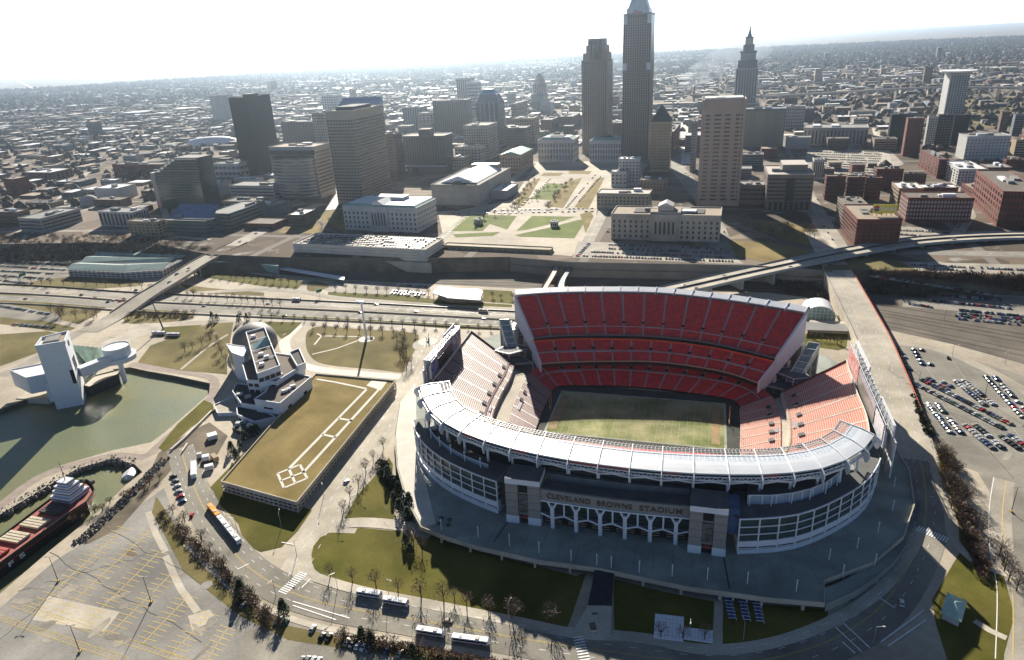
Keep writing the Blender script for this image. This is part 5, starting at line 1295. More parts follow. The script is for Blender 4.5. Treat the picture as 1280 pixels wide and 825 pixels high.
# art deco tower far
o, c, f, s, w, d, h = bld('office_tower', 'slim cream art deco tower with green cap, far behind the white library', 'skyscraper', (682, 137), 667, 687, 104, wall='stone', style='vert', cols=7, ww=.35, depth=28, units=0)
bx(o, c, f, s, w*.12, w*.88, d*.1, d*.9, h, h+14, 'stone', 'tier'); bx(o, c, f, s, w*.24, w*.76, d*.2, d*.8, h+14, h+24, 'stone', 'tier'); pyr(o, c, f, s, w*.3, w*.7, d*.3, d*.7, h+24, h+33, 'copper_green', 'cap', .3)
# 200-series brown tower with stepped crown
o, c, f, s, w, d, h = bld('office_tower', 'brown granite skyscraper with a notched stepped crown, left of the tallest tower', 'skyscraper', (760, 192), 728, 767, 75, wall='pink_granite', style='vert', cols=14, ww=.45, depth=50, top=2, units=0)
bx(o, c, f, s, w*.05, w*.95, 2, d-2, h, h+14, 'pink_granite', 'tier'); bx(o, c, f, s, w*.12, w*.84, 4, d-4, h+14, h+28, 'pink_granite', 'tier'); bx(o, c, f, s, w*.2, w*.78, 6, d-6, h+28, h+40, 'pink_granite', 'tier')
for x in (.22, .36, .5, .64): bx(o, c, f, s, w*x, w*(x+.07), -.6, 6, h+2, h+36, 'glass_dark', 'window')
for x in (0, .94): bx(o, c, f, s, w*x, w*(x+.06), -1.2, 0, 0, h, 'pink_granite', 'pilaster')
for k in range(44): bx(o, c, f, s, w*.08, w*.92, -.25, 0, 6+k*(h-10)/44, 6+k*(h-10)/44+1.3, 'pink_granite', 'spandrel')
# the tallest tower
o, c, f, s, w, d, h = bld('office_tower', 'tallest skyscraper, pale ribbed stone with silver tapered top and small red key emblem', 'skyscraper', (810, 203), 777, 812.5, 16, wall='key_stone', style='vert', cols=12, ww=.5, depth=48, top=2, units=0)
for k in range(58): bx(o, c, f, s, w*.06, w*.94, -.3, 0, 6+k*(h-10)/58, 6+k*(h-10)/58+1.4, 'key_stone', 'spandrel')

for x in (0, .86): bx(o, c, f, s, w*x, w*(x+.14), -.6, 4, h-92, h-80, 'key_silver', 'corner_panel'); bx(o, c, f, s, w*x, w*(x+.14), -.6, 4, h-16, h-1, 'key_silver', 'corner_panel')
bx(o, c, f, s, w*.1, w*.9, 4, d-4, h, h+9, 'key_silver', 'tier'); cr = pyr(o, c, f, s, w*.14, w*.86, 6, d-6, h+9, h+44, 'key_silver', 'crown', .3)
kp = c+f*w*.52+s*5.6+Vector((0, 0, h+3)); b = MB(); rv = -f
b.lathe((0, 0, 0), [(3.2, 0), (3.2, 1)], 12); b2 = MB()
for k in range(12):
    a0 = k*math.pi/6; a1 = a0+math.pi/6
    q = lambda r, a_: kp-s*2+rv*(-4+r*math.cos(a_))+Vector((0, 0, r*math.sin(a_)))
    b2.quad(q(3.3, a0), q(3.3, a1), q(1.6, a1), q(1.6, a0))
q2 = lambda x, z: kp-s*2+rv*x+Vector((0, 0, z))
b2.quad(q2(-1, -.8), q2(8, -.8), q2(8, .8), q2(-1, .8)); b2.quad(q2(6.4, -3), q2(8, -3), q2(8, -.8), q2(6.4, -.8)); b2.quad(q2(3.6, -2.4), q2(5, -2.4), q2(5, -.8), q2(3.6, -.8))
b2.build('key_emblem', 'emblem_red', o)
# pyramid-topped brick tower beside it
o, c, f, s, w, d, h = bld('office_tower', 'stone tower with a black pyramid roof at the foot of the tallest skyscraper', 'skyscraper', (836, 215), 812, 841, 152, wall='tan_brick', cols=9, rows=16, win='glass_gold', depth=28, units=0, parapet=0)
pyr(o, c, f, s, -.5, w+.5, -.5, d+.5, h, h+26, 'roof_dark', 'pyramid_roof', .05)
# spired landmark tower
o, c, f, s, w, d, h = bld('landmark_tower', 'ornate stone landmark tower with dark stepped spire and pointed tip', 'skyscraper', (944, 133), 917, 948, 85, wall='spire_stone', style='vert', cols=8, ww=.4, depth=44, units=0)

cx_, cy_ = w/2, d/2
def lev(r, z0, z1, m, nm='tier', r2=None, n=12):
    q = c+f*cx_+s*cy_; b = MB(); b.lathe((q.x, q.y, 15), [(r, z0), (r2 or r, z1), (0.01, z1)], n); return b.build(nm, m, o)
bx(o, c, f, s, w*.06, w*.94, d*.06, d*.94, h, h+24, 'spire_dark', 'tier')
lev(w*.36, h+24, h+48, 'spire_stone'); lev(w*.40, h+44, h+50, 'spire_dark', 'cornice'); lev(w*.26, h+50, h+68, 'spire_dark'); lev(w*.18, h+68, h+90, 'spire_stone'); lev(w*.2, h+86, h+90, 'spire_dark', 'cornice'); lev(w*.12, h+90, h+106, 'spire_dark', 'cone', w*.05); lev(w*.05, h+106, h+132, 'spire_dark', 'spire', .3)
# justice tower
o, c, f, s, w, d, h = bld('justice_tower', 'pinkish-grey justice tower with a narrow window grid, seen square on', 'skyscraper', (871, 257), 923, 864, 126, ang=-16, wall='justice_stone', style='punch', cols=4, rows=22, base=6, top=16, ww=.66, wh=.42, depth=34, roof='roof_grey', units=2)
for k in range(5): bx(o, c, f, s, w*(.08+.205*k)-1.0, w*(.08+.205*k)+1.0, -1.1, 0, 10, h-1, 'justice_stone', 'pilaster')

for x in (0, .95): bx(o, c, f, s, w*x, w*(x+.055), -1.6, 0, 0, h+1, 'justice_stone', 'pilaster')
bx(o, c, f, s, w*.06, w*.94, 1, d-1, h+.2, h+3, 'stone_light', 'penthouse')
# banded gold-lit office right of it
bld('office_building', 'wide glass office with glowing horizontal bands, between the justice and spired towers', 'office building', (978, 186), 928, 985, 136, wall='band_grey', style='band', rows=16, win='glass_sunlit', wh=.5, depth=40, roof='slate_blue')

o, c, f, s, w, d, h = bld('justice_building', 'broad pinkish-white public building with a stepped roof, right of the justice tower', 'building', (956, 262), 1013, 943, 219, ang=-16, wall='pink_granite', style='band', rows=6, base=12, top=3, wh=.4, roof='roof_pink', depth=70, units=3, win='glass_dark')

bx(o, c, f, s, w*.35, w*.9, d*.35, d*.9, h, h+9, 'pink_granite', 'upper_block', 'roof_pink'); bx(o, c, f, s, w*.42, w*.6, -1.2, 0, 12, h-4, 'glass_dark', 'window_bay')
for k in range(9): bx(o, c, f, s, w*(.03+.115*k), w*(.03+.115*k)+2.2, -1.0, 0, 0, 12, 'pink_granite', 'column')
bx(o, c, f, s, w*.02, w*.97, -.4, 0, 0, 10, 'black', 'loggia')
bld('office_building', 'small pale block at the car park corner, right of the stepped-roof building', 'building', (1015, 225), 1028, 1012, 200, ang=-16, wall='stone_light', style='vert', cols=5, depth=18)
# convention hall
o, c, f, s, w, d, h = bld('exhibition_hall', 'huge cream stone hall with a white gabled roof beside the mall', 'hall', (600, 257), 541, 639, 232, wall='stone', roof='roof_grey', style='punch', rows=2, cols=15, scols=16, base=4, top=5, ww=.4, wh=.55, win='stone_grey', units=0)
pyr(o, c, f, s, w*.12, w*.88, 14, d*.86, h+1, h+11, 'roof_white', 'gabled_roof', 0, 'y'); bx(o, c, f, s, w*.3, w*.56, 3, 9, h, h+4, 'roof_dark', 'rooftop_unit'); bx(o, c, f, s, w*.08, w*.22, 5, 9, h, h+3, 'roof_dark', 'rooftop_unit')
bx(o, c, f, s, w*.2, w*.8, d*.86, d*.97, h, h+9, 'stone', 'stage_tower', 'roof_white'); bx(o, c, f, s, -.5, w+.5, -.6, d+.5, h-2.6, h-1.6, 'stone', 'cornice')
bld('hall_annex', 'low flat annex attached to the right side of the huge hall', 'building', (634, 249), 614, 648, 239, wall='stone_grey', style='none', roof='roof_white', units=1)
# board building tan, green roof
o, c, f, s, w, d, h = bld('school_board_building', 'tan stone building with a green copper roof at the mall edge', 'building', (652, 217), 625, 667, 194, wall='tan_brick', rows=4, cols=8, ww=.4, wh=.55, base=4, top=4, units=0)
pyr(o, c, f, s, w*.0, w*1, 2, d*.96, h, h+6, 'copper_green', 'roof', 0, 'y')
# libraries
for lb, C, xf, xs, yt, rf in (('white stone library with tall arched windows and pale green roof, facing the mall', (717, 203), 673, 726, 175, 'copper_pale'), ('library annex with columns and bluish-green roof, left foot of the tallest tower', (776, 203), 737, 784, 176, 'copper_green')):
    o, c, f, s, w, d, h = bld('library', lb, 'library', C, xf, xs, yt, wall='stone_light', rows=3, cols=12, scols=8, ww=.42, wh=.7, base=4, top=4, depth=45, roof=rf, units=0)
    pyr(o, c, f, s, 0, w, 0, d, h+.1, h+5, rf, 'hipped_roof', .7); bx(o, c, f, s, w*.3, w*.7, d*.3, d*.7, h+5, h+6.5, 'roof_dark', 'light_court')

# city hall and courthouse: beaux-arts blocks
def palace(lb, C, xf, xs, yt, ang, wall, roofm, cols, scols, green, nm):
    o, c, f, s, w, d, h = bld(nm, lb, 'public building', C, xf, xs, yt, depth=None if green else 42, ang=ang, wall=wall, rows=4, cols=cols, scols=scols, ww=.36, wh=.58, base=2, top=5, roof=roofm, units=3, parapet=1.2)
    bx(o, c, f, s, -.7, w+.7, -.8, d+.7, h-3.2, h-2.2, wall, 'cornice'); bx(o, c, f, s, -.3, w+.3, -.4, d+.3, 6.2, 6.9, wall, 'string_course'); bx(o, c, f, s, w*.38, w*.62, -2.2, 0, 0, h+1.5, wall, 'entrance_bay')
    for k in range(6): bx(o, c, f, s, w*(.4+.2*k/5)-.7, w*(.4+.2*k/5)+.7, -3.4, -2.2, 7, h-5, wall, 'column')
    for k in range(5): bx(o, c, f, s, w*(.4+.2*(k+.5)/5)-1, w*(.4+.2*(k+.5)/5)+1, -2.4, -2.2, 8, h-7, 'glass_dark', 'window')
    if green:
        pyr(o, c, f, s, -.4, w+.4, -.4, d+.4, h+.5, h+3.5, 'copper_green', 'mansard_roof', .92); bx(o, c, f, s, w*.07, w*.93, d*.1, d*.9, h+3.0, h+3.8, 'roof_white', 'flat_roof')
        pyr(o, c, f, s, w*.42, w*.58, -1, d*.5, h+3.5, h+9, 'roof_white', 'pediment', 0, 'y'); bx(o, c, f, s, w*.3, w*.7, d*.5, d*.8, h+3.8, h+8, 'stone_light', 'attic_block', 'roof_white')
    else:
        bx(o, c, f, s, w*.2, w*.33, d*.25, d*.75, h+.1, h+.9, 'roof_dark', 'light_court'); bx(o, c, f, s, w*.67, w*.85, d*.25, d*.75, h+.1, h+.9, 'roof_dark', 'light_court')
        bx(o, c, f, s, w*.36, w*.64, 2, d*.7, h, h+3.5, wall, 'attic_block', 'roof_tan'); bx(o, c, f, s, w*.43, w*.57, 6, d*.6, h+3.5, h+9, wall, 'lantern', 'roof_white'); pyr(o, c, f, s, w*.43, w*.57, 6, d*.6, h+9, h+13, 'stone_light', 'pediment', 0, 'y')
    return o, c, f, s, w, d, h
palace('city hall of white stone with green-edged mansard roof beside the garage roof parking', (523, 291), 432, 547, 261, -21, 'stone_light', 'roof_white', 17, 12, True, 'city_hall')
palace('courthouse of grey stone with a flat tan roof and central pediment, above the retaining wall', (764, 299), 899, 760, 268, -18, 'stone', 'roof_tan', 19, 8, False, 'courthouse')
# car park deck in front of city hall
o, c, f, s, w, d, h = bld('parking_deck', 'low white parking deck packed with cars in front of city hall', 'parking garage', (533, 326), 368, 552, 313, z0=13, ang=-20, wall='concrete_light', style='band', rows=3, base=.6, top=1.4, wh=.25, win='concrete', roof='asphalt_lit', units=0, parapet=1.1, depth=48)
bx(o, c, f, s, w*.0, w*.06, -.8, 0, 0, h+1, 'stone_light', 'stair_core'); bx(o, c, f, s, w*.94, w*.99, -.8, 0, 0, h+1, 'stone_light', 'stair_core'); bx(o, c, f, s, -6, w+6, -4, 0, -13, -1.5, 'concrete', 'base_wall')
DECK = (c.copy(), f.copy(), s.copy(), w, d, h)
# white slab and tan annex beside the courthouse
bld('office_building', 'white mid-rise office by the mall, in front of the tallest tower', 'building', (798, 232), 773, 803, 199, wall='stone_light', cols=6, rows=7, depth=22, roof='roof_white')
bld('office_building', 'small white wing on the left of the white mid-rise by the mall', 'building', (783, 234), 764, 790, 215, wall='stone_light', cols=4, rows=3, depth=16, roof='roof_white')
bld('office_building', 'low tan H-shaped annex between the mall and the courthouse', 'building', (811, 262), 746, 818, 243, wall='tan_light', cols=14, rows=3, depth=30, roof='roof_pink')
bld('office_building', 'brown flat block behind the tan annex beside the street', 'building', (832, 243), 800, 842, 226, wall='brown_stone', cols=8, rows=3, depth=25, roof='roof_brown')

# long post office block
o, c, f, s, w, d, h = bld('post_office', 'long low stone block with tall dark window slots near the viaduct', 'building', (1083, 182), 1003, 1110, 160, ang=-24, wall='stone', style='vert', cols=17, scols=11, ww=.4, base=3, top=5, roof='roof_grey', units=0)
for x in (.45, .75): bx(o, c, f, s, w*x, w*(x+.12), d*.3, d*.8, h, h+3, 'roof_white', 'skylight')
# white curved courthouse tower
o, c, f, s, w, d, h = bld('court_tower', 'white modern court tower with a curved cornice, standing alone at the right', 'skyscraper', (1180, 146), 1203, 1160, 93, ang=-14, wall='stone_grey', style='punch', cols=7, scols=2, rows=18, ww=.5, wh=.6, depth=42, units=0, base=6)
pl_ = c+f*w*.5+s*d*.5; b = MB(); b.lathe((pl_.x, pl_.y, 15+h+1), [(w*.55, 0), (w*.98, 4), (w*.98, 6.5), (.1, 7)], 28); b.build('curved_cornice', 'roof_white', o)
bx(o, c, f, s, -2, 0, 0, d, 0, h, 'stone_light', 'side_slab')
for lb, C, xf, xs, yt, kw in (
 ('black glass slab, leftmost of the dark cluster below the white court tower', (1131, 183), 1109, 1134, 143, dict(wall='tower_black', style='none')),
 ('red-brown brick apartment tower with balconies in front of the dark cluster', (1148, 195), 1128, 1158, 148, dict(wall='brick', cols=6, rows=13, depth=18)),
 ('grey apartment tower wedged between the brick tower and the black slabs', (1166, 184), 1155, 1173, 146, dict(wall='stone_grey', cols=4, rows=12)),
 ('black glass tower with a light grid, third in the dark cluster', (1186, 184), 1168, 1190, 144, dict(wall='tower_black', cols=5, rows=11, win='band_grey', ww=.6, wh=.4)),
 ('largest black slab on the right of the dark cluster', (1206, 182), 1187, 1213, 144, dict(wall='tower_black', style='none')),
 ('dark tower with pale bands at the far right behind the white factory block', (1258, 165), 1248, 1265, 140, dict(wall='brick_brown', style='band', rows=8)),
 ('dark slender tower at the right edge of the photo', (1276, 170), 1264, 1284, 143, dict(wall='slate_blue', style='band', rows=8))):
    bld('apartment_tower', lb, 'tower block', C, xf, xs, yt, base=4, units=1, **kw)
bld('warehouse', 'long white-grey factory block with rooftop tanks at the right edge', 'building', (1258, 199), 1204, 1272, 170, ang=-14, wall='stone_light', cols=12, rows=6, ww=.35, wh=.4, units=6, depth=40)
# brick warehouse district
for lb, C, xf, xs, yt, kw in (
 ('leftmost of three identical dark brick lofts in a row', (1030, 250), 1054, 1028, 221, {}), ('middle one of the three identical dark brick lofts', (1057, 250), 1078, 1055, 222, {}), ('rightmost of the three identical dark brick lofts', (1080, 250), 1099, 1078, 223, {}),
 ('square brick loft behind the row of three', (1093, 236), 1126, 1089, 212, {}), ('low brown flat-roofed block right of the square brick loft', (1128, 232), 1156, 1126, 218, dict(wall='brick_brown')),
 ('tan brick loft with a bright left wall and rooftop plant', (1120, 262), 1150, 1111, 236, dict(wall='tan_brick', roof='roof_white', units=6)),
 ('long brick warehouse with two rows of bright shuttered windows', (1131, 277), 1212, 1122, 248, dict(cols=20, rows=5, win='shutter', ww=.55)),
 ('big red brick warehouse at the right edge with a glazed upper storey', (1245, 283), 1292, 1213, 240, dict(cols=10, rows=5, scols=12, wall='brick', ang=-22)),
 ('white-walled brick building with a pale roof in the warehouse quarter', (1195, 232), 1228, 1177, 212, dict(wall='stone_light', roof='roof_white', units=4)),
 ('narrow brick row with a white party wall left of the white-walled building', (1170, 223), 1180, 1147, 200, dict(roof='roof_dark', units=4)),
 ('brown brick block behind the big red warehouse', (1232, 226), 1262, 1222, 210, dict(wall='brick_brown', roof='roof_grey')),
 ('small red brick hall near the right edge above the big warehouse', (1256, 211), 1290, 1252, 200, dict(rows=2)),
 ('low white-roofed shed crowded with vents behind the long brick warehouse', (1150, 246), 1196, 1144, 235, dict(rows=2, roof='roof_white', units=7)),
 ('brick house row between the long warehouse and the big red warehouse', (1215, 250), 1240, 1200, 238, dict(rows=2, roof='roof_tan'))):
    k = dict(ang=-16, wall='brick', cols=8, scols=6, rows=5, base=2, top=2, ww=.5, wh=.55, roof='roof_brown', units=3, budget=70); k.update(kw); bld('brick_warehouse', lb, 'warehouse', C, xf, xs, yt, group=None, **k)
o, c, f, s, w, d, h = bld('brick_warehouse', 'red brick corner warehouse carrying the big yellow billboard, beside the elevated road', 'warehouse', (1067, 310), 1122, 1050, 275, ang=-14, wall='brick', cols=8, scols=12, rows=6, base=3, top=3, ww=.6, wh=.5, roof='roof_tan', units=5)
bd = thing('billboard', 'yellow billboard with a round red emblem and white lettering on the corner warehouse roof', 'billboard', c+f*w*.45+s*d*.3+Vector((0, 0, h)))
pc = c+f*w*.42+s*d*.25; L_ = w*.55; z = 15+h+3
b = MB(); b.prism([(p.x, p.y) for p in (pc, pc+f*L_, pc+f*L_+s*.6, pc+s*.6)], z, z+9.5); b.build('panel', 'board_yellow', bd)

letters('OOHLALA', pc+f*5.5-s*.1+Vector((0, 0, z-15+2.6-0)), f, (0, 0, 1), 6.0, 'white_paint', bd, .1, L_*.72)
q = pc+f*3.6-s*.2+Vector((0, 0, 18+h+4.9-15+0)); q.z = z+4.9; b = MB()
for m_, r_, a0, a1 in ((0, 3, .15, math.pi-.15), (1, 3, math.pi+.15, 2*math.pi-.15)):
    for k in range(8):
        t0 = a0+(a1-a0)*k/8; t1 = a0+(a1-a0)*(k+1)/8; b.tri(q, q+f*r_*math.cos(t0)+Vector((0, 0, r_*math.sin(t0))), q+f*r_*math.cos(t1)+Vector((0, 0, r_*math.sin(t1))), m_)
b.build('round_emblem', ['emblem_red', 'car_blue'], bd)
b = MB()
for k in range(6): x = L_*k/5; b.beam(pc+f*x+s*1+Vector((0, 0, h)), pc+f*x+s*1+Vector((0, 0, h+12)), .4); b.beam(pc+f*x+s*6+Vector((0, 0, h)), pc+f*x+s*1+Vector((0, 0, h+10)), .3)
b.build('frame', 'steel_dark', bd)
bld('brick_warehouse', 'lower dark block attached behind the billboard warehouse', 'warehouse', (1052, 286), 1080, 1040, 256, ang=-14, wall='brown_stone', cols=6, scols=6, rows=6, roof='roof_brown', depth=40)
# left low-rises
for lb, C, xf, xs, yt, kw in (
 ('flat white-roofed warehouse far left in the low district', (66, 226), 30, 93, 216, dict(wall='brick_brown', roof='roof_white')),
 ('white-walled box building with a flat white roof beside the small dome', (150, 250), 121, 173, 236, dict(wall='stone_light', roof='roof_white', style='none')),
 ('long brown brick hall with a pale roof, left of the stepped glass tower', (205, 222), 144, 218, 206, dict(wall='brick', rows=2, cols=14, roof='roof_brown', depth=30)),
 ('modern courthouse-like block with deep columns below the dome', (170, 284), 127, 189, 266, dict(wall='stone_light', style='vert', cols=9, scols=6, ww=.6, roof='roof_grey')),
 ('cream small office with brown windows beside the stepped tower podium', (200, 296), 164, 210, 278, dict(wall='tan_brick', rows=4, cols=7)),
 ('brown office terrace at the left edge above the bluff', (26, 284), -14, 42, 266, dict(wall='brick_brown', style='band', rows=3)),
 ('long low white and brown block with slanting roof above the bluff', (55, 290), 27, 104, 274, dict(wall='stone_grey', style='band', rows=3, roof='roof_grey')),
 ('low grey long terminal building left of the banded office', (345, 252), 290, 362, 233, dict(wall='stone_grey', style='band', rows=4, wh=.4, roof='roof_grey')),
 ('white small block with arcade at the foot of the black tower', (302, 222), 270, 312, 205, dict(wall='stone_light', rows=2, cols=6, ww=.7)),
 ('brown low block in front of the long grey terminal building', (330, 266), 282, 345, 253, dict(wall='brown_stone', roof='roof_brown', style='band', rows=2)),
 ('low tan-roofed hall at the foot of the banded office', (345, 272), 308, 365, 258, dict(wall='slate_blue', roof='roof_tan', style='none')),
 ('grey low slab right behind the stepped tower', (275, 246), 262, 292, 230, dict(wall='stone_grey', roof='roof_white', style='none'))):
    k = dict(base=2, top=2, rows=3, cols=8, units=3, budget=60); k.update(kw); bld('low_rise_building', lb, 'building', C, xf, xs, yt, **k)
c = G(113, 256, 15); b = MB(); b.lathe(tuple(c), [(15, 0), (15, 4), (13.5, 9), (9.5, 13.5), (4.5, 16), (.1, 16.8)], 24); tag(b.build('dome', 'stone_grey', smooth=True), 'small grey dome beside the white-walled box building', 'dome')
c = G(266, 180, 15); b = MB(); b.lathe(tuple(c), [(1, 0), (.97, .18), (.88, .34), (.7, .48), (.4, .58), (.01, .62)], 32); 
for i, v in enumerate(b.v): b.v[i] = (c.x+(v[0]-c.x)*72, c.y+(v[1]-c.y)*30, c.z+(v[2]-c.z)*34)
tag(b.build('air_dome', 'roof_white', smooth=True), 'long white inflated sports dome in the far left district', 'dome')
# white arena & stadium seats far centre
bld('arena', 'white open ballpark stand seen between the library and the brown skyscraper', 'arena', (728, 154), 704, 736, 144, wall='stone_light', style='band', rows=3, roof='roof_white', units=0)
bld('arena', 'pale arena roof between the two tallest towers', 'arena', (777, 148), 764, 790, 138, wall='stone_grey', style='none', roof='roof_white', units=0)
# tall thin stack
c = G(867, 132, 15); b = MB(); b.tube(c, c+Vector((0, 0, 62)), 3.4, 2.2, 10); tag(b.build('chimney_stack', 'brick_brown'), 'thin dark chimney stack left of the justice tower', 'chimney')
# viaducts at the right
def viaduct(lb, pts, z, w_, n, m='stone_grey', arch=False):
    P = resample(catmull([G(x, y, zz) for x, y, zz in pts], 8), n*4); o = thing('viaduct', lb, 'bridge', Vector((P[0].x, P[0].y, 0))); b = MB()
    A, B = offs(P, w_/2), offs(P, -w_/2); D = Vector((0, 0, -z)); b.strip(B, A); b.strip([p+D for p in B], B); b.strip(A, [p+D for p in A]); b.strip([p+D for p in A], [p+D for p in B]); b.build('deck', m, o)
    b = MB(); U = Vector((0, 0, 1.1))
    for Q in (A, B): b.strip(Q, [p+U for p in Q])
    b.build('parapet', m, o)
    for k in range(1, n):
        q = P[k*4]; t = P[k*4+1]-P[k*4-1]; a = math.atan2(t.y, t.x); b = MB(); b.box((q.x, q.y, 1), (2.6, w_*.7, q.z-z-1), a); b.build('pier', m, o)
        if arch and k < n-1:
            q2 = P[k*4+4]; b = MB(); K = 8
            for j in range(K):
                f0, f1 = j/K, (j+1)/K; a0 = q.lerp(q2, f0); a1 = q.lerp(q2, f1); a0.z = 4+(q.z-z-6)*math.sin(math.pi*f0); a1.z = 4+(q.z-z-6)*math.sin(math.pi*f1); b.beam(a0, a1, w_*.5, 1.5)
            b.build('arch', m, o)
    return P
viaduct('long high-level viaduct with arches crossing the valley, nearer of two', [(940, 121, 45), (1040, 115, 45), (1160, 109, 45), (1290, 109, 45), (1450, 112, 45)], 4, 22, 12, 'viaduct', True)
viaduct('farther pale viaduct behind the arched one', [(900, 112, 45), (960, 106, 45), (1060, 100, 45), (1150, 93, 45)], 4, 18, 9, 'viaduct')

# elevated shoreway curving over the warehouses
P = viaduct('elevated dual road curving in front of the brick warehouses', [(800, 371, 10), (860, 358, 11), (940, 340, 14), (1010, 325, 18), (1065, 314, 20), (1130, 303, 20), (1200, 297, 19), (1290, 294, 18), (1420, 296, 18)], 1.6, 25, 15, 'elev_blue')

for s_ in (-6, 6):
    b = MB(); Q = offs(P, s_); b.strip([p+Vector((0, 0, .05)) for p in offs(Q, -4.8)], [p+Vector((0, 0, .05)) for p in offs(Q, 4.8)]); structure(b.build('elevated_lane', 'concrete'))
b = MB()
for k in range(len(P)-1): b.beam(P[k]+Vector((0, 0, .7)), P[k+1]+Vector((0, 0, .7)), .8, 1.3)
tag(b.build('median_barrier', 'steel_dark'), 'dark barrier along the middle of the elevated curving road', 'barrier')
# retaining wall under the courthouse and mall
b = MB(); W_ = [G(x, y, 15) for x, y in ((640, 321), (716, 327), (825, 329), (940, 331), (1040, 338))]
A = W_; B_ = offs(W_, -7) if offs(W_, -7)[1].y < W_[1].y else offs(W_, 7)
b.strip([Vector((p.x, p.y, 0)) for p in B_], [Vector((p.x, p.y, 8)) for p in B_]); b.strip([Vector((p.x, p.y, 8)) for p in B_], [Vector((p.x, p.y, 8)) for p in offs(B_, 3 if B_[0].y < W_[0].y else -3)]); C2 = offs(B_, 2.5)
b.strip([Vector((p.x, p.y, 8)) for p in C2], [Vector((p.x, p.y, 16)) for p in C2]); C3 = offs(B_, 3.2); b.strip([Vector((p.x, p.y, 16)) for p in C2], [Vector((p.x, p.y, 16)) for p in C3]); b.strip(C3 and [Vector((p.x, p.y, 14)) for p in C3], [Vector((p.x, p.y, 16)) for p in C3])
tag(b.build('retaining_wall', 'wall_grey'), 'tall grey two-stage retaining wall below the courthouse parking', 'wall')

o, c, f, s, w, d, h = bld('terrace_building', 'low tan stone terrace building with arched openings under the mall', 'building', (688, 323), 555, 700, 313, z0=9, ang=-20, wall='tan_wall2', rows=1, cols=16, ww=.4, wh=.6, base=.4, top=.8, units=0, depth=12, roof='pavement', parapet=.8)
bx(o, c, f, s, -8, w+3, -12, 0, -9, 0, 'wall_grey', 'base_wall', 'concrete')

# ---- mall: lawns and paths on the plateau
def mallgrass(pts, m='grass_green', z=15): return sheet('mall_lawn', pts, z, m, .14)
sheet('mall_paving', [(556, 305), (548, 268), (640, 250), (672, 202), (806, 202), (800, 232), (746, 262), (742, 300), (714, 320), (690, 318), (560, 312)], 15, 'pavement', .05)
for pts in ([(563, 289), (585, 269), (598, 268), (646, 270), (634, 287), (612, 280), (603, 289)], [(566, 293), (600, 291), (626, 290), (616, 295), (570, 297)], [(645, 289), (665, 270), (720, 271), (705, 276), (660, 287)], [(643, 294), (690, 284), (722, 275), (733, 274), (718, 298), (650, 296)], [(663, 249), (684, 229), (705, 230), (690, 250)]): mallgrass(pts)
for pts in ([(718, 259), (745, 224), (756, 222), (735, 262)], [(725, 268), (738, 264), (742, 270), (732, 292)], [(640, 256), (660, 228), (676, 222), (655, 258)], [(682, 258), (706, 228), (728, 222), (704, 260)], [(346, 291), (378, 270), (392, 271), (402, 287), (396, 292)], [(404, 277), (398, 266), (432, 262), (432, 290)], [(910, 300), (960, 303), (1015, 315), (960, 328), (920, 320)], [(940, 275), (1010, 280), (1035, 300), (1020, 310), (950, 290)], [(680, 216), (705, 216), (700, 220), (676, 220)], [(712, 213), (740, 214), (736, 218), (710, 217)]): mallgrass(pts, 'grass_tan')
for x, y in ((597, 281), (692, 284)):
    o, c, f, s, w, d, h = bld('mall_pavilion', 'small stone vent pavilion on the '+('left' if x < 650 else 'right')+' mall lawn', 'pavilion', (x+4, y), x-4, x+8, y-6, wall='stone_light', roof='roof_white', units=1, cols=3, rows=1, depth=8, base=.5, top=.6)
# upper car parks and streets
sheet('parking_lot', [(716, 322), (722, 302), (760, 303), (905, 312), (930, 330)], 15, 'asphalt_lit', .06)
sheet('parking_lot', [(1005, 210), (1010, 185), (1060, 182), (1115, 190), (1130, 205), (1105, 215), (1035, 218)], 15, 'asphalt_lit', .06)
sheet('parking_lot', [(1118, 304), (1122, 283), (1165, 285), (1190, 297)], 15, 'asphalt_lit', .06)
def street(pts, w_, m='asphalt_lit', z=15.0): road('street', [(x, y, z) for x, y in pts], w_, m, .1, [(0, 3, 6, .3, 'white_paint')], sm=False)
street([(735, 302), (756, 262), (806, 205)], 14); street([(545, 304), (668, 202)], 14); street([(540, 266), (745, 262)], 16); street([(905, 318), (880, 250), (842, 205), (850, 120)], 26, 'asphalt'); street([(1052, 318), (1005, 240), (985, 200)], 22)
street([(1110, 235), (1105, 190), (1095, 160)], 18, 'concrete'); street([(1190, 300), (1213, 270), (1190, 215)], 12); street([(1125, 315), (1290, 318)], 18, 'asphalt'); street([(0, 290), (150, 288), (262, 300)], 9); street([(30, 300), (60, 262), (110, 215)], 10); street([(215, 300), (205, 262), (190, 225)], 10); street([(1000, 262), (1120, 296)], 14, 'asphalt'); street([(413, 262), (432, 225), (425, 190)], 16, 'concrete_light')
street([(860, 205), (858, 170), (852, 130)], 24, 'concrete_light')
river = sheet('river', [(1050, 150), (1085, 140), (1130, 130), (1160, 126), (1165, 131), (1120, 140), (1085, 150), (1060, 158)], 15, 'river_pale', .2)

sheet('hillside', [(1180, 160), (1200, 125), (1400, 110), (1500, 200), (1270, 160)], 15, 'grass_dry', .15)

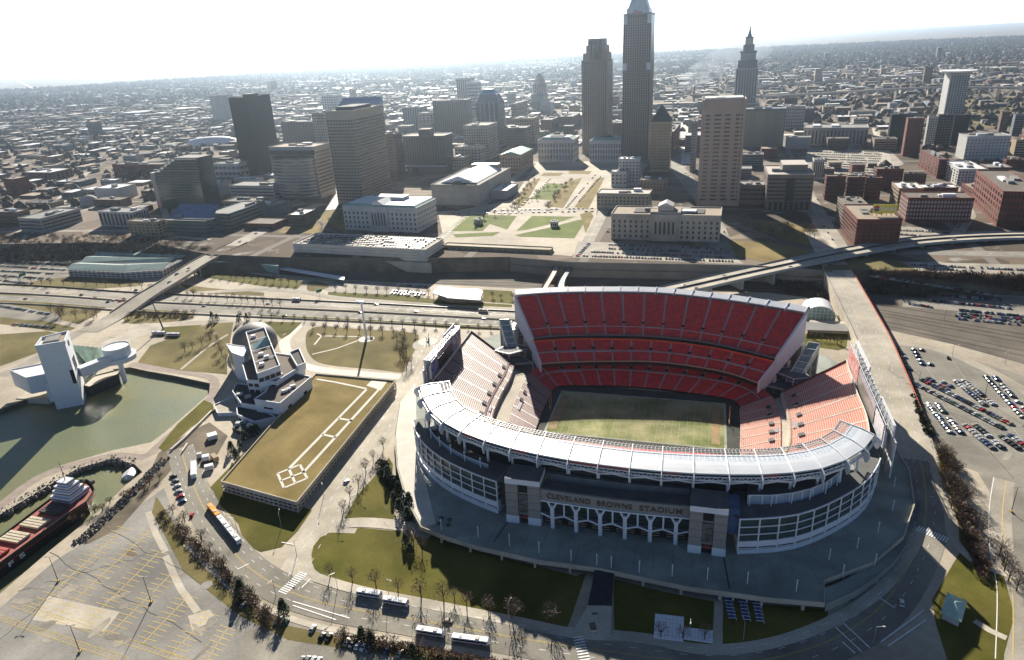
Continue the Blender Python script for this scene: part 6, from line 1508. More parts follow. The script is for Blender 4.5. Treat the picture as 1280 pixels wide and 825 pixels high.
# ---- generic low-rise blocks of the far city
GA = math.radians(-17); gx = Vector((math.cos(GA), math.sin(GA), 0)); gy = Vector((-gx.y, gx.x, 0))
ROADX = []
def free(p, r):
    for c_, f_, s_, hw_, hd_ in RES:
        dd = p-c_
        if abs(dd.x*f_.x+dd.y*f_.y) < hw_+r and abs(dd.x*s_.x+dd.y*s_.y) < hd_+r: return False
    return True
MALLPX = (540, 200, 900, 335)
_q = [G(x, y, 15) for x, y in ((1005, 214), (1010, 184), (1112, 188), (1128, 206))]; _c = sum(_q, Vector())/4; RES.append((_c, gx, gy, 95, 80))
WM = ['brick', 'brick_brown', 'stone_grey', 'stone', 'brown_stone', 'tan_brick', 'dark_granite', 'slate_blue']; WN = dict(brick='red brick', brick_brown='dark brown brick', stone_grey='grey', stone='cream', brown_stone='brown', tan_brick='tan', dark_granite='nearly black', slate_blue='slate-coloured')
RM = ['roof_white', 'roof_grey', 'roof_dark', 'roof_brown', 'roof_tan', 'roof_white']; RN = dict(roof_white='white roof', roof_grey='grey roof', roof_dark='black roof', roof_brown='brown roof', roof_tan='tan roof')
LM = [((80, 235), 'the far-left white-roofed warehouse'), ((113, 250), 'the small grey dome'), ((180, 214), 'the long brown brick hall'), ((232, 240), 'the stepped glass tower'), ((266, 172), 'the white inflated dome'), ((325, 180), 'the black slab tower'), ((380, 220), 'the banded office'), ((450, 200), 'the gridded brown tower'), ((536, 200), 'the three-part dark tower'), ((590, 230), 'the great hall'), ((615, 150), 'the domed glass tower'), ((676, 115), 'the art deco tower'), ((698, 185), 'the white library'), ((747, 120), 'the notched brown skyscraper'), ((796, 130), 'the tallest tower'), ((898, 190), 'the justice tower'), ((933, 90), 'the spired tower'), ((955, 160), 'the gold-banded office'), ((1060, 165), 'the long post office'), ((1190, 120), 'the white court tower'), ((1160, 170), 'the dark cluster'), ((1235, 185), 'the white factory block'), ((1165, 260), 'the long brick warehouse'), ((60, 290), 'the long low bluff block'), ((867, 120), 'the thin chimney stack')]
cand = []
rg = random.Random(11)
for iy in range(6, 120):
    for ix in range(-95, 75):
        bc = gx*(ix*130+65)+gy*(iy*95+47); bc.z = 15
        dist_ = math.hypot(bc.x, bc.y)
        if dist_ > 7500 or dist_ < 800 or bc.y < 500: continue
        if dist_ > 2600 and rg.random() < (dist_-2600)/9000: continue
        X, Y = PR(bc)
        if X < -40 or X > 1320: continue
        ylim = 300-(0 if X < 300 else 0)
        if Y > 296 or (350 < X < 1010 and Y > 226) or (1010 <= X and Y > 236) or (545 < X < 860 and Y > 190): continue
        if X > 1130 and 110 < Y < 165 and rg.random() < .93: continue
        n = rg.choice([2, 3, 3, 4, 5]) if dist_ < 3500 else rg.choice([1, 2])
        for k in range(n):
            wx = rg.uniform(18, 100/n**.6); wy = rg.uniform(15, 60/n**.3); ox_ = rg.uniform(-52+wx/2, 52-wx/2); oy_ = rg.uniform(-38+wy/2, 38-wy/2) if wy < 76 else 0
            hh = rg.choice([5, 6, 7, 8, 9, 12, 15]) * (1 if dist_ > 2600 or X < 300 else rg.choice([1, 1.4, 2.2]))
            if dist_ > 1500 and rg.random() < .012: hh *= rg.uniform(2.5, 5); wx = min(wx, 40); wy = min(wy, 30)
            p = bc+gx*ox_+gy*oy_
            if not free(p, max(wx, wy)/2): continue
            RES.append((p, gx, gy, wx/2-1, wy/2-1)) if dist_ < 2600 else None
            cand.append((dist_, p, wx, wy, hh, rg.choice(WM), rg.choice(RM)))
cand.sort(key=lambda t: t[0]/ (t[2]*t[4])**.5)
used = {}
far_b = MB(); mats_far = WM+['roof_white', 'roof_grey', 'roof_dark', 'roof_brown', 'roof_tan']
names = []
for i, (dd, p, wx, wy, hh, wm_, rm_) in enumerate(cand):
    a, b_ = gx*wx/2, gy*wy/2; P4 = [(q.x, q.y) for q in (p-a-b_, p+a-b_, p+a+b_, p-a+b_)]
    if i < 230:
        X, Y = PR(p); near = min(LM, key=lambda t: (t[0][0]-X)**2+((t[0][1]-Y)*2)**2); dx, dy = X-near[0][0], Y-near[0][1]
        side = ('right of' if dx > 0 else 'left of') if abs(dx) > abs(dy)*1.3 else ('in front of' if dy > 0 else 'behind')
        size = 'long' if wx > 2.2*wy else ('tall' if hh > 22 else ('small' if wx*wy < 700 else ('deep' if wy > 1.3*wx else 'broad')))
        base = f"{size} {WN[wm_]} block with {RN[rm_]} {side} {near[1]}"
        names.append((base, p, X, Y, hh)); 
        o = thing('city_block_building', base, 'building', p, 'low buildings of the city grid'); m_ = MB(); m_.prism(P4, 14, 15+hh, 0, 1); m_.build('wall', [wm_, rm_], o)
        names[-1] += (o,)
        m_ = MB(); 
        for k in range(4):
            q0, q1 = P4[k], P4[(k+1) % 4]; m_.beam((q0[0], q0[1], 15+hh+.3), (q1[0], q1[1], 15+hh+.3), .7, .8)
        m_.build('parapet', wm_, o)
        nr = max(1, int((hh-1)/4))
        for r in range(min(nr, 8)):
            q0, q1 = Vector((*P4[0], 0)), Vector((*P4[1], 0)); m_ = MB(); m_.prism([(t.x, t.y) for t in (q0.lerp(q1, .04)-gy*.12, q0.lerp(q1, .96)-gy*.12, q0.lerp(q1, .96), q0.lerp(q1, .04))], 15+1.2+r*4, 15+2.9+r*4); m_.build('window_band', 'glass_dark', o)
        for k in range(rg.choice([0, 1, 2, 3])):
            q = p+gx*rg.uniform(-.3, .3)*wx+gy*rg.uniform(-.3, .3)*wy; m_ = MB(); m_.box((q.x, q.y, 15+hh-.05), (rg.uniform(2, 7), rg.uniform(2, 6), rg.uniform(1.2, 3)), GA); m_.build('rooftop_unit', 'roof_white' if rg.random() < .4 else 'roof_grey', o)
    else:
        far_b.prism(P4, 14, 15+hh, mats_far.index(wm_), mats_far.index(rm_), bottom=False)
if far_b.v: tag(far_b.build('distant_buildings', mats_far), 'thousands of low roofs and blocks fading into the hazy distance', 'distant buildings', kind='stuff')
groups = {}
for t in names: groups.setdefault(t[0], []).append(t)
ORD = ['', 'nearest', 'second nearest', 'third nearest', 'fourth nearest', 'fifth nearest', 'sixth nearest', 'seventh nearest', 'eighth nearest']
for k, L_ in groups.items():
    if len(L_) > 1:
        L_.sort(key=lambda t: t[1].y)
        for i, t in enumerate(L_): t[-1]['label'] = f"{ORD[min(i+1, 8)]} {k}"

hs = MB(); tb = MB()
for i in range(52000):
    r_ = 1050+ (rg.random()**.68)*10200; a = rg.uniform(math.radians(42), math.radians(132)); p = Vector((r_*math.cos(a), r_*math.sin(a), 15)); X, Y = PR(p)
    if X < -20 or X > 1300 or Y > 262: continue
    if 545 < X < 860 and Y > 175: continue
    if r_ < 1700 and 330 < X < 1010: continue
    if Y > 262 or (X > 1000 and Y > 225): continue
    if not free(p, 9) if r_ < 2700 else False: continue
    valley = X > 960 and 45 < Y < 165
    from mathutils import noise as nz
    dn = nz.noise(Vector((p.x*.0009, p.y*.0009, 3)))
    if rg.random() < (.06 if valley else .5+.9*dn):
        ix = round((p.dot(gx))/22)*22+rg.uniform(-3, 3); iy = round((p.dot(gy))/19)*19; q = gx*ix+gy*iy; sx_, sy_, hh = rg.uniform(7, 15), rg.uniform(7, 14), rg.uniform(4.5, 9); a_, b_ = gx*sx_/2, gy*sy_/2
        hs.prism([(t.x, t.y) for t in (q-a_-b_, q+a_-b_, q+a_+b_, q-a_+b_)], 15, 15+hh, rg.randrange(len(WM)), len(WM)+rg.choice([0, 1, 1, 2, 2, 3, 3, 4]), bottom=False)
    else:
        R_ = rg.uniform(5, 11)*(1 if r_ < 4500 else 1.8); Hh = R_*rg.uniform(.7, 1.1); q = p+Vector((0, 0, Hh*.3)); t = [q+Vector((R_*math.cos(k*1.257+i)*rg.uniform(.6, 1.2), R_*math.sin(k*1.257+i)*rg.uniform(.6, 1.2), Hh*rg.uniform(.1, .6))) for k in range(5)]; tp = q+Vector((rg.uniform(-1, 1), rg.uniform(-1, 1), Hh*1.2))
        for k in range(5): tb.tri(t[k], t[(k+1) % 5], tp); u0, u1 = t[k], t[(k+1) % 5]; tb.quad(Vector((u0.x, u0.y, 15)), Vector((u1.x, u1.y, 15)), u1, u0)
for i in range(90):
    r_ = rg.uniform(2200, 8500); a = rg.uniform(math.radians(45), math.radians(128)); q = Vector((r_*math.cos(a), r_*math.sin(a), 15)); X, Y = PR(q)
    if not (0 < X < 1280) or Y > 175: continue
    sx_, sy_ = rg.uniform(60, 220), rg.uniform(30, 90); a_, b_ = gx*sx_/2, gy*sy_/2; hs.prism([(t.x, t.y) for t in (q-a_-b_, q+a_-b_, q+a_+b_, q-a_+b_)], 15, 15+rg.uniform(8, 13), 2, len(WM)+rg.choice([0, 0, 1, 4]), bottom=False)
for pts_ in ([(0, 118), (180, 132), (330, 140), (560, 128), (700, 100)], [(620, 175), (680, 168), (740, 176), (870, 172), (1000, 168)], [(560, 90), (760, 80), (980, 66), (1200, 50)], [(110, 150), (60, 120), (20, 100)], [(700, 150), (740, 120), (800, 96), (860, 78)]): road('street', [(x, y, 15) for x, y in pts_], 26, 'concrete_light', .3)
tag(hs.build('distant_houses', mats_far), 'dense carpet of small houses beyond downtown', 'distant houses', kind='stuff')
tag(tb.build('distant_woods', 'woods'), 'brown leafless woods and street trees spread over the far city', 'woods', kind='stuff')


# ================= shore buildings and objects =================
def pp(pts, z=0): return [(G(x, y, z).x, G(x, y, z).y) for x, y in pts]
def roofpoly(o, pts, zt, zb, wm_, rm_, nm, par=.9, slab=None):
    P = pp(pts, zt); b = MB(); b.prism(P, zb, zt, 0, 1); q = b.build(nm, [wm_, rm_], o)
    if par:
        b = MB()
        for i in range(len(P)): u, v = P[i], P[(i+1) % len(P)]; b.beam((u[0], u[1], zt+par/2-.1), (v[0], v[1], zt+par/2-.1), .6, par+.2)
        b.build('parapet', wm_, q)
    return q, P
def winrow(o, a, c, z0, z1, n, m='glass_dark', fr=.7, out=.15, nm='window'):
    """row of windows along the wall from a to c (xy pairs)"""
    A, C_ = Vector((*a, 0)), Vector((*c, 0)); d = C_-A; nn = Vector((d.y, -d.x, 0)).normalized()
    if nn.y > 0: nn = -nn
    nn *= out
    for k in range(n):
        p = A+d*((k+.5-fr/2)/n); q = A+d*((k+.5+fr/2)/n); b = MB(); b.prism([(t.x, t.y) for t in (p, q, q+nn, p+nn)], z0, z1); b.build(nm, m, o)

# --- music museum: white tower, cantilevered wing, drum on a stalk, leaning glass tent
mu = thing('museum', 'white geometric museum with square tower, round drum and green glass tent over water', 'museum', G(90, 505, -3))
P = pp([(45, 435), (81, 429), (86, 416), (53, 424)], 47); b = MB(); b.prism(P, -3, 47, 0, 0); tw = b.build('tower', 'panel_white', mu)
b = MB()
for i in range(4): u, v = P[i], P[(i+1) % 4]; b.beam((u[0], u[1], 47.8), (v[0], v[1], 47.8), 1.0, 2.2)
b.build('parapet', 'panel_white', tw)
cx = sum(p[0] for p in P)/4; cy = sum(p[1] for p in P)/4; sc_ = lambda k: [(cx+(p[0]-cx)*k, cy+(p[1]-cy)*k) for p in P]
b = MB(); b.prism(sc_(.8), 46.5, 47.3); b.build('roof', 'roof_tan', tw); b = MB(); b.prism(sc_(.55), 47.2, 49.2); b.build('rooftop_unit', 'roof_grey', tw)
A_, B_ = Vector((*P[1], 0)), Vector((*P[2], 0)); b = MB(); n_ = Vector(((B_-A_).y, -(B_-A_).x, 0)).normalized()*.2
for t0, t1, z0, z1 in ((.3, .7, 22, 32), (.4, .6, 41, 45)): u, v = A_.lerp(B_, t0), A_.lerp(B_, t1); b = MB(); b.prism([(q.x, q.y) for q in (u, v, v+n_, u+n_)], z0, z1); b.build('window', 'black', tw)
b = MB(); u = Vector((*P[0], 0)).lerp(Vector((*P[1], 0)), .86); v = Vector((*P[0], 0)).lerp(Vector((*P[1], 0)), .99)
b.prism([(u.x, u.y-.2), (v.x, v.y-.2), (v.x, v.y+.2), (u.x, u.y+.2)], 15, 26); b.build('window', 'glass_dark', tw)
roofpoly(mu, [(12, 463), (33, 473), (73, 465), (62, 452), (53, 455)], 20, 7, 'panel_white', 'roof_white', 'wing', .8)
roofpoly(mu, [(55, 480), (78, 477), (100, 462), (70, 458)], 16, 1, 'panel_white', 'roof_white', 'lower_block', .0)
roofpoly(mu, [(20, 498), (60, 500), (150, 466), (120, 452), (60, 470)], .5, -3, 'concrete', 'concrete', 'base', 0)
# glass tent
pk, r_, f_, g_ = G(89, 431, 33), G(140, 436, 3), G(104, 478, 3), G(92, 470, 5)
b = MB(); b.tri(pk, f_, r_); b.tri(pk, g_, f_); b.tri(pk, r_, Vector((pk.x+4, pk.y+10, 3))); gt = b.build('glass_tent', 'glass_tent', mu); b = MB()
for k in range(1, 9):
    t = k/9; b.beam(pk.lerp(f_, t), pk.lerp(r_, t), .25); b.beam(f_.lerp(r_, t), pk, .2)
b.build('frame', 'white_metal', gt)
# arm and drum
a0, a1 = G(100, 468, 16), G(140, 452, 16); b = MB(); b.beam(a0+Vector((0, 0, 2)), a1+Vector((0, 0, 2)), 7, 7); b.build('arm', 'panel_white', mu)
dc = G(152, 458, 8); b = MB(); b.lathe((dc.x, dc.y, 0), [(.1, 12), (8, 12.5), (12.8, 14.5), (12.8, 18), (11.6, 18.2), (10, 18.3), (10, 26), (9.4, 26), (9.4, 25), (.1, 25)], 40); dr = b.build('drum', 'panel_white', mu)
b = MB(); b.lathe((dc.x, dc.y, 0), [(.1, 25.3), (9, 25.4)][::-1], 32); b.build('roof', 'roof_white', dr)
b = MB(); st_ = G(159, 473, -3); b.tube((dc.x+2, dc.y-4, 13), (dc.x+2.5, dc.y-5, -4), 1.9, 1.9, 14); b.build('stalk', 'panel_white', mu)
roofpoly(mu, [(104, 482), (118, 470), (150, 462), (148, 468), (112, 484)], 5, -3, 'steel_dark', 'concrete', 'water_terrace', .6)
# --- science centre
sc = thing('science_centre', 'white stepped science museum with brown roofs and a big grey dome beside the grass-roofed garage', 'museum', G(330, 500, 0))
dcx = G(320, 432, 0); b = MB(); R_ = 18.5
b.lathe(tuple(dcx), [(R_, 0), (R_, 5)]+[(R_*math.cos(t*math.pi/20), 5+R_*.82*math.sin(t*math.pi/20)) for t in range(1, 10)]+[(.1, 5+R_*.82)], 40); b.build('dome', 'dome_grey', sc, smooth=True)
q, P = roofpoly(sc, [(318, 500), (350, 505), (389, 472), (364, 466), (342, 474), (332, 490)], 14, 0, 'panel_white', 'roof_brown', 'gallery_block')
winrow(q, P[0], P[1], 2, 5, 5, fr=.8); winrow(q, P[0], P[1], 8.5, 9.8, 1, fr=.35); winrow(q, P[1], P[2], 6, 8, 2, fr=.2)
q, P = roofpoly(sc, [(303, 455), (330, 440), (378, 447), (380, 456), (345, 478), (309, 476)], 17, 0, 'panel_white', 'roof_brown', 'main_block')
winrow(q, P[5], P[4], 12.5, 15, 5, fr=.75); winrow(q, P[5], P[4], 7.5, 10, 5, fr=.75)
q, P = roofpoly(sc, [(308, 417), (331, 411), (350, 459), (322, 469)], 25, 12, 'panel_white', 'roof_brown', 'upper_bar', 1.6)
winrow(q, P[3], P[2], 19, 22, 4, fr=.85); b = MB()
for t in (.25, .5, .75): u, v = Vector((*P[0], 26)).lerp(Vector((*P[3], 26)), t), Vector((*P[1], 26)).lerp(Vector((*P[2], 26)), t); b.beam(u, v, .5)
b.build('roof_truss', 'white_metal', q)
for t, s_ in ((.15, .3), (.35, .6), (.62, .4), (.72, .6), (.84, .3)):
    u = Vector((*P[0], 0)).lerp(Vector((*P[3], 0)), t).lerp(Vector((*P[1], 0)).lerp(Vector((*P[2], 0)), t), s_); b = MB(); b.box((u.x, u.y, 25), (3.4, 2.6, 2.2), .4); b.build('rooftop_unit', 'roof_white', q)
b = MB(); p0, p1, p2, p3 = G(314, 432, 25), G(333, 420, 31), G(340, 430, 25), G(318, 438, 25); b.tri(p0, p3, p1); b.tri(p3, p2, p1); b.tri(p0, p2, p1); b.build('skylight', 'glass_pale', q)
q, P = roofpoly(sc, [(283, 430), (309, 434), (304, 446), (290, 441)], 22, 0, 'panel_white', 'roof_white', 'stair_tower', .4); winrow(q, P[0], P[3], 4, 20, 1, 'glass_green', .6)
q, P = roofpoly(sc, [(291, 490), (296, 480), (326, 483), (331, 491), (320, 501), (322, 508), (302, 505)], 8, 0, 'panel_white', 'roof_dark', 'terrace_block'); winrow(q, P[0], P[6], 2, 5, 2, fr=.7)
q, P = roofpoly(sc, [(296, 508), (330, 514), (345, 522), (318, 528), (297, 519)], 5, 0, 'panel_white', 'roof_dark', 'terrace_block'); winrow(q, P[4], P[3], 1, 3.4, 5, fr=.75)
q, P = roofpoly(sc, [(268, 507), (300, 492), (318, 504), (300, 516), (272, 517)], 2.2, 0, 'panel_white', 'concrete', 'patio', .8)
q, P = roofpoly(sc, [(362, 442), (374, 437), (382, 455), (372, 459)], 19, 15, 'panel_white', 'roof_dark', 'plant_deck', 1.4)
for x, y, z in ((360, 488, 14), (366, 484, 14), (356, 490, 14), (350, 470, 17), (335, 466, 17), (300, 494, 8), (310, 497, 8)):
    u = G(x, y, z); b = MB(); b.box((u.x, u.y, z), (4, 2.4, 1.8), .5); b.build('rooftop_unit', 'truss_grey', sc)
b = MB(); b.prism(pp([(290, 535), (303, 540), (322, 522), (313, 515)], 3), 0, 3); q = b.build('loading_dock', 'roof_dark', sc)
for x, y in ((298, 531), (306, 528), (312, 533)): u = G(x, y, 3); b = MB(); b.box((u.x, u.y, 3), (3, 3, 2)); b.build('rooftop_unit', 'truss_grey', sc)
# --- garage with a lawn on its roof
ga = thing('garage', 'long low parking garage with a dry lawn and diamond path on its roof', 'parking garage', G(372, 640, 0))
q, P = roofpoly(ga, [(395, 468), (494, 477), (371, 629), (277, 603)], 6.2, 4.4, 'concrete', 'grass_tan', 'roof_slab', 1.0)
cx = sum(p[0] for p in P)/4; cy = sum(p[1] for p in P)/4; sc_ = lambda k: [(cx+(p[0]-cx)*k, cy+(p[1]-cy)*k) for p in P]
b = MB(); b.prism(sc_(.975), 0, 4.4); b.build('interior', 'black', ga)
for z in (.1, 2.4):
    b = MB()
    for i in range(1, 4): u, v = P[i], P[(i+1) % 4]; b.beam((u[0], u[1], z+.6), (v[0], v[1], z+.6), .5, 1.0)
    b.build('parapet_band', 'concrete', ga)
for i, n in ((1, 40), (2, 16)):
    for k in range(n):
        u = Vector((*P[i], 0)).lerp(Vector((*P[(i+1) % 4], 0)), k/n); b = MB(); b.box((u.x, u.y, 0), (.7, .7, 4.4)); b.build('pier', 'concrete', ga)
def rp(pts, w_): L_ = [G(x, y, 6.2)+Vector((0, 0, .12)) for x, y in pts]; bb = MB(); dashes(bb, L_, 0, 1, 0, w_, 0); bb.build('roof_path', 'concrete_light', ga)
rp([(480, 480), (379, 591)], 2); rp([(458, 487), (362, 585)], 2); rp([(396, 474), (420, 478), (458, 486)], 2); rp([(423, 523), (440, 526)], 2); rp([(403, 543), (420, 547)], 2)

for a_, c_ in (((347, 592), (375, 581)), ((375, 581), (384, 598)), ((384, 598), (355, 610)), ((355, 610), (347, 592)), ((361, 586), (369, 604)), ((351, 601), (380, 590))): rp([a_, c_], 1.5)
b = MB(); b.prism(pp([(458, 482), (464, 476), (484, 477), (476, 488)], 6.3), 6.2, 6.33); b.build('roof_patio', 'concrete_light', ga)
# --- lake freighter
sh = thing('cargo_ship', 'black-hulled lake freighter with a red deck, cream hatches and white pilot house', 'ship', G(60, 660, -3))
hp = [(108, 599), (115, 604), (118, 612), (108, 627), (89, 639), (0, 703.5), (-150, 815), (-180, 800), (-150, 783), (0, 671), (53, 631), (78, 612), (95, 601)]
top = [Vector((*q, 5)) for q in pp(hp, 5)]; cxx = sum((p for p in top), Vector())/len(top)
b = MB(); lowp = []
for k, p in enumerate(top):
    t = p.copy(); t.z = -3.4
    if k in (0, 1, 2, 12): t += (top[9]-top[0]).normalized()*5
    lowp.append(t)
T2 = top+[top[0]]; L2 = lowp+[lowp[0]]; b.strip(L2, T2); hull = b.build('hull', 'ship_black', sh)
b = MB(); b.prism([(cxx.x+(p.x-cxx.x)*.985, cxx.y+(p.y-cxx.y)*.94) for p in top], 3.9, 4.4); b.build('deck', 'ship_deck', sh)
b = MB()
for i in range(len(top)): b.beam(top[i]+Vector((0, 0, .1)), top[(i+1) % len(top)]+Vector((0, 0, .1)), .35, .5)
b.build('gunwale', 'ship_black', sh); b = MB()
for i in (2, 3, 4, 5): b.beam(top[i]+Vector((0, 0, -2.6)), top[i+1]+Vector((0, 0, -2.6)), .5, .35)
b.build('red_stripe', 'rust_red', sh)
ax = (G(0, 703, 5)-G(89, 638, 5)).normalized(); nx = Vector((-ax.y, ax.x, 0)); o0 = (G(89, 638, 5)+G(62, 625, 5))/2
if (G(53, 631, 5)-G(89, 639, 5)).dot(nx) < 0: nx = -nx
for k, m_ in enumerate(['ship_hatch_dark', 'hatch_cream', 'hatch_cream', 'hatch_red', 'hatch_red', 'hatch_red', 'hatch_red', 'hatch_red', 'hatch_red']):
    q = o0+ax*(4+k*12.0)+nx*0; b = MB(); b.box((q.x, q.y, 4.6), (7.6, 13, 1.3), math.atan2(ax.y, ax.x)); h_ = b.build('hatch_cover', m_, sh)
    b = MB()
    for j in (-2, 0, 2): b.beam(q+ax*j-nx*6.4+Vector((0, 0, .95)), q+ax*j+nx*6.4+Vector((0, 0, .95)), .2)
    b.build('hatch_rib', 'ship_trim' if m_ == 'hatch_cream' else 'ship_deck', h_)

pc_ = G(88, 619, 5)
for w_, l_, z0, z1 in ((14, 13, 4.6, 7.6), (12, 10, 7.6, 10.4), (10, 8, 10.4, 13), (7, 5.5, 13, 15.4)):
    b = MB(); b.box((pc_.x, pc_.y, z0), (l_, w_, z1-z0), math.atan2(ax.y, ax.x)); d_ = b.build('pilot_house', 'panel_white', sh)
    b = MB(); b.box((pc_.x, pc_.y, z0+1.1), (l_+.15, w_+.15, .5), math.atan2(ax.y, ax.x)); b.build('window_band', 'glass_dark', d_)
b = MB(); u = pc_+Vector((0, 0, 10)); b.tube(u, u+Vector((0, 0, 12)), .25, .15, 6); b.beam(u+Vector((-2, 0, 9)), u+Vector((2, 0, 9)), .2); b.build('mast', 'steel_dark', sh)
for a_ in (-6, 6): b = MB(); u = pc_+ax*-13+nx*a_*.5; b.box((u.x, u.y, 4.6), (1.6, 1.6, 1.8)); b.build('winch', 'steel_dark', sh)
# --- white tarped boat moored at the basin head
b = MB(); u = G(158, 601, -2.5); v = G(166, 587, -2.5); d_ = (v-u); n_ = Vector((-d_.y, d_.x, 0)).normalized()
S_ = [(0, .2, 1.5), (.25, 3.4, 2.4), (.6, 4, 3.0), (.85, 3.0, 2.6), (1, .3, 1.8)]
for (t0, w0, h0), (t1, w1, h1) in zip(S_, S_[1:]):
    p0, p1 = u+d_*t0, u+d_*t1; Z = Vector((0, 0, 1))
    for s_ in (-1, 1): b.quad(p0+n_*s_*w0-Z, p1+n_*s_*w1-Z, p1+n_*s_*w1+Z*.8, p0+n_*s_*w0+Z*.8); b.quad(p0+n_*s_*w0+Z*.8, p1+n_*s_*w1+Z*.8, p1+Z*h1, p0+Z*h0)
tag(b.build('covered_boat', 'roof_white'), 'boat under a white shrink-wrapped cover at the head of the ship basin', 'boat')
# --- riprap and rubble as loose stones
def rocks(name, lb, lines, n, r0, r1, z=-1, spread=3.5, m='rock'):
    b = MB(); rr = random.Random(5)
    for L_ in lines:
        P = resample(gl(L_), 200); 
        for k in range(n):
            p = P[rr.randrange(200)]+Vector((rr.uniform(-spread, spread), rr.uniform(-spread, spread), 0)); r = rr.uniform(r0, r1); z0 = z+rr.uniform(-.8, .8)
            v = [p+Vector((r*rr.uniform(.6, 1)*math.cos(a), r*rr.uniform(.6, 1)*math.sin(a), z0-p.z)) for a in (0, 1.3, 2.5, 3.8, 5)]; t = p+Vector((0, 0, z0-p.z+r*.8))
            for i in range(5): b.tri(v[i], v[(i+1) % 5], t); b.quad(v[i]-Vector((0, 0, r)), v[(i+1) % 5]-Vector((0, 0, r)), v[(i+1) % 5], v[i])
    tag(b.build(name, m), lb, 'rocks', kind='stuff')
rocks('riprap', 'rough dark stones lining the ship basin side of the promenade', [[(0, 640), (50, 611), (98, 583), (140, 572), (172, 579)]], 700, .6, 1.6, -1)
rocks('rubble', 'band of broken stone and rubble beside the empty lot', [[(205, 575), (170, 612), (130, 650), (95, 682)]], 500, .4, 1.3, .3, 3)
# --- masts, poles, lamps
def mast(lb, px, h, top=True, m='white_metal', lean=(0, 0), name='mast', cat='mast', r=.7):
    c = G(*px, 0); b = MB(); b.tube(c, c+Vector((lean[0], lean[1], h)), r, r*.55, 10); o = tag(b.build(name, m), lb, cat)
    return o, c
c = G(458, 424, 0); tb_ = thing('wind_turbine', 'tall white turbine mast on the ball-diamond lawn', 'turbine', c); b = MB(); b.tube(c, c+Vector((0, 0, 34)), 1.2, .8, 12); b.build('mast', 'white_metal', tb_); b = MB(); b.beam(c+Vector((-4, 2, 34.4)), c+Vector((2.5, -1, 34.4)), 1.6); b.build('nacelle', 'white_metal', tb_)
b = MB(); b.box((c.x+4.5, c.y+.5, 0.2), (2.2, 1.4, 1.4), .3); b.build('base_cabinet', 'black', tb_)
mast('tall dark leaning mast behind the two parked coaches', (204, 411), 30, m='steel_dark', lean=(-6, 3), name='flag_mast')
# street and plaza lamps
def lamp_proto():
    o = thing('plaza_lamp', '', 'lamp post', (0, 0, 0)); b = MB(); b.tube((0, 0, 0), (0, 0, 6.2), .22, .2, 8); b.build('post', 'facade_white', o); b = MB(); b.tube((0, 0, 6.2), (0, 0, 6.9), .32, .32, 8); b.build('lamp_head', 'facade_white', o); return o
def slamp_proto():
    o = thing('street_lamp', '', 'street lamp', (0, 0, 0)); b = MB(); b.tube((0, 0, 0), (0, 0, 9.5), .16, .1, 6); b.build('post', 'grey_metal', o); b = MB(); b.beam((0, 0, 9.4), (2.6, 0, 9.9), .12); b.build('arm', 'grey_metal', o); b = MB(); b.box((2.8, 0, 9.8), (1.0, .4, .22)); b.build('lamp_head', 'concrete_light', o); return o
def lot_proto():
    o = thing('lot_light', '', 'light pole', (0, 0, 0)); b = MB(); b.box((0, 0, 0), (1.3, 1.3, .9)); b.build('base', 'yellow_paint', o); b = MB(); b.tube((0, 0, .9), (0, 0, 15), .2, .12, 6); b.build('post', 'steel_dark', o)
    for s_ in (-1, 1): b = MB(); b.beam((0, 0, 14.8), (s_*1.4, 0, 15), .15); b.box((s_*1.6, 0, 14.9), (.9, .6, .25)); b.build('lamp_head', 'grey_metal', o)
    return o
def place(proto, items, group, z=0, fmt=None):
    """items: (px, py, label[, rotation[, level]])"""
    for i, it in enumerate(items):
        zz = it[4] if len(it) > 4 else z; p = G(it[0], it[1], zz); o = proto if i == 0 else dup(proto)
        o.location = p; o.rotation_euler[2] = it[3] if len(it) > 3 else 0; o['label'] = it[2]; o['group'] = group
N12 = ['first', 'second', 'third', 'fourth', 'fifth', 'sixth', 'seventh', 'eighth', 'ninth', 'tenth', 'eleventh', 'twelfth', 'thirteenth', 'fourteenth', 'fifteenth', 'sixteenth', 'seventeenth', 'eighteenth', 'nineteenth', 'twentieth']
def nth(i):
    if i < 20: return N12[i]
    n = i+1; return f"{n}{'th' if 10 < n % 100 < 14 else {1: 'st', 2: 'nd', 3: 'rd'}.get(n % 10, 'th')}"
LP = [(552, 664), (598, 673), (637, 683), (674, 692), (714, 703), (746, 708), (764, 711), (799, 717), (840, 722), (884, 726), (934, 731), (995, 741)]
place(lamp_proto(), [(x, y-1, f'white cylindrical lamp post, {nth(i)} from the left along the plaza parapet') for i, (x, y) in enumerate(LP)]+[(x, y, f"white cylindrical lamp post, {nth(i)} up the curved walk at the plaza's right end", 0, 3.2) for i, (x, y) in enumerate([(1053, 721), (1036, 701), (1093, 707), (1071, 687), (1097, 667), (1115, 640), (1117, 610)])], 'white lamp posts on the stadium plaza', 4)
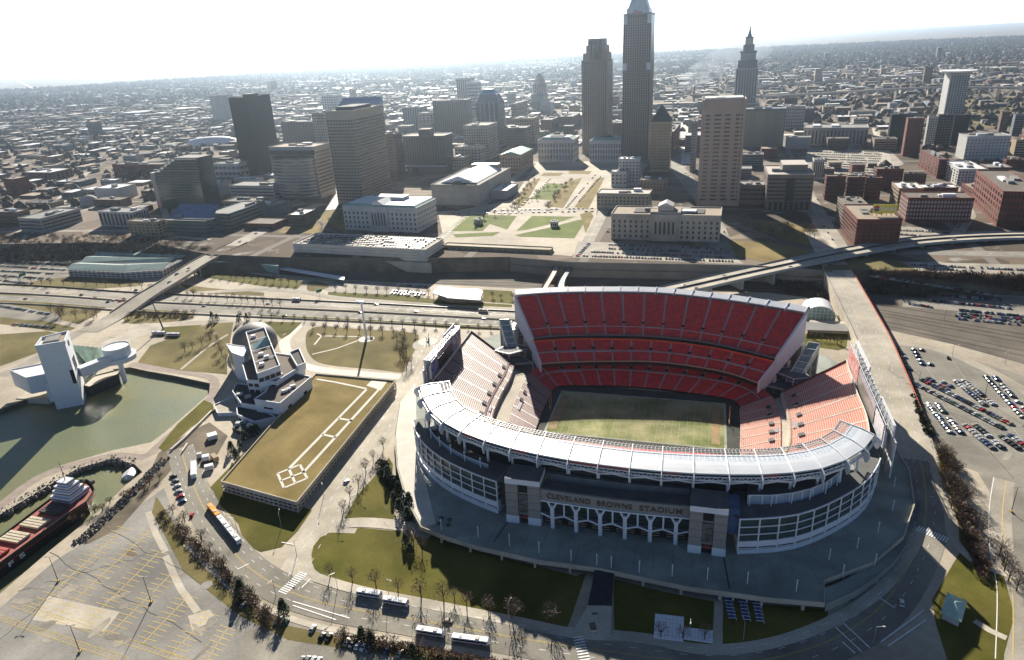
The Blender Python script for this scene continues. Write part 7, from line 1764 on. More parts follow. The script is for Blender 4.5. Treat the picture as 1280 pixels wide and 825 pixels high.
SLP = [(371, 695, 'by the garage lawn corner at the junction'), (352, 660, 'on the lawn below the garage'), (297, 665, 'beside the parked bus train'), (405, 620, 'beside the garage wall near the lane'), (428, 645, 'opposite the garage at the curved path'), (553, 779, 'in front of the leftmost white bus'), (422, 736, 'by the bus stop pavement near the crosswalk'), (486, 744, 'between the two buses on the near avenue'), (636, 775, 'at the shadow edge on the near avenue'), (614, 812, 'right of the long bus on the kerb'), (862, 795, 'below the white tarpaulin'), (1091, 806, 'inside the avenue bend near the white van'), (929, 800, 'in the dark lawn by the walk to the plaza'), (1166, 640, 'at the outer kerb past the right crosswalk'), (1128, 600, 'between the plaza and the right road'), (1110, 470, 'on the bridge road beside the right scoreboard'), (1095, 405, 'on the bridge road above the arched station'), (1180, 400, 'beside the tracks behind the right car park'), (1190, 445, 'at the top edge of the right car park'), (1256, 455, 'on the lane above the right car park'), (1148, 480, 'beside the hedge of the right car park'), (345, 745, 'at the hedge side of the left junction'), (455, 605, 'beside the lane near the stadium steps'), (505, 640, 'in the evergreen planting left of the stadium'), (222, 622, 'by the four parked cars near the trailers')]
place(slamp_proto(), [(x, y, f'thin grey street lamp {d}', (i*1.7) % 6.28) for i, (x, y, d) in enumerate(SLP)], 'street lamps along the avenues')
place(lot_proto(), [(73, 727, 'floodlight pole on a yellow base, left one in the empty lot'), (189, 753, 'floodlight pole on a yellow base, middle one in the empty lot'), (1264, 640, 'floodlight pole on a yellow base in the lane of the right lot'), (1230, 500, 'floodlight pole among the parked cars of the right lot'), (100, 815, 'floodlight pole near the bottom edge of the empty lot')], 'tall parking lot light poles')
# --- station with a white flat roof, arched station, walkways
so_ = thing('bus_station', 'low station with a white stepped flat roof beside the tracks', 'station', G(575, 378, 0))
roofpoly(so_, [(541, 366), (547, 358), (566, 359), (566, 370), (557, 371)], 6.5, 5.6, 'roof_white', 'roof_white', 'roof', 0); roofpoly(so_, [(558, 372), (566, 360), (598, 361), (603, 364), (600, 375)], 6.9, 6.0, 'roof_white', 'roof_white', 'roof', 0)
b = MB(); b.prism(pp([(548, 372), (560, 366), (592, 366), (594, 376), (562, 376)], 2), 0, 5.8); b.build('hall', 'tan_wall2', so_)
b = MB()
for x, y in ((542, 368), (556, 373), (570, 376), (585, 376), (599, 377), (602, 367)): u = G(x, y, 3); b = MB(); b.box((u.x, u.y, 0), (.6, .6, 6.1)); b.build('column', 'steel_dark', so_)
va = thing('vaulted_station', 'arched glass-ended station with a white barrel roof beside the bridge road', 'station', G(1024, 402, 0)); c = G(1024, 400, 0); fx = Vector((math.cos(GA), math.sin(GA), 0)); fy = Vector((-fx.y, fx.x, 0)); b = MB(); b2 = MB(); K = 14; Rr = 12.5
for k in range(K):
    a0, a1 = math.pi*k/K, math.pi*(k+1)/K; p0, p1 = c+fx*Rr*math.cos(a0)+Vector((0, 0, 3+Rr*.75*math.sin(a0))), c+fx*Rr*math.cos(a1)+Vector((0, 0, 3+Rr*.75*math.sin(a1)))
    b.quad(p0, p1, p1+fy*22, p0+fy*22); q0, q1 = p0*1, p1*1; b2.quad(Vector((p0.x, p0.y, 0)), p0, p1, Vector((p1.x, p1.y, 0)))
b.build('roof', 'roof_white', va); q = b2.build('glass_end', 'glass_pale', va); b = MB()
for k in range(1, 8): x = -Rr+2*Rr*k/8; zt = 3+Rr*.75*(1-(x/Rr)**2)**.5; u = c+fx*x-fy*.15; b.beam(u, u+Vector((0, 0, zt)), .25)
for z in (3, 6, 9): x = Rr*(1-max(0, (z-3)/(Rr*.75))**2)**.5 if z > 3 else Rr; b.beam(c-fx*x-fy*.15+Vector((0, 0, z)), c+fx*x-fy*.15+Vector((0, 0, z)), .25)
for k in range(K): a0, a1 = math.pi*k/K, math.pi*(k+1)/K; b.beam(c-fy*.2+fx*Rr*math.cos(a0)+Vector((0, 0, 3+Rr*.75*math.sin(a0))), c-fy*.2+fx*Rr*math.cos(a1)+Vector((0, 0, 3+Rr*.75*math.sin(a1))), .8)
b.build('frame', 'roof_white', q); bb = MB(); bb.prism(pp([(1012, 400), (1060, 402), (1062, 412), (1010, 409)], 4), 0, 4); bb.build('platform_hall', 'concrete', va)
sheet('platform_roof', [(1004, 402), (1058, 405), (1060, 414), (1002, 412)], 4.2, 'roof_grey', thick=.4)
for lb, pts in (('left ramp footbridge with rust-red sides descending behind the stadium', [(697, 331, 9), (690, 345, 9.2), (680, 362, 9), (674, 380, 8)]), ('right ramp footbridge with rust-red sides descending behind the stadium', [(714, 333, 9), (703, 350, 9.2), (702, 362, 9), (712, 380, 8)])):
    P = resample(catmull(gl(pts), 6), 12); o = thing('footbridge', lb, 'bridge', P[0]); b = MB(); A, B = offs(P, 3.2), offs(P, -3.2); b.strip(B, A); b.strip([p-Vector((0, 0, .8)) for p in B], B); b.strip([p-Vector((0, 0, .8)) for p in A], A); b.build('deck', 'glass_pale' if 'right' in lb else 'concrete_light', o)
    for Q in (A, B): b = MB(); b.strip([p-Vector((0, 0, .8)) for p in Q], [p+Vector((0, 0, 1.5)) for p in Q]); b.build('side_wall', 'rust_red', o)
    for k in (3, 7): b = MB(); b.box((P[k].x, P[k].y, 0), (1, 1, P[k].z-.9)); b.build('pier', 'concrete', o)
# left parking structure with green gabled roofs
pg = thing('parking_garage', 'white open-sided parking garage with wavy green metal roofs beside the shoreway', 'parking garage', G(160, 348, 0))
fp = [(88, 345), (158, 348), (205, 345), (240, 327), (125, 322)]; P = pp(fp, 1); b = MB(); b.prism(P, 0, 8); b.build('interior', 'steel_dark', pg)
for z in (1.2, 4.0, 6.8):
    b = MB()
    for i in (0, 1, 2): b.beam((*P[i], z), (*P[i+1], z), .6, 1.1)
    b.build('parapet_band', 'stone_light', pg)
for i, n in ((0, 12), (1, 7), (2, 9)):
    for k in range(n): u = Vector((*P[i], 0)).lerp(Vector((*P[i+1], 0)), k/n); b = MB(); b.box((u.x, u.y-.2, 0), (1.0, 1.0, 8.2)); b.build('column', 'stone_light', pg)
for a_, b_, c_, d_ in (((83, 337), (156, 339), (165, 331), (100, 328)), ((150, 339), (205, 336), (212, 328), (160, 330)), ((100, 328), (212, 328), (225, 323), (116, 320)), ((116, 320), (225, 323), (240, 321), (125, 316))):
    A = [G(*a_, 8.2), G(*b_, 8.2), G(*c_, 8.2), G(*d_, 8.2)]; r0 = (A[0]+A[3])/2+Vector((0, 0, 3.4)); r1 = (A[1]+A[2])/2+Vector((0, 0, 3.4)); b = MB(); b.quad(A[0], A[1], r1, r0); b.quad(A[2], A[3], r0, r1); b.tri(A[1], A[2], r1); b.tri(A[3], A[0], r0); b.build('roof', 'metal_green', pg)

b = MB(); b.beam(G(168, 320, 10), G(212, 298, 14), 4, 3.6); tag(b.build('covered_footbridge', 'metal_green'), 'teal enclosed footbridge from the green-roofed garage to the glass podium', 'bridge')
b = MB(); b.beam(G(253, 327, 9), G(330, 331, 7), 3.4, 3.4); tag(b.build('covered_footbridge', 'glass_pale'), 'pale glass walkway from the road bridge to the little glass station', 'bridge')
roof_ = thing('glass_station', 'small pale green glass station building beside the tracks', 'station', G(338, 340, 0)); q, P = roofpoly(roof_, [(325, 330), (347, 333), (350, 325), (330, 322)], 9, 0, 'glass_pale', 'glass_pale', 'hall', .5)
pl2 = thing('station_platform', 'long white-roofed railway platform right of the small glass station', 'platform', G(380, 345, 0)); roofpoly(pl2, [(347, 336), (352, 333), (431, 346), (430, 350)], 4.4, 3.9, 'roof_white', 'roof_white', 'roof', 0)
for k in range(9): u = G(350+k*9.5, 335+k*1.55, 2); b = MB(); b.box((u.x, u.y, 0), (.5, .5, 3.9)); b.build('column', 'steel_dark', pl2)
# monument ring, sculpture
c = G(535, 427, 0); sm_ = thing('sculpture', 'dark angular sculpture in the white ring by the left scoreboard', 'sculpture', c)
for k, (dx, dy, h_) in enumerate(((-1, 0, 5), (.6, .6, 7), (1.2, -.7, 4.5))): b = MB(); b.tube(c+Vector((dx*.4, dy*.4, .2)), c+Vector((dx*1.6, dy*1.6, h_)), .5, .15, 5); b.build('blade', 'steel_dark', sm_)
b = MB(); b.box((c.x, c.y, .2), (2.4, 2.4, 1)); b.build('plinth', 'steel_dark', sm_)
# tarpaulin court, striped racks, pavilion by the avenue
tp = thing('tarpaulin', 'two white gridded tarpaulins spread on the dark lawn below the plaza', 'tarpaulin', G(854, 790, 0))
for pts in ([(819, 767), (855, 771), (854, 802), (817, 797)], [(855.5, 784), (891, 788), (891, 804), (855, 799)]):
    b = MB(); b.prism(pp(pts, .3), .12, .34); q = b.build('sheet', 'tarp_white', tp); b = MB(); P = [Vector((*p, .38)) for p in pp(pts, .3)]
    for k in range(1, 8): b.beam(P[0].lerp(P[1], k/8), P[3].lerp(P[2], k/8), .1, .04)
    for k in range(1, 6): b.beam(P[0].lerp(P[3], k/6), P[1].lerp(P[2], k/6), .1, .04)
    b.build('seam', 'truss_grey', q)

for i, x in enumerate((911, 929, 946)):
    o = thing('entry_rack', ('leftmost', 'middle', 'rightmost')[i]+' blue slatted queue rack with white frame under the plaza edge', 'rack', G(x, 760, 0), 'blue queue racks'); a_, b_ = G(x-3, 741+i*1.5, .5), G(x+4, 775+i*2, .5); d_ = (b_-a_); n_ = Vector((-d_.y, d_.x, 0)).normalized()
    for s_ in (-.9, .9):
        b = MB(); b.beam(a_+n_*s_+Vector((0, 0, 1.0)), b_+n_*s_+Vector((0, 0, 1.0)), 1.1, .2)
        b.build('blue_slats', 'rack_blue', o)
    b = MB()
    for k in range(9): u = a_+d_*k/8; b.beam(u-n_*1.7+Vector((0, 0, 1.2)), u+n_*1.7+Vector((0, 0, 1.2)), .12); b.beam(u+n_*1.7, u+n_*1.7+Vector((0, 0, 1.2)), .14)
    b.beam(a_-n_*4+Vector((0, 0, 1.6)), a_+n_*1.7+Vector((0, 0, 1.6)), .7); b.beam(a_-n_*4+Vector((0, 0, 1.6)), a_+d_*.35-n_*4+Vector((0, 0, 1.6)), .5)
    b.build('frame', 'white_paint', o)

pv = thing('pavilion', 'square pavilion with a pale green hipped roof in the shade at lower right', 'pavilion', G(1190, 775, 0)); q = pp([(1176, 765), (1202, 778), (1209, 752), (1184, 740)], 4.2); b = MB(); cc_ = sum((Vector((*p, 0)) for p in q), Vector())/4
for i in range(4): b.tri((*q[i], 4.2), (*q[(i+1) % 4], 4.2), (cc_.x, cc_.y, 6.8))
b.build('roof', 'metal_pale_green', pv); b = MB(); b.prism([(cc_.x+(p[0]-cc_.x)*.8, cc_.y+(p[1]-cc_.y)*.8) for p in q], 0, 4.3); b.build('wall', 'stone_light', pv)
# walk up to the plaza between the dark lawns
sheet('sidewalk', [(893, 751), (904, 751), (903, 812), (890, 812)], 0, 'concrete', .15)
sheet('sidewalk', [(716, 720), (733, 716), (720, 792), (700, 788)], 0, 'concrete', .15) if False else None
# building site: trailers and huts
for x, y, w_, l_, a_, m_, lb in ((243, 590, 3.2, 17, 1.95, 'roof_white', 'long white trailer by the basin parking'), (262, 587, 3.5, 5, .4, 'roof_white', 'small white hut right of the long trailer'), (258, 575, 4, 4, .3, 'roof_white', 'white cube hut behind the long trailer'), (250, 572, 3, 3, .2, 'stone_light', 'smallest pale box at the building site'), (269, 575, 7, 3, .7, 'timber', 'stack of brown timber beside the huts'), (266, 548, 6, 6, .5, 'roof_white', 'white covered material heap near the shrubs')):
    c = G(x, y, 0); o = thing('trailer' if 'trailer' in lb else ('site_hut' if 'hut' in lb or 'box' in lb else 'material_stack'), lb, 'trailer' if 'trailer' in lb else 'hut', c)
    b = MB(); b.box((c.x, c.y, .6), (l_, w_, 2.6), a_); b.build('body', m_, o); b = MB(); b.box((c.x, c.y, 3.2), (l_*.96, w_*.9, .15), a_); b.build('roof', m_, o)
    b = MB(); b.box((c.x, c.y, 0), (l_*.8, w_*.7, .6), a_); b.build('base', 'black', o)
for pts in ([(265, 515), (232, 548), (214, 564)], [(235, 556), (228, 566)]):
    b = MB(); P = gl(pts)
    for u, v in zip(P, P[1:]): b.beam(u+Vector((0, 0, .8)), v+Vector((0, 0, .8)), 1.0, 1.6)
    tag(b.build('foundation_wall', 'concrete_light'), 'long pale foundation wall at the site beside the basin' if len(pts) > 2 else 'short pale foundation stub beside the long one', 'wall')
# overhead road signs
for x, y, a_, lb in ((400, 371, .2, 'green road sign over the shoreway in front of the city hall deck'), (30, 350, .2, 'green road sign at the far-left parking lot')):
    c = G(x, y, 0); o = thing('road_sign', lb, 'road sign', c); b = MB(); b.tube(c, c+Vector((0, 0, 7)), .2, .15, 6); b.build('post', 'grey_metal', o); b = MB(); b.box((c.x, c.y, 5), (7, .3, 3.4), .9); b.build('panel', 'sign_green', o)

# smoke over the industrial flats
sp = G(878, 118, 15)

# drifting smoke from the industrial flats
def smoke():
    bm = MB(); rr = random.Random(8); base = G(862, 122, 15); tips = [(0, 0, 60, 34), (35, 20, 85, 46), (85, 40, 112, 58), (150, 60, 140, 68), (225, 80, 165, 74)]
    for dx, dy, z, r in tips:
        c = (base.x+dx, base.y+dy, z); bm.lathe(c, [(.01, -r*.6)]+[(r*math.cos(t), r*.6*math.sin(t)) for t in (-1.1, -.6, 0, .6, 1.1)]+[(.01, r*.6)], 14, sx=1.4)
    o = bm.build('smoke', [], None, smooth=True); m_ = bpy.data.materials.new('smoke'); m_.use_nodes = True; m_.node_tree.nodes.clear()
    a = m_.node_tree.nodes.new('ShaderNodeOutputMaterial'); v = m_.node_tree.nodes.new('ShaderNodeVolumePrincipled'); v.inputs['Color'].default_value = (.85, .92, 1, 1); v.inputs['Density'].default_value = .0035
    m_.node_tree.links.new(v.outputs[0], a.inputs['Volume']); o.data.materials.append(m_); tag(o, 'white smoke drifting beside the spired tower', 'smoke', kind='stuff')
smoke()

hd = (top[4]-top[5]).normalized(); hn = Vector((hd.y, -hd.x, 0)); hn = hn if hn.y < 0 else -hn
letters('F S', top[5]+hd*3+hn*.35+Vector((0, 0, -5.2)), hd, (0, 0, 1), 3.4, 'white_paint', hull, .1, 9.0, 'hull_lettering')
# picnic tables and paving joints on the plaza
for i, (x, y) in enumerate(((552, 648), (562, 650), (549, 655), (560, 657))):
    c = G(x, y, 4.1); o = thing('picnic_table', ('far left', 'far right', 'near left', 'near right')[i]+' dark table of the four on the plaza left of the gate tower', 'table', c, 'dark tables on the plaza'); b = MB(); b.box((c.x, c.y, 4.8), (2.4, 1.0, .12), .3); b.build('tabletop', 'steel_dark', o)
    for s_ in (-1, 1): b = MB(); q = Vector((-math.sin(.3), math.cos(.3), 0))*s_*.95; b.box((c.x+q.x, c.y+q.y, 4.5), (2.4, .35, .1), .3); b.build('bench', 'steel_dark', o)
    b = MB(); b.box((c.x, c.y, 4.1), (.5, .5, .7), .3); b.build('leg', 'steel_dark', o)
def joint(a, c, w_=.35, m_='steel_dark'): b = MB(); dashes(b, [G(*a, 4), G(*c, 4)], 0, 1, 0, w_, .05 if m_ != 'steel_dark' else .07); structure(b.build('paving_joint', m_))
joint((636, 650), (617, 678), .6); joint((904, 694), (912, 737), .6)
for u in range(-130, 150, 9):
    for v0, v1 in ((-162, -143),):
        if abs(u) < 128: a_, c_ = S(u, v0+ (8 if abs(u) > 80 else 0)+(14 if abs(u) > 100 else 0), 4), S(u*.97, v1, 4); b = MB(); dashes(b, [a_, c_], 0, 1, 0, .16, .045); structure(b.build('paving_joint', 'slate'))

# ================= vehicles =================
def car_meshes():
    prof = [(-2.2, .35), (-2.25, .8), (-1.6, 1.0), (-1.1, 1.42), (.45, 1.45), (1.15, 1.0), (2.1, .85), (2.25, .5), (2.2, .35)]
    b = MB(); hw = .9
    def side(y, w_=1): return [(x, y*(1 if z < 1.05 else .82), z) for x, z in prof]
    L_, R_ = side(-hw), side(hw); n = len(prof); b.v += L_+R_
    for i in range(n): b.f.append((i, n+i, n+(i+1) % n, (i+1) % n)); b.m.append(0)
    b.f.append(tuple(range(n))); b.m.append(0); b.f.append(tuple(n+i for i in reversed(range(n)))); b.m.append(0)
    body = b.build('body', 'car_white', None, world=False)
    g = MB(); e = .03
    g.quad((-1.58, -.72, 1.03), (-1.58, .72, 1.03), (-1.14, .64, 1.40+e), (-1.14, -.64, 1.40+e)); g.quad((.5, -.64, 1.44+e), (.5, .64, 1.44+e), (1.14, .74, 1.03), (1.14, -.74, 1.03))
    for s_ in (-1, 1): g.quad((-1.35, s_*.9, 1.02), (1.0, s_*.9, 1.02), (.4, s_*.77, 1.38), (-1.05, s_*.77, 1.38))
    glass = g.build('window', 'glass_dark', None, world=False)
    w_ = MB(); w_.tube((0, -.12, 0), (0, .12, 0), .34, .34, 10); wh = w_.build('wheel', 'rubber', None, world=False)
    out = (body.data, glass.data, wh.data)
    for o in (body, glass, wh): bpy.data.objects.remove(o)
    return out
CB, CG, CWH = car_meshes()
CARS = []   # (point, heading, colour, label, group)
CC = ['white', 'silver', 'black', 'grey', 'red', 'blue', 'tan', 'green', 'silver', 'black', 'white', 'grey', 'grey', 'black', 'silver', 'blue', 'black']
rc = random.Random(21)
def carrow(a, c, n, where, z=0, skip=.0, both=0.0, rot=None, grp='parked cars'):
    za, zc = z if isinstance(z, tuple) else (z, z); A, C_ = G(*a, za), G(*c, zc); d = C_-A; ang_ = math.atan2(d.y, d.x)+math.pi/2 if rot is None else rot
    q = Vector((-d.y, d.x, 0)).normalized()
    for k in range(n):
        for s_ in ((0,) if not both else (-1, 1)):
            if rc.random() < skip: continue
            p = A+d*(k/max(1, n-1))+q*both*s_; col = rc.choice(CC)
            nm = f"{col} car, {nth(k)} along the {where}"+('' if not both else (', near' if (q*s_).y < 0 else ', far'))
            CARS.append((p+Vector((rc.uniform(-.15, .15), rc.uniform(-.2, .2), 0)), ang_+rc.choice([0, math.pi])+rc.uniform(-.04, .04), col, nm, grp))
def car1(x, y, a_, col, where, z=0, grp='cars out on the roads'): CARS.append((G(x, y, z), math.radians(a_), col, f"{col} car {where}", grp))
RL = 'parked cars in the right lot'
carrow((1120, 434), (1130, 447), 5, "right lot's top hedge row", grp=RL); carrow((1131, 455), (1136, 462), 3, "right lot's lower little hedge row", grp=RL)
carrow((1147, 438), (1158, 456), 5, "right lot's upper-left row", both=2.7, grp=RL, skip=.3); carrow((1165, 473), (1188, 487), 6, "right lot's sparse centre row", both=2.7, skip=.35, grp=RL)
carrow((1139, 478), (1252, 535), 31, "right lot's long diagonal row, left strip", grp=RL, skip=.06); carrow((1150, 474), (1262, 530), 30, "right lot's long diagonal row, right strip", grp=RL, skip=.08)
carrow((1200, 477), (1236, 506), 12, "right lot's middle double row", both=2.8, grp=RL, skip=.08); carrow((1238, 472), (1284, 522), 15, "right lot's rightmost double row", both=2.8, grp=RL, skip=.12)
carrow((1166, 506), (1194, 541), 12, "right lot's lower-left double row", both=2.8, grp=RL, skip=.06); carrow((1213, 532), (1246, 560), 9, "right lot's lower-middle double row", both=2.8, grp=RL, skip=.2); carrow((1258, 546), (1278, 560), 5, 'lowest row of the right lot', both=2.8, grp=RL)
car1(1185, 448, 60, 'black', 'driving alone between the upper rows of the right lot')
BL_ = 'parked cars in the lot at the bottom'
carrow((347, 777), (357, 779), 2, "pair beside the bottom lot's shrubs", grp=BL_); carrow((403, 796), (411, 798), 2, "second pair of the bottom lot", grp=BL_); carrow((434, 804), (462, 812), 5, 'upper row of the bottom lot', grp=BL_); carrow((484, 813), (500, 818), 2, 'right pair of the bottom lot', grp=BL_); carrow((378, 826), (398, 828), 4, 'row cut by the bottom edge of the photo', grp=BL_)
car1(391, 787, 75, 'silver', 'standing alone with ladders in the bottom lot', grp=BL_)
carrow((217, 596), (228, 628), 6, 'kerb row left of the white trailer', grp='parked cars by the building site'); car1(240, 645, 100, 'red', 'parked by the gap in the hedge near the bus train', grp='parked cars by the building site'); car1(305, 757, 70, 'grey', 'hidden under the hedge trees of the empty lot', grp='parked cars by the building site'); car1(300, 753, 70, 'black', 'nosed into the hedge of the empty lot', grp='parked cars by the building site')
car1(433, 603, 63, 'white', 'driving down the lane beside the garage'); car1(560, 777, -12, 'tan', 'driving along the near avenue between the buses'); car1(1127, 755, 65, 'white', 'crossing the dark bend of the avenue'); car1(1074, 371, -70, 'black', 'coming over the bridge road'); car1(1068, 402, 20, 'black', 'turning at the bridge road beside the arched station')
car1(300, 393, 0, 'white', 'on the drive behind the grey dome'); car1(356, 395, -15, 'tan', 'yellowish and boxy on the drive right of the grey dome'); car1(605, 399, -15, 'white', 'on the shoreway left of the stadium'); car1(738, 402, -15, 'white', 'x') if False else None
for i, x in enumerate((1035, 1047, 1058)): car1(x, 415+i*.5, -15, ('black', 'silver', 'white')[i], ('left', 'middle', 'right')[i]+' of three at the kerb beside the arched station')
for i, (x, y, c_) in enumerate(((60, 366, 'white'), (102, 369, 'black'), (119, 372, 'silver'), (32, 374, 'grey'), (135, 378, 'black'), (142, 376, 'white'), (150, 377, 'red'), (155, 374, 'grey'), (170, 363, 'blue'), (335, 380, 'white'), (450, 391, 'black'), (470, 381, 'silver'), (520, 390, 'white'), (230, 379, 'black'), (255, 383, 'silver'))): car1(x, y, -18, c_, f'{nth(i)} of those driving on the shoreway', grp='cars on the shoreway')
for i, (x, y, c_, z_) in enumerate(((221, 343, 'blue', 10), (236, 336, 'black', 12), (265, 320, 'white', 14), (212, 353, 'grey', 8), (300, 302, 'white', 15.2), (320, 292, 'silver', 15.2))): car1(x, y, 60, c_, f'{nth(i)} of those on the left road bridge', z_+.3, 'cars on the left bridge')
for i, (x, y, c_, z_) in enumerate(((855, 357, 'white', 11.3), (905, 345, 'silver', 14), (988, 334, 'silver', 17.4), (1146, 306, 'black', 20.2), (1192, 299, 'silver', 19.2), (870, 361, 'black', 11.5))): car1(x, y, 18, c_, f'{nth(i)} of those on the elevated curving road', z_, 'cars on the elevated road')
TL = 'parked cars beside the railway at the right'
for k_ in range(3): carrow((1195, 392+k_*3.2), (1284, 400+k_*3.4), 24, f'{nth(k_)} row over the rail yard at far right', grp=TL, skip=.25)
carrow((1166, 369), (1250, 375), 28, 'top trackside row at the right', grp=TL, skip=.1); carrow((1160, 376), (1262, 386), 34, 'second trackside row at the right', grp=TL, skip=.08); carrow((1137, 380), (1163, 384), 9, 'short trackside row at the right', grp=TL); carrow((1200, 388), (1282, 396), 27, 'lowest trackside row at the right', grp=TL, skip=.1)
carrow((1094, 346), (1245, 370), 44, 'line of cars under the dark trees at the right', grp=TL, skip=.12, rot=.2, z=(11.8, .9)); carrow((1140, 331), (1283, 338), 40, 'row of cars on the pale strip above the dark trees', 15, grp=TL, skip=.2); carrow((1150, 335), (1285, 343), 30, 'second row on the pale strip above the dark trees', 15, grp=TL, skip=.5)
for i, (a, c, n) in enumerate((((5, 322), (85, 327), 26), ((0, 327), (88, 332), 26), ((0, 333), (80, 338), 24), ((0, 339), (72, 343), 24), ((0, 345), (60, 349), 20), ((0, 351), (40, 355), 14), ((0, 383), (60, 393), 18), ((18, 406), (66, 410), 16))): carrow(a, c, n, f'{nth(i)} row of the far-left lots', grp='parked cars in the far-left lots', skip=.15)
for i, (a, c, n) in enumerate((((498, 357), (532, 359), 10), ((492, 364), (530, 368), 10), ((490, 367), (528, 371), 10))): carrow(a, c, n, f'{nth(i)} row beside the white-roofed station', grp='parked cars by the station', skip=.1)
dz = DECK[0].z+DECK[5]+.1
for r_ in range(6):
    for k in range(46):
        if rc.random() < .12: continue
        p = DECK[0]+DECK[1]*(DECK[3]*(.05+.9*k/45))+DECK[2]*(DECK[4]*(.08+.16*r_)); CARS.append((Vector((p.x, p.y, dz)), math.radians(70), rc.choice(CC), f'car on the city hall deck', 'cars on the city hall deck'))
for i, (a, c, n) in enumerate((((762, 306), (905, 312), 44), ((762, 311), (905, 317), 44), ((740, 315), (905, 322), 50), ((730, 320), (915, 327), 50), ((736, 305), (722, 320), 9))): carrow(a, c, n, 'courthouse lot', 15, grp='cars at the courthouse', skip=.15)
for r_ in range(11):
    y0 = 184+r_*2.9; carrow((1012+r_*1.0, y0), (1104-r_*1.2+(0 if r_ > 2 else 0), y0+3.2), 36, 'big lot', 15, grp='cars in the downtown lots and streets', skip=.1)
for k_ in range(5): carrow((58+k_*2, 251+k_*3.2), (106+k_*2, 249+k_*3.2), 22, 'left lot', 15, grp='cars in the downtown lots and streets', skip=.2); carrow((217, 251+k_*3), (257, 243+k_*3.6), 16, 'left lot', 15, grp='cars in the downtown lots and streets', skip=.2)
carrow((1122, 288), (1165, 290), 12, 'billboard lot', 15, grp='cars in the downtown lots and streets', skip=.1); carrow((1124, 293), (1160, 296), 12, 'billboard lot', 15, grp='cars in the downtown lots and streets', skip=.1); carrow((1124, 299), (1140, 301), 6, 'billboard lot', 15, grp='cars in the downtown lots and streets')
for a, c, n in (((560, 264), (740, 261), 34), ((560, 268), (740, 264.5), 26), ((650, 259), (690, 222), 16), ((706, 262), (745, 218), 26), ((715, 262), (752, 220), 26), ((905, 290), (885, 255), 8), ((880, 245), (852, 210), 10), ((760, 290), (800, 290), 1), ((1040, 300), (1010, 250), 8), ((1050, 296), (1022, 250), 6), ((1198, 285), (1212, 262), 8), ((1105, 225), (1098, 190), 8)): carrow(a, c, n, 'street', 15, grp='cars in the downtown lots and streets', skip=.35, rot=math.atan2(G(*c, 15).y-G(*a, 15).y, G(*c, 15).x-G(*a, 15).x))
CARS.sort(key=lambda t: (t[0]-Vector((0, 0, CAMH))).length)
seen = {}
for i, (p, a_, col, lb, grp) in enumerate(CARS[:300]):
    o = thing('parked_car' if 'parked' in grp else 'car', lb, 'car', p, grp, a_)
    bo = bpy.data.objects.new('body', CB); COL.objects.link(bo); bo.parent = o; bo.material_slots[0].link = 'OBJECT'; bo.material_slots[0].material = M['car_'+col]
    g_ = bpy.data.objects.new('window', CG); COL.objects.link(g_); g_.parent = bo
    if i < 60:
        for x in (-1.35, 1.4):
            for y in (-.82, .82): w_ = bpy.data.objects.new('wheel', CWH); COL.objects.link(w_); w_.parent = o; w_.location = (x, y, .34)
rest = {}
b = MB(); cm = sorted({t[2] for t in CARS[300:]}); ml = ['car_'+c for c in cm]+['glass_dark']
for p, a_, col, lb, grp in CARS[300:]:
    q = p+Vector((0, 0, .3)); b.box(tuple(q), (4.3, 1.8, .62), a_, cm.index(col)); d_ = Vector((math.cos(a_), math.sin(a_), 0)); q2 = q-d_*.25+Vector((0, 0, .62)); b.box(tuple(q2), (2.1, 1.5, .5), a_, len(ml)-1, cm.index(col))
tag(b.build('far_parked_cars', ml), 'hundreds of tiny cars filling the distant lots and decks', 'parked cars', kind='stuff')
# buses
def bus(name, lb, x, y, a_, L_=12, m='white_metal', z=0, grp=None, stripe='rust_red', h=3.0):
    c = G(x, y, z); o = thing(name, lb, 'bus', c, grp, math.radians(a_)); 
    def lb_(sx, sy, z0, z1, nm, mm, x0=0, par=None, ch=0):
        b = MB(); b.box((x0, 0, z0), (sx, sy, z1-z0)); q = b.build(nm, mm, None, world=False); q.parent = par or o; return q
    b = MB(); hx = L_/2
    pr = [(-hx, .5), (-hx, h-.3), (-hx+.3, h), (hx-.5, h), (hx, h-.6), (hx+.05, .5)]; n = len(pr); b.v += [(X, -1.27, Z) for X, Z in pr]+[(X, 1.27, Z) for X, Z in pr]
    for i in range(n): b.f.append((i, n+i, n+(i+1) % n, (i+1) % n)); b.m.append(0)
    b.f.append(tuple(range(n))); b.m.append(0); b.f.append(tuple(n+i for i in reversed(range(n)))); b.m.append(0); bd_ = b.build('body', m, None, world=False); bd_.parent = o
    lb_(L_*.9, 2.6, 1.5, 2.4, 'window', 'glass_dark', 0, bd_); lb_(L_*.98, 2.58, .6, .85, 'stripe', stripe, 0, bd_); lb_(.1, 2.2, 1.3, 2.5, 'windscreen', 'glass_dark', hx+.03, bd_)
    lb_(1.6, 1.6, h, h+.25, 'roof_unit', 'concrete_light', -L_*.2, bd_); lb_(1.2, 1.4, h, h+.15, 'roof_unit', 'concrete_light', L_*.25, bd_)
    for X in (-L_*.32, L_*.32):
        for Y in (-1.15, 1.15): q = bpy.data.objects.new('wheel', CWH); COL.objects.link(q); q.parent = o; q.location = (X, Y, .48); q.scale = (1.4,)*3
bus('bus', 'white bus nearest the junction on the near avenue', 462, 745, -15, 12, grp='white buses on the near avenue'); bus('bus', 'white bus following the first along the near avenue', 495, 755, -16, 12, grp='white buses on the near avenue')
bus('bus', 'white bus behind the bare trees at the bottom kerb', 538, 793, 165, 12.5, grp='white buses on the near avenue'); bus('bus', 'longest white bus, right one at the bottom kerb', 588, 803, 167, 16, grp='white buses on the near avenue')
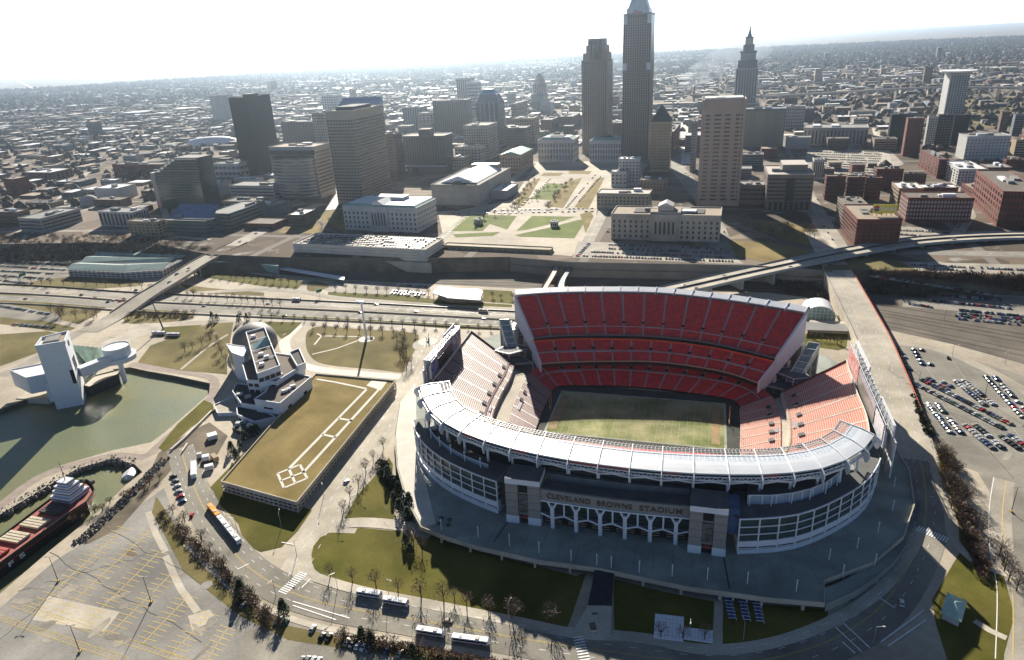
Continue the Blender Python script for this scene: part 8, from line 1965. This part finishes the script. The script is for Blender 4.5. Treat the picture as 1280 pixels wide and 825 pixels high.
t0_, t1_ = G(262, 634, 0), G(300, 681, 0); ta_ = math.degrees(math.atan2((t0_-t1_).y, (t0_-t1_).x)); tl_ = (t1_-t0_).length/3
for i_, (lb_, m_) in enumerate((('orange front unit of the three parked end to end by the garage lawn', 'bus_orange'), ('white middle unit of the three parked end to end', 'white_metal'), ('white and red rear unit of the three parked end to end', 'white_metal'))):
    X_, Y_ = PR(t0_.lerp(t1_, (i_+.5)/3)); bus('tram_bus', lb_, X_, Y_, ta_, tl_-.3, m_, grp='units of the parked bus train')
bus('coach', 'left of the two white coaches under the dark leaning mast', 199, 418, -8, 13, grp='coaches by the lawn'); bus('coach', 'right of the two white coaches under the dark leaning mast', 217, 420, -8, 13, grp='coaches by the lawn')
bus('truck', 'white box truck on the shoreway in front of the garage deck', 371, 376, -17, 9); bus('truck', 'grey truck on the shoreway just left of the stadium', 604, 390, -17, 9, 'concrete_light')
bus('van', 'white van on the bend of the dark avenue', 1129, 754, 62, 6, h=2.4) if False else None
# ================= trees =================
def blades(b, c, R_, H, n, w_, rr, mi=0, up=.5):
    for k in range(n):
        th = rr.uniform(0, 6.283); ph = rr.uniform(-.15, 1.35); r = R_*rr.random()**.4
        p = c+Vector((math.cos(th)*math.cos(ph)*r, math.sin(th)*math.cos(ph)*r, math.sin(ph)*H*(r/R_)))
        d = Vector((math.cos(th)*.8+rr.uniform(-.5, .5), math.sin(th)*.8+rr.uniform(-.5, .5), up+rr.uniform(-.2, .6))).normalized()*rr.uniform(.7, 1.5)*R_*.3
        s_ = Vector((rr.uniform(-1, 1), rr.uniform(-1, 1), rr.uniform(-.5, .5))).normalized()*w_
        b.tri(p-s_, p+s_, p+d, mi)
def bare_tree(seed, R_=3.4, H=8.5, nb=170, twig='twig', w_=.13, label='', name='bare_tree'):
    rr = random.Random(seed); o = thing(name, label, 'tree', (0, 0, 0)); b = MB(); b.tube((0, 0, 0), (0, 0, H*.35), .28, .2, 6); ends = []
    for k in range(6):
        th = k*1.05+rr.uniform(-.3, .3); s_ = Vector((0, 0, H*(.25+.03*k))); e = Vector((math.cos(th)*R_*.55, math.sin(th)*R_*.55, H*(.6+.06*(k % 3)))); b.tube(s_, e, .13, .06, 5); ends.append(e)
        for j in range(3): e2 = e+Vector((rr.uniform(-1, 1)*R_*.4, rr.uniform(-1, 1)*R_*.4, rr.uniform(.1, .3)*H)); b.tube(e, e2, .05, .02, 4)
    b.tube((0, 0, H*.35), (0, 0, H*.9), .2, .04, 5); b.build('trunk', 'bark', o, world=False); b = MB(); blades(b, Vector((0, 0, H*.42)), R_, H*.58, nb, w_, rr); b.build('crown', twig, o, world=False); return o
def evergreen(seed, R_=2.2, H=7, n=500):
    rr = random.Random(seed); o = thing('evergreen_tree', '', 'tree', (0, 0, 0)); b = MB(); b.tube((0, 0, 0), (0, 0, H*.8), .25, .08, 6); b.build('trunk', 'bark', o, world=False); b = MB()
    for k in range(n):
        t = rr.random()**.8; r = R_*(1-t)*rr.uniform(.5, 1.1)+.15; th = rr.uniform(0, 6.283); p = Vector((math.cos(th)*r, math.sin(th)*r, .5+t*(H-.6))); d = Vector((math.cos(th), math.sin(th), rr.uniform(-.5, .3)))*rr.uniform(.4, .9); s_ = Vector((-math.sin(th), math.cos(th), rr.uniform(-.5, .5)))*.35
        b.tri(p-s_, p+s_, p+d)
    b.build('crown', 'needles', o, world=False); return o
def shrub(seed, R_=2.4, H=2.6, n=160, m='twig_red', w_=.2, name='shrub'):
    rr = random.Random(seed); o = thing(name, '', 'shrub', (0, 0, 0)); b = MB(); 
    for k in range(5): b.tube((0, 0, 0), (rr.uniform(-1, 1), rr.uniform(-1, 1), 1.6), .08, .03, 4)
    b.build('stem', 'bark', o, world=False); b = MB(); blades(b, Vector((0, 0, .3)), R_, H, n, w_, rr); b.build('foliage', m, o, world=False); return o
rt_ = random.Random(99)
def plant(proto, pts, group, lbf, z=0, sc0=.8, sc1=1.25):
    for i, q in enumerate(pts):
        zz = q[2] if len(q) > 2 else z; s_ = rt_.uniform(sc0, sc1)
        o = proto if i == 0 else dup(proto)
        o.location = G(q[0], q[1], zz); o.rotation_euler[2] = rt_.uniform(0, 6.28); o.scale = (s_, s_, s_*rt_.uniform(.9, 1.1)); o['label'] = lbf(i); o['group'] = group
def lp(a, c, n, j=0): return [(a[0]+(c[0]-a[0])*k/max(1, n-1)+rt_.uniform(-j, j), a[1]+(c[1]-a[1])*k/max(1, n-1)+rt_.uniform(-j, j)*.5) for k in range(n)]
def trees(a, c, n, where, group, seed=1, j=0, z=0, **k):
    plant(bare_tree(seed, **k), lp(a, c, n, j), group, lambda i: f'leafless tree, {nth(i)} along {where}', z)
trees((413, 722), (640, 772), 9, 'the big lawn beside the near avenue', 'young street trees', 1, 1); trees((570, 750), (690, 778), 4, 'the shaded part of the big lawn', 'trees in the plaza shadow', 2, 2, twig='twig_grey')
trees((825, 797), (880, 800), 3, 'the edge of the white tarpaulin', 'trees by the tarpaulin', 3, 1)
trees((396, 588), (430, 640), 5, 'the lane beside the garage', 'lane trees', 4, 2) if False else None
trees((478, 560), (430, 640), 6, 'the stadium side of the lane', 'lane trees', 4, 2); trees((392, 412), (520, 420), 10, 'the far edge of the ball-diamond lawn', 'diamond lawn trees', 5, 1, R_=2.6, H=7); trees((500, 425), (510, 462), 9, 'the grove left of the scoreboard lawn', 'diamond lawn trees', 6, 6)
trees((265, 412), (282, 452), 6, 'the diagonal path lawn', 'path trees', 7, 3); trees((232, 440), (262, 428), 4, 'the lawn path by the promenade', 'path trees', 8, 2); trees((300, 397), (640, 414), 26, 'the drive behind the museums and stadium', 'drive trees', 9, 1, R_=2.3, H=6.5)
trees((160, 398), (240, 394), 12, 'the oval island by the coaches', 'oval island trees', 10, 3, R_=3, H=5); trees((60, 395), (120, 400), 8, 'the bank above the museum', 'museum bank trees', 11, 8, R_=4, H=9, nb=230)
trees((250, 345), (370, 356), 14, 'the bank between the bridge and glass station', 'bank trees', 12, 2, R_=2.6, H=7); trees((225, 370), (350, 384), 14, 'the shoreway verge right of the bridge', 'verge trees', 13, 2, R_=2.8); trees((10, 352), (190, 362), 14, 'the verge below the green-roofed garage', 'verge trees', 14, 2)
trees((420, 362), (640, 374), 18, 'the verge behind the shoreway', 'verge trees', 15, 1.5, R_=2.4, H=6)
trees((1172, 560), (1208, 640), 16, 'the thick strip between the road and the right lot', 'strip trees', 16, 6, R_=4, H=8, nb=230); trees((1176, 600), (1225, 700), 12, 'the lower strip beside the right road', 'strip trees', 17, 6, R_=3.2, H=7); trees((1225, 660), (1270, 740), 8, 'the right-hand lawn by the lane', 'strip trees', 18, 6, R_=4, H=9)
trees((215, 640), (300, 735), 9, 'the hedge between the empty lot and the avenue', 'hedge trees', 19, 6, R_=3.2, H=6, nb=190); trees((300, 745), (345, 782), 6, 'the hedge at the junction', 'hedge trees', 20, 6, R_=3.2, H=6, nb=190); trees((430, 795), (680, 848), 9, 'the hedge below the near avenue', 'hedge trees', 21, 3, R_=3, H=5, nb=190)
trees((1008, 420), (1052, 432), 9, 'the small lawn above the right bank of seats', 'small lawn trees', 22, 4, R_=1.8, H=4.5, nb=70); trees((590, 284), (700, 232), 20, 'the left mall grove', 'mall trees', 23, 8, 15, R_=3, H=7, twig='twig_grey')
plant(bare_tree(24, 3, 7, twig='twig_grey'), lp((641, 262), (665, 228), 16, 4)+lp((683, 262), (712, 228), 20, 4), 'mall trees', lambda i: f'leafless tree, {nth(i)} in the two groves flanking the upper mall lawn', 15)
trees((935, 285), (1015, 300), 14, 'the dark park right of the justice tower', 'park trees', 25, 10, 15, R_=6, H=12, nb=420)
trees((405, 283), (430, 270), 7, 'the small green left of city hall', 'green trees', 26, 5, 15, R_=4)
trees((95, 655), (200, 600), 10, 'the rubble band beside the empty lot', 'rubble trees', 27, 5, R_=2.6, H=4, twig='twig_red')
trees((525, 690), (508, 672), 4, 'the shadow corner of the big lawn', 'lawn corner trees', 28, 4, R_=3)
E1 = evergreen(31); plant(E1, [(507, 680), (513, 690), (302, 742), (355, 768), (453, 800), (464, 803), (516, 818), (486, 600), (498, 612), (505, 625), (512, 634), (500, 640), (510, 650), (492, 625), (309, 401), (299, 404), (266, 401), (272, 401), (317, 545), (306, 550), (300, 560), (290, 565), (322, 540), (296, 575)], 'evergreens', lambda i: 'dark evergreen '+('beside the big lawn path, upper one', 'beside the big lawn path, lower one', 'at the bend of the hedge by the empty lot', 'at the junction hedge', 'in the bottom hedge, left of a pair', 'in the bottom hedge, right of a pair', 'near the bottom edge of the hedge', 'at the top of the stadium planting', 'second down in the stadium planting', 'third down in the stadium planting', 'fourth down in the stadium planting', 'at the foot of the stadium planting', 'lowest in the stadium planting', 'leftmost in the stadium planting', 'right one behind the dome drive', 'middle one behind the dome drive', 'left of the pair by the oval island', 'right of the pair by the oval island', 'beside the loading dock, top', 'beside the loading dock, second', 'beside the loading dock, third', 'beside the loading dock, fourth', 'nearest the dock wall', 'lowest by the dock')[i], 0, .8, 1.5)
shp = shrub(41, m='shrub_green', n=260, w_=.35); plant(shp, lp((476, 580), (514, 645), 26, 6), 'dark shrubs in the stadium planting', lambda i: f'dark green shrub, {nth(i)} down the planted bank left of the stadium', 0, .8, 1.6)
shp = shrub(42); plant(shp, lp((228, 664), (340, 778), 20, 5)+lp((425, 796), (660, 840), 26, 3), 'reddish shrubs in the avenue hedge', lambda i: f'reddish leafless shrub, {nth(i)} along the hedge between avenue and lots')
shp = shrub(43, m='shrub_green', n=260, w_=.35); plant(shp, lp((1116, 440), (1162, 545), 40, 1.5), 'hedge shrubs below the bridge road', lambda i: f'dark shrub, {nth(i)} down the hedge between bridge road and right lot', 0, .9, 1.4)
shp = shrub(44, m='twig_red', n=260, w_=.25); plant(shp, lp((1180, 565), (1230, 720), 40, 7), 'thicket in the right strip', lambda i: f'brown shrub, {nth(i)} down the thicket left of the right-hand lane', 0, .9, 1.5)
plant(shrub(45, m='twig'), lp((162, 393), (236, 396), 26, 4), 'oval island shrubs', lambda i: f'brown shrub, {nth(i)} in the oval island', 0, .8, 1.2)
# dense woods on the bluffs: nobody could count these
def thicket(lb, quad, n, z0, z1, R0, R1, ms, seed=3):
    rr = random.Random(seed); b = MB(); Q = [Vector((x, y, 0)) for x, y in quad]
    for k in range(n):
        u, v = rr.random(), rr.random(); q = Q[0].lerp(Q[1], u).lerp(Q[3].lerp(Q[2], u), v); z = z0+(z1-z0)*v; p = G(q.x, q.y, z); R_ = rr.uniform(R0, R1); blades(b, p, R_, R_*1.1, 54, .42, rr, rr.randrange(len(ms)))
        b.tube(p-Vector((0, 0, 1)), p+Vector((0, 0, R_)), .2, .08, 4)
    tag(b.build('thicket', ms), lb, 'thicket', kind='stuff')
thicket('dark leafless thicket on the bank between the right-hand car rows', [(1085, 341), (1290, 348), (1300, 366), (1120, 351)], 420, 14, 3, 3, 6, ['woods_dark', 'twig_red', 'bark']); thicket('brown thicket on the slope behind the trackside cars', [(1088, 354), (1190, 366), (1150, 372), (1085, 366)], 130, 5, 0, 2.5, 4.5, ['woods_dark', 'twig'], 4)
thicket('brown leafless woods on the bluff at the left', [(-40, 300), (262, 312), (262, 334), (-40, 326)], 520, 14, 1, 3, 5.5, ['woods_dark', 'twig', 'bark'], 5); thicket('brown trees and brush along the top of the left bluff', [(-20, 293), (215, 296), (262, 312), (-20, 302)], 200, 15, 15, 2.5, 4.5, ['woods_dark', 'twig', 'bark'], 9)
thicket('dark scrub below the elevated road', [(950, 345), (1045, 338), (1045, 375), (985, 368)], 170, 2, 0, 3, 5, ['woods_dark', 'bark'], 6)
thicket('low scrub along the hedge strip at the bottom', [(205, 632), (345, 775), (335, 785), (195, 645)], 50, 0, 0, 1.5, 3, ['twig_red', 'twig', 'shrub_green'], 7); thicket('low brown scrub below the near avenue', [(425, 795), (680, 842), (680, 852), (425, 800)], 50, 0, 0, 1.4, 2.8, ['twig_red', 'twig', 'shrub_green'], 8)


HAZE_D = 0.000037
# haze
HZ = 40000
hb = MB(); hb.prism([(-HZ, -200), (HZ, -200), (HZ, HZ), (-HZ, HZ)], -11.5, 345)
ho = hb.build('haze', [])
hm = bpy.data.materials.new('haze'); hm.use_nodes = True; hm.node_tree.nodes.clear()
_o = hm.node_tree.nodes.new('ShaderNodeOutputMaterial'); _v = hm.node_tree.nodes.new('ShaderNodeVolumePrincipled')
_v.inputs['Color'].default_value = (0.68, 0.84, 1.0, 1); _v.inputs['Density'].default_value = HAZE_D; _v.inputs['Anisotropy'].default_value = 0.81
hm.node_tree.links.new(_v.outputs[0], _o.inputs['Volume']); ho.data.materials.append(hm)
tag(ho, 'pale blue-white winter haze thickening over the far city', 'haze', kind='stuff')
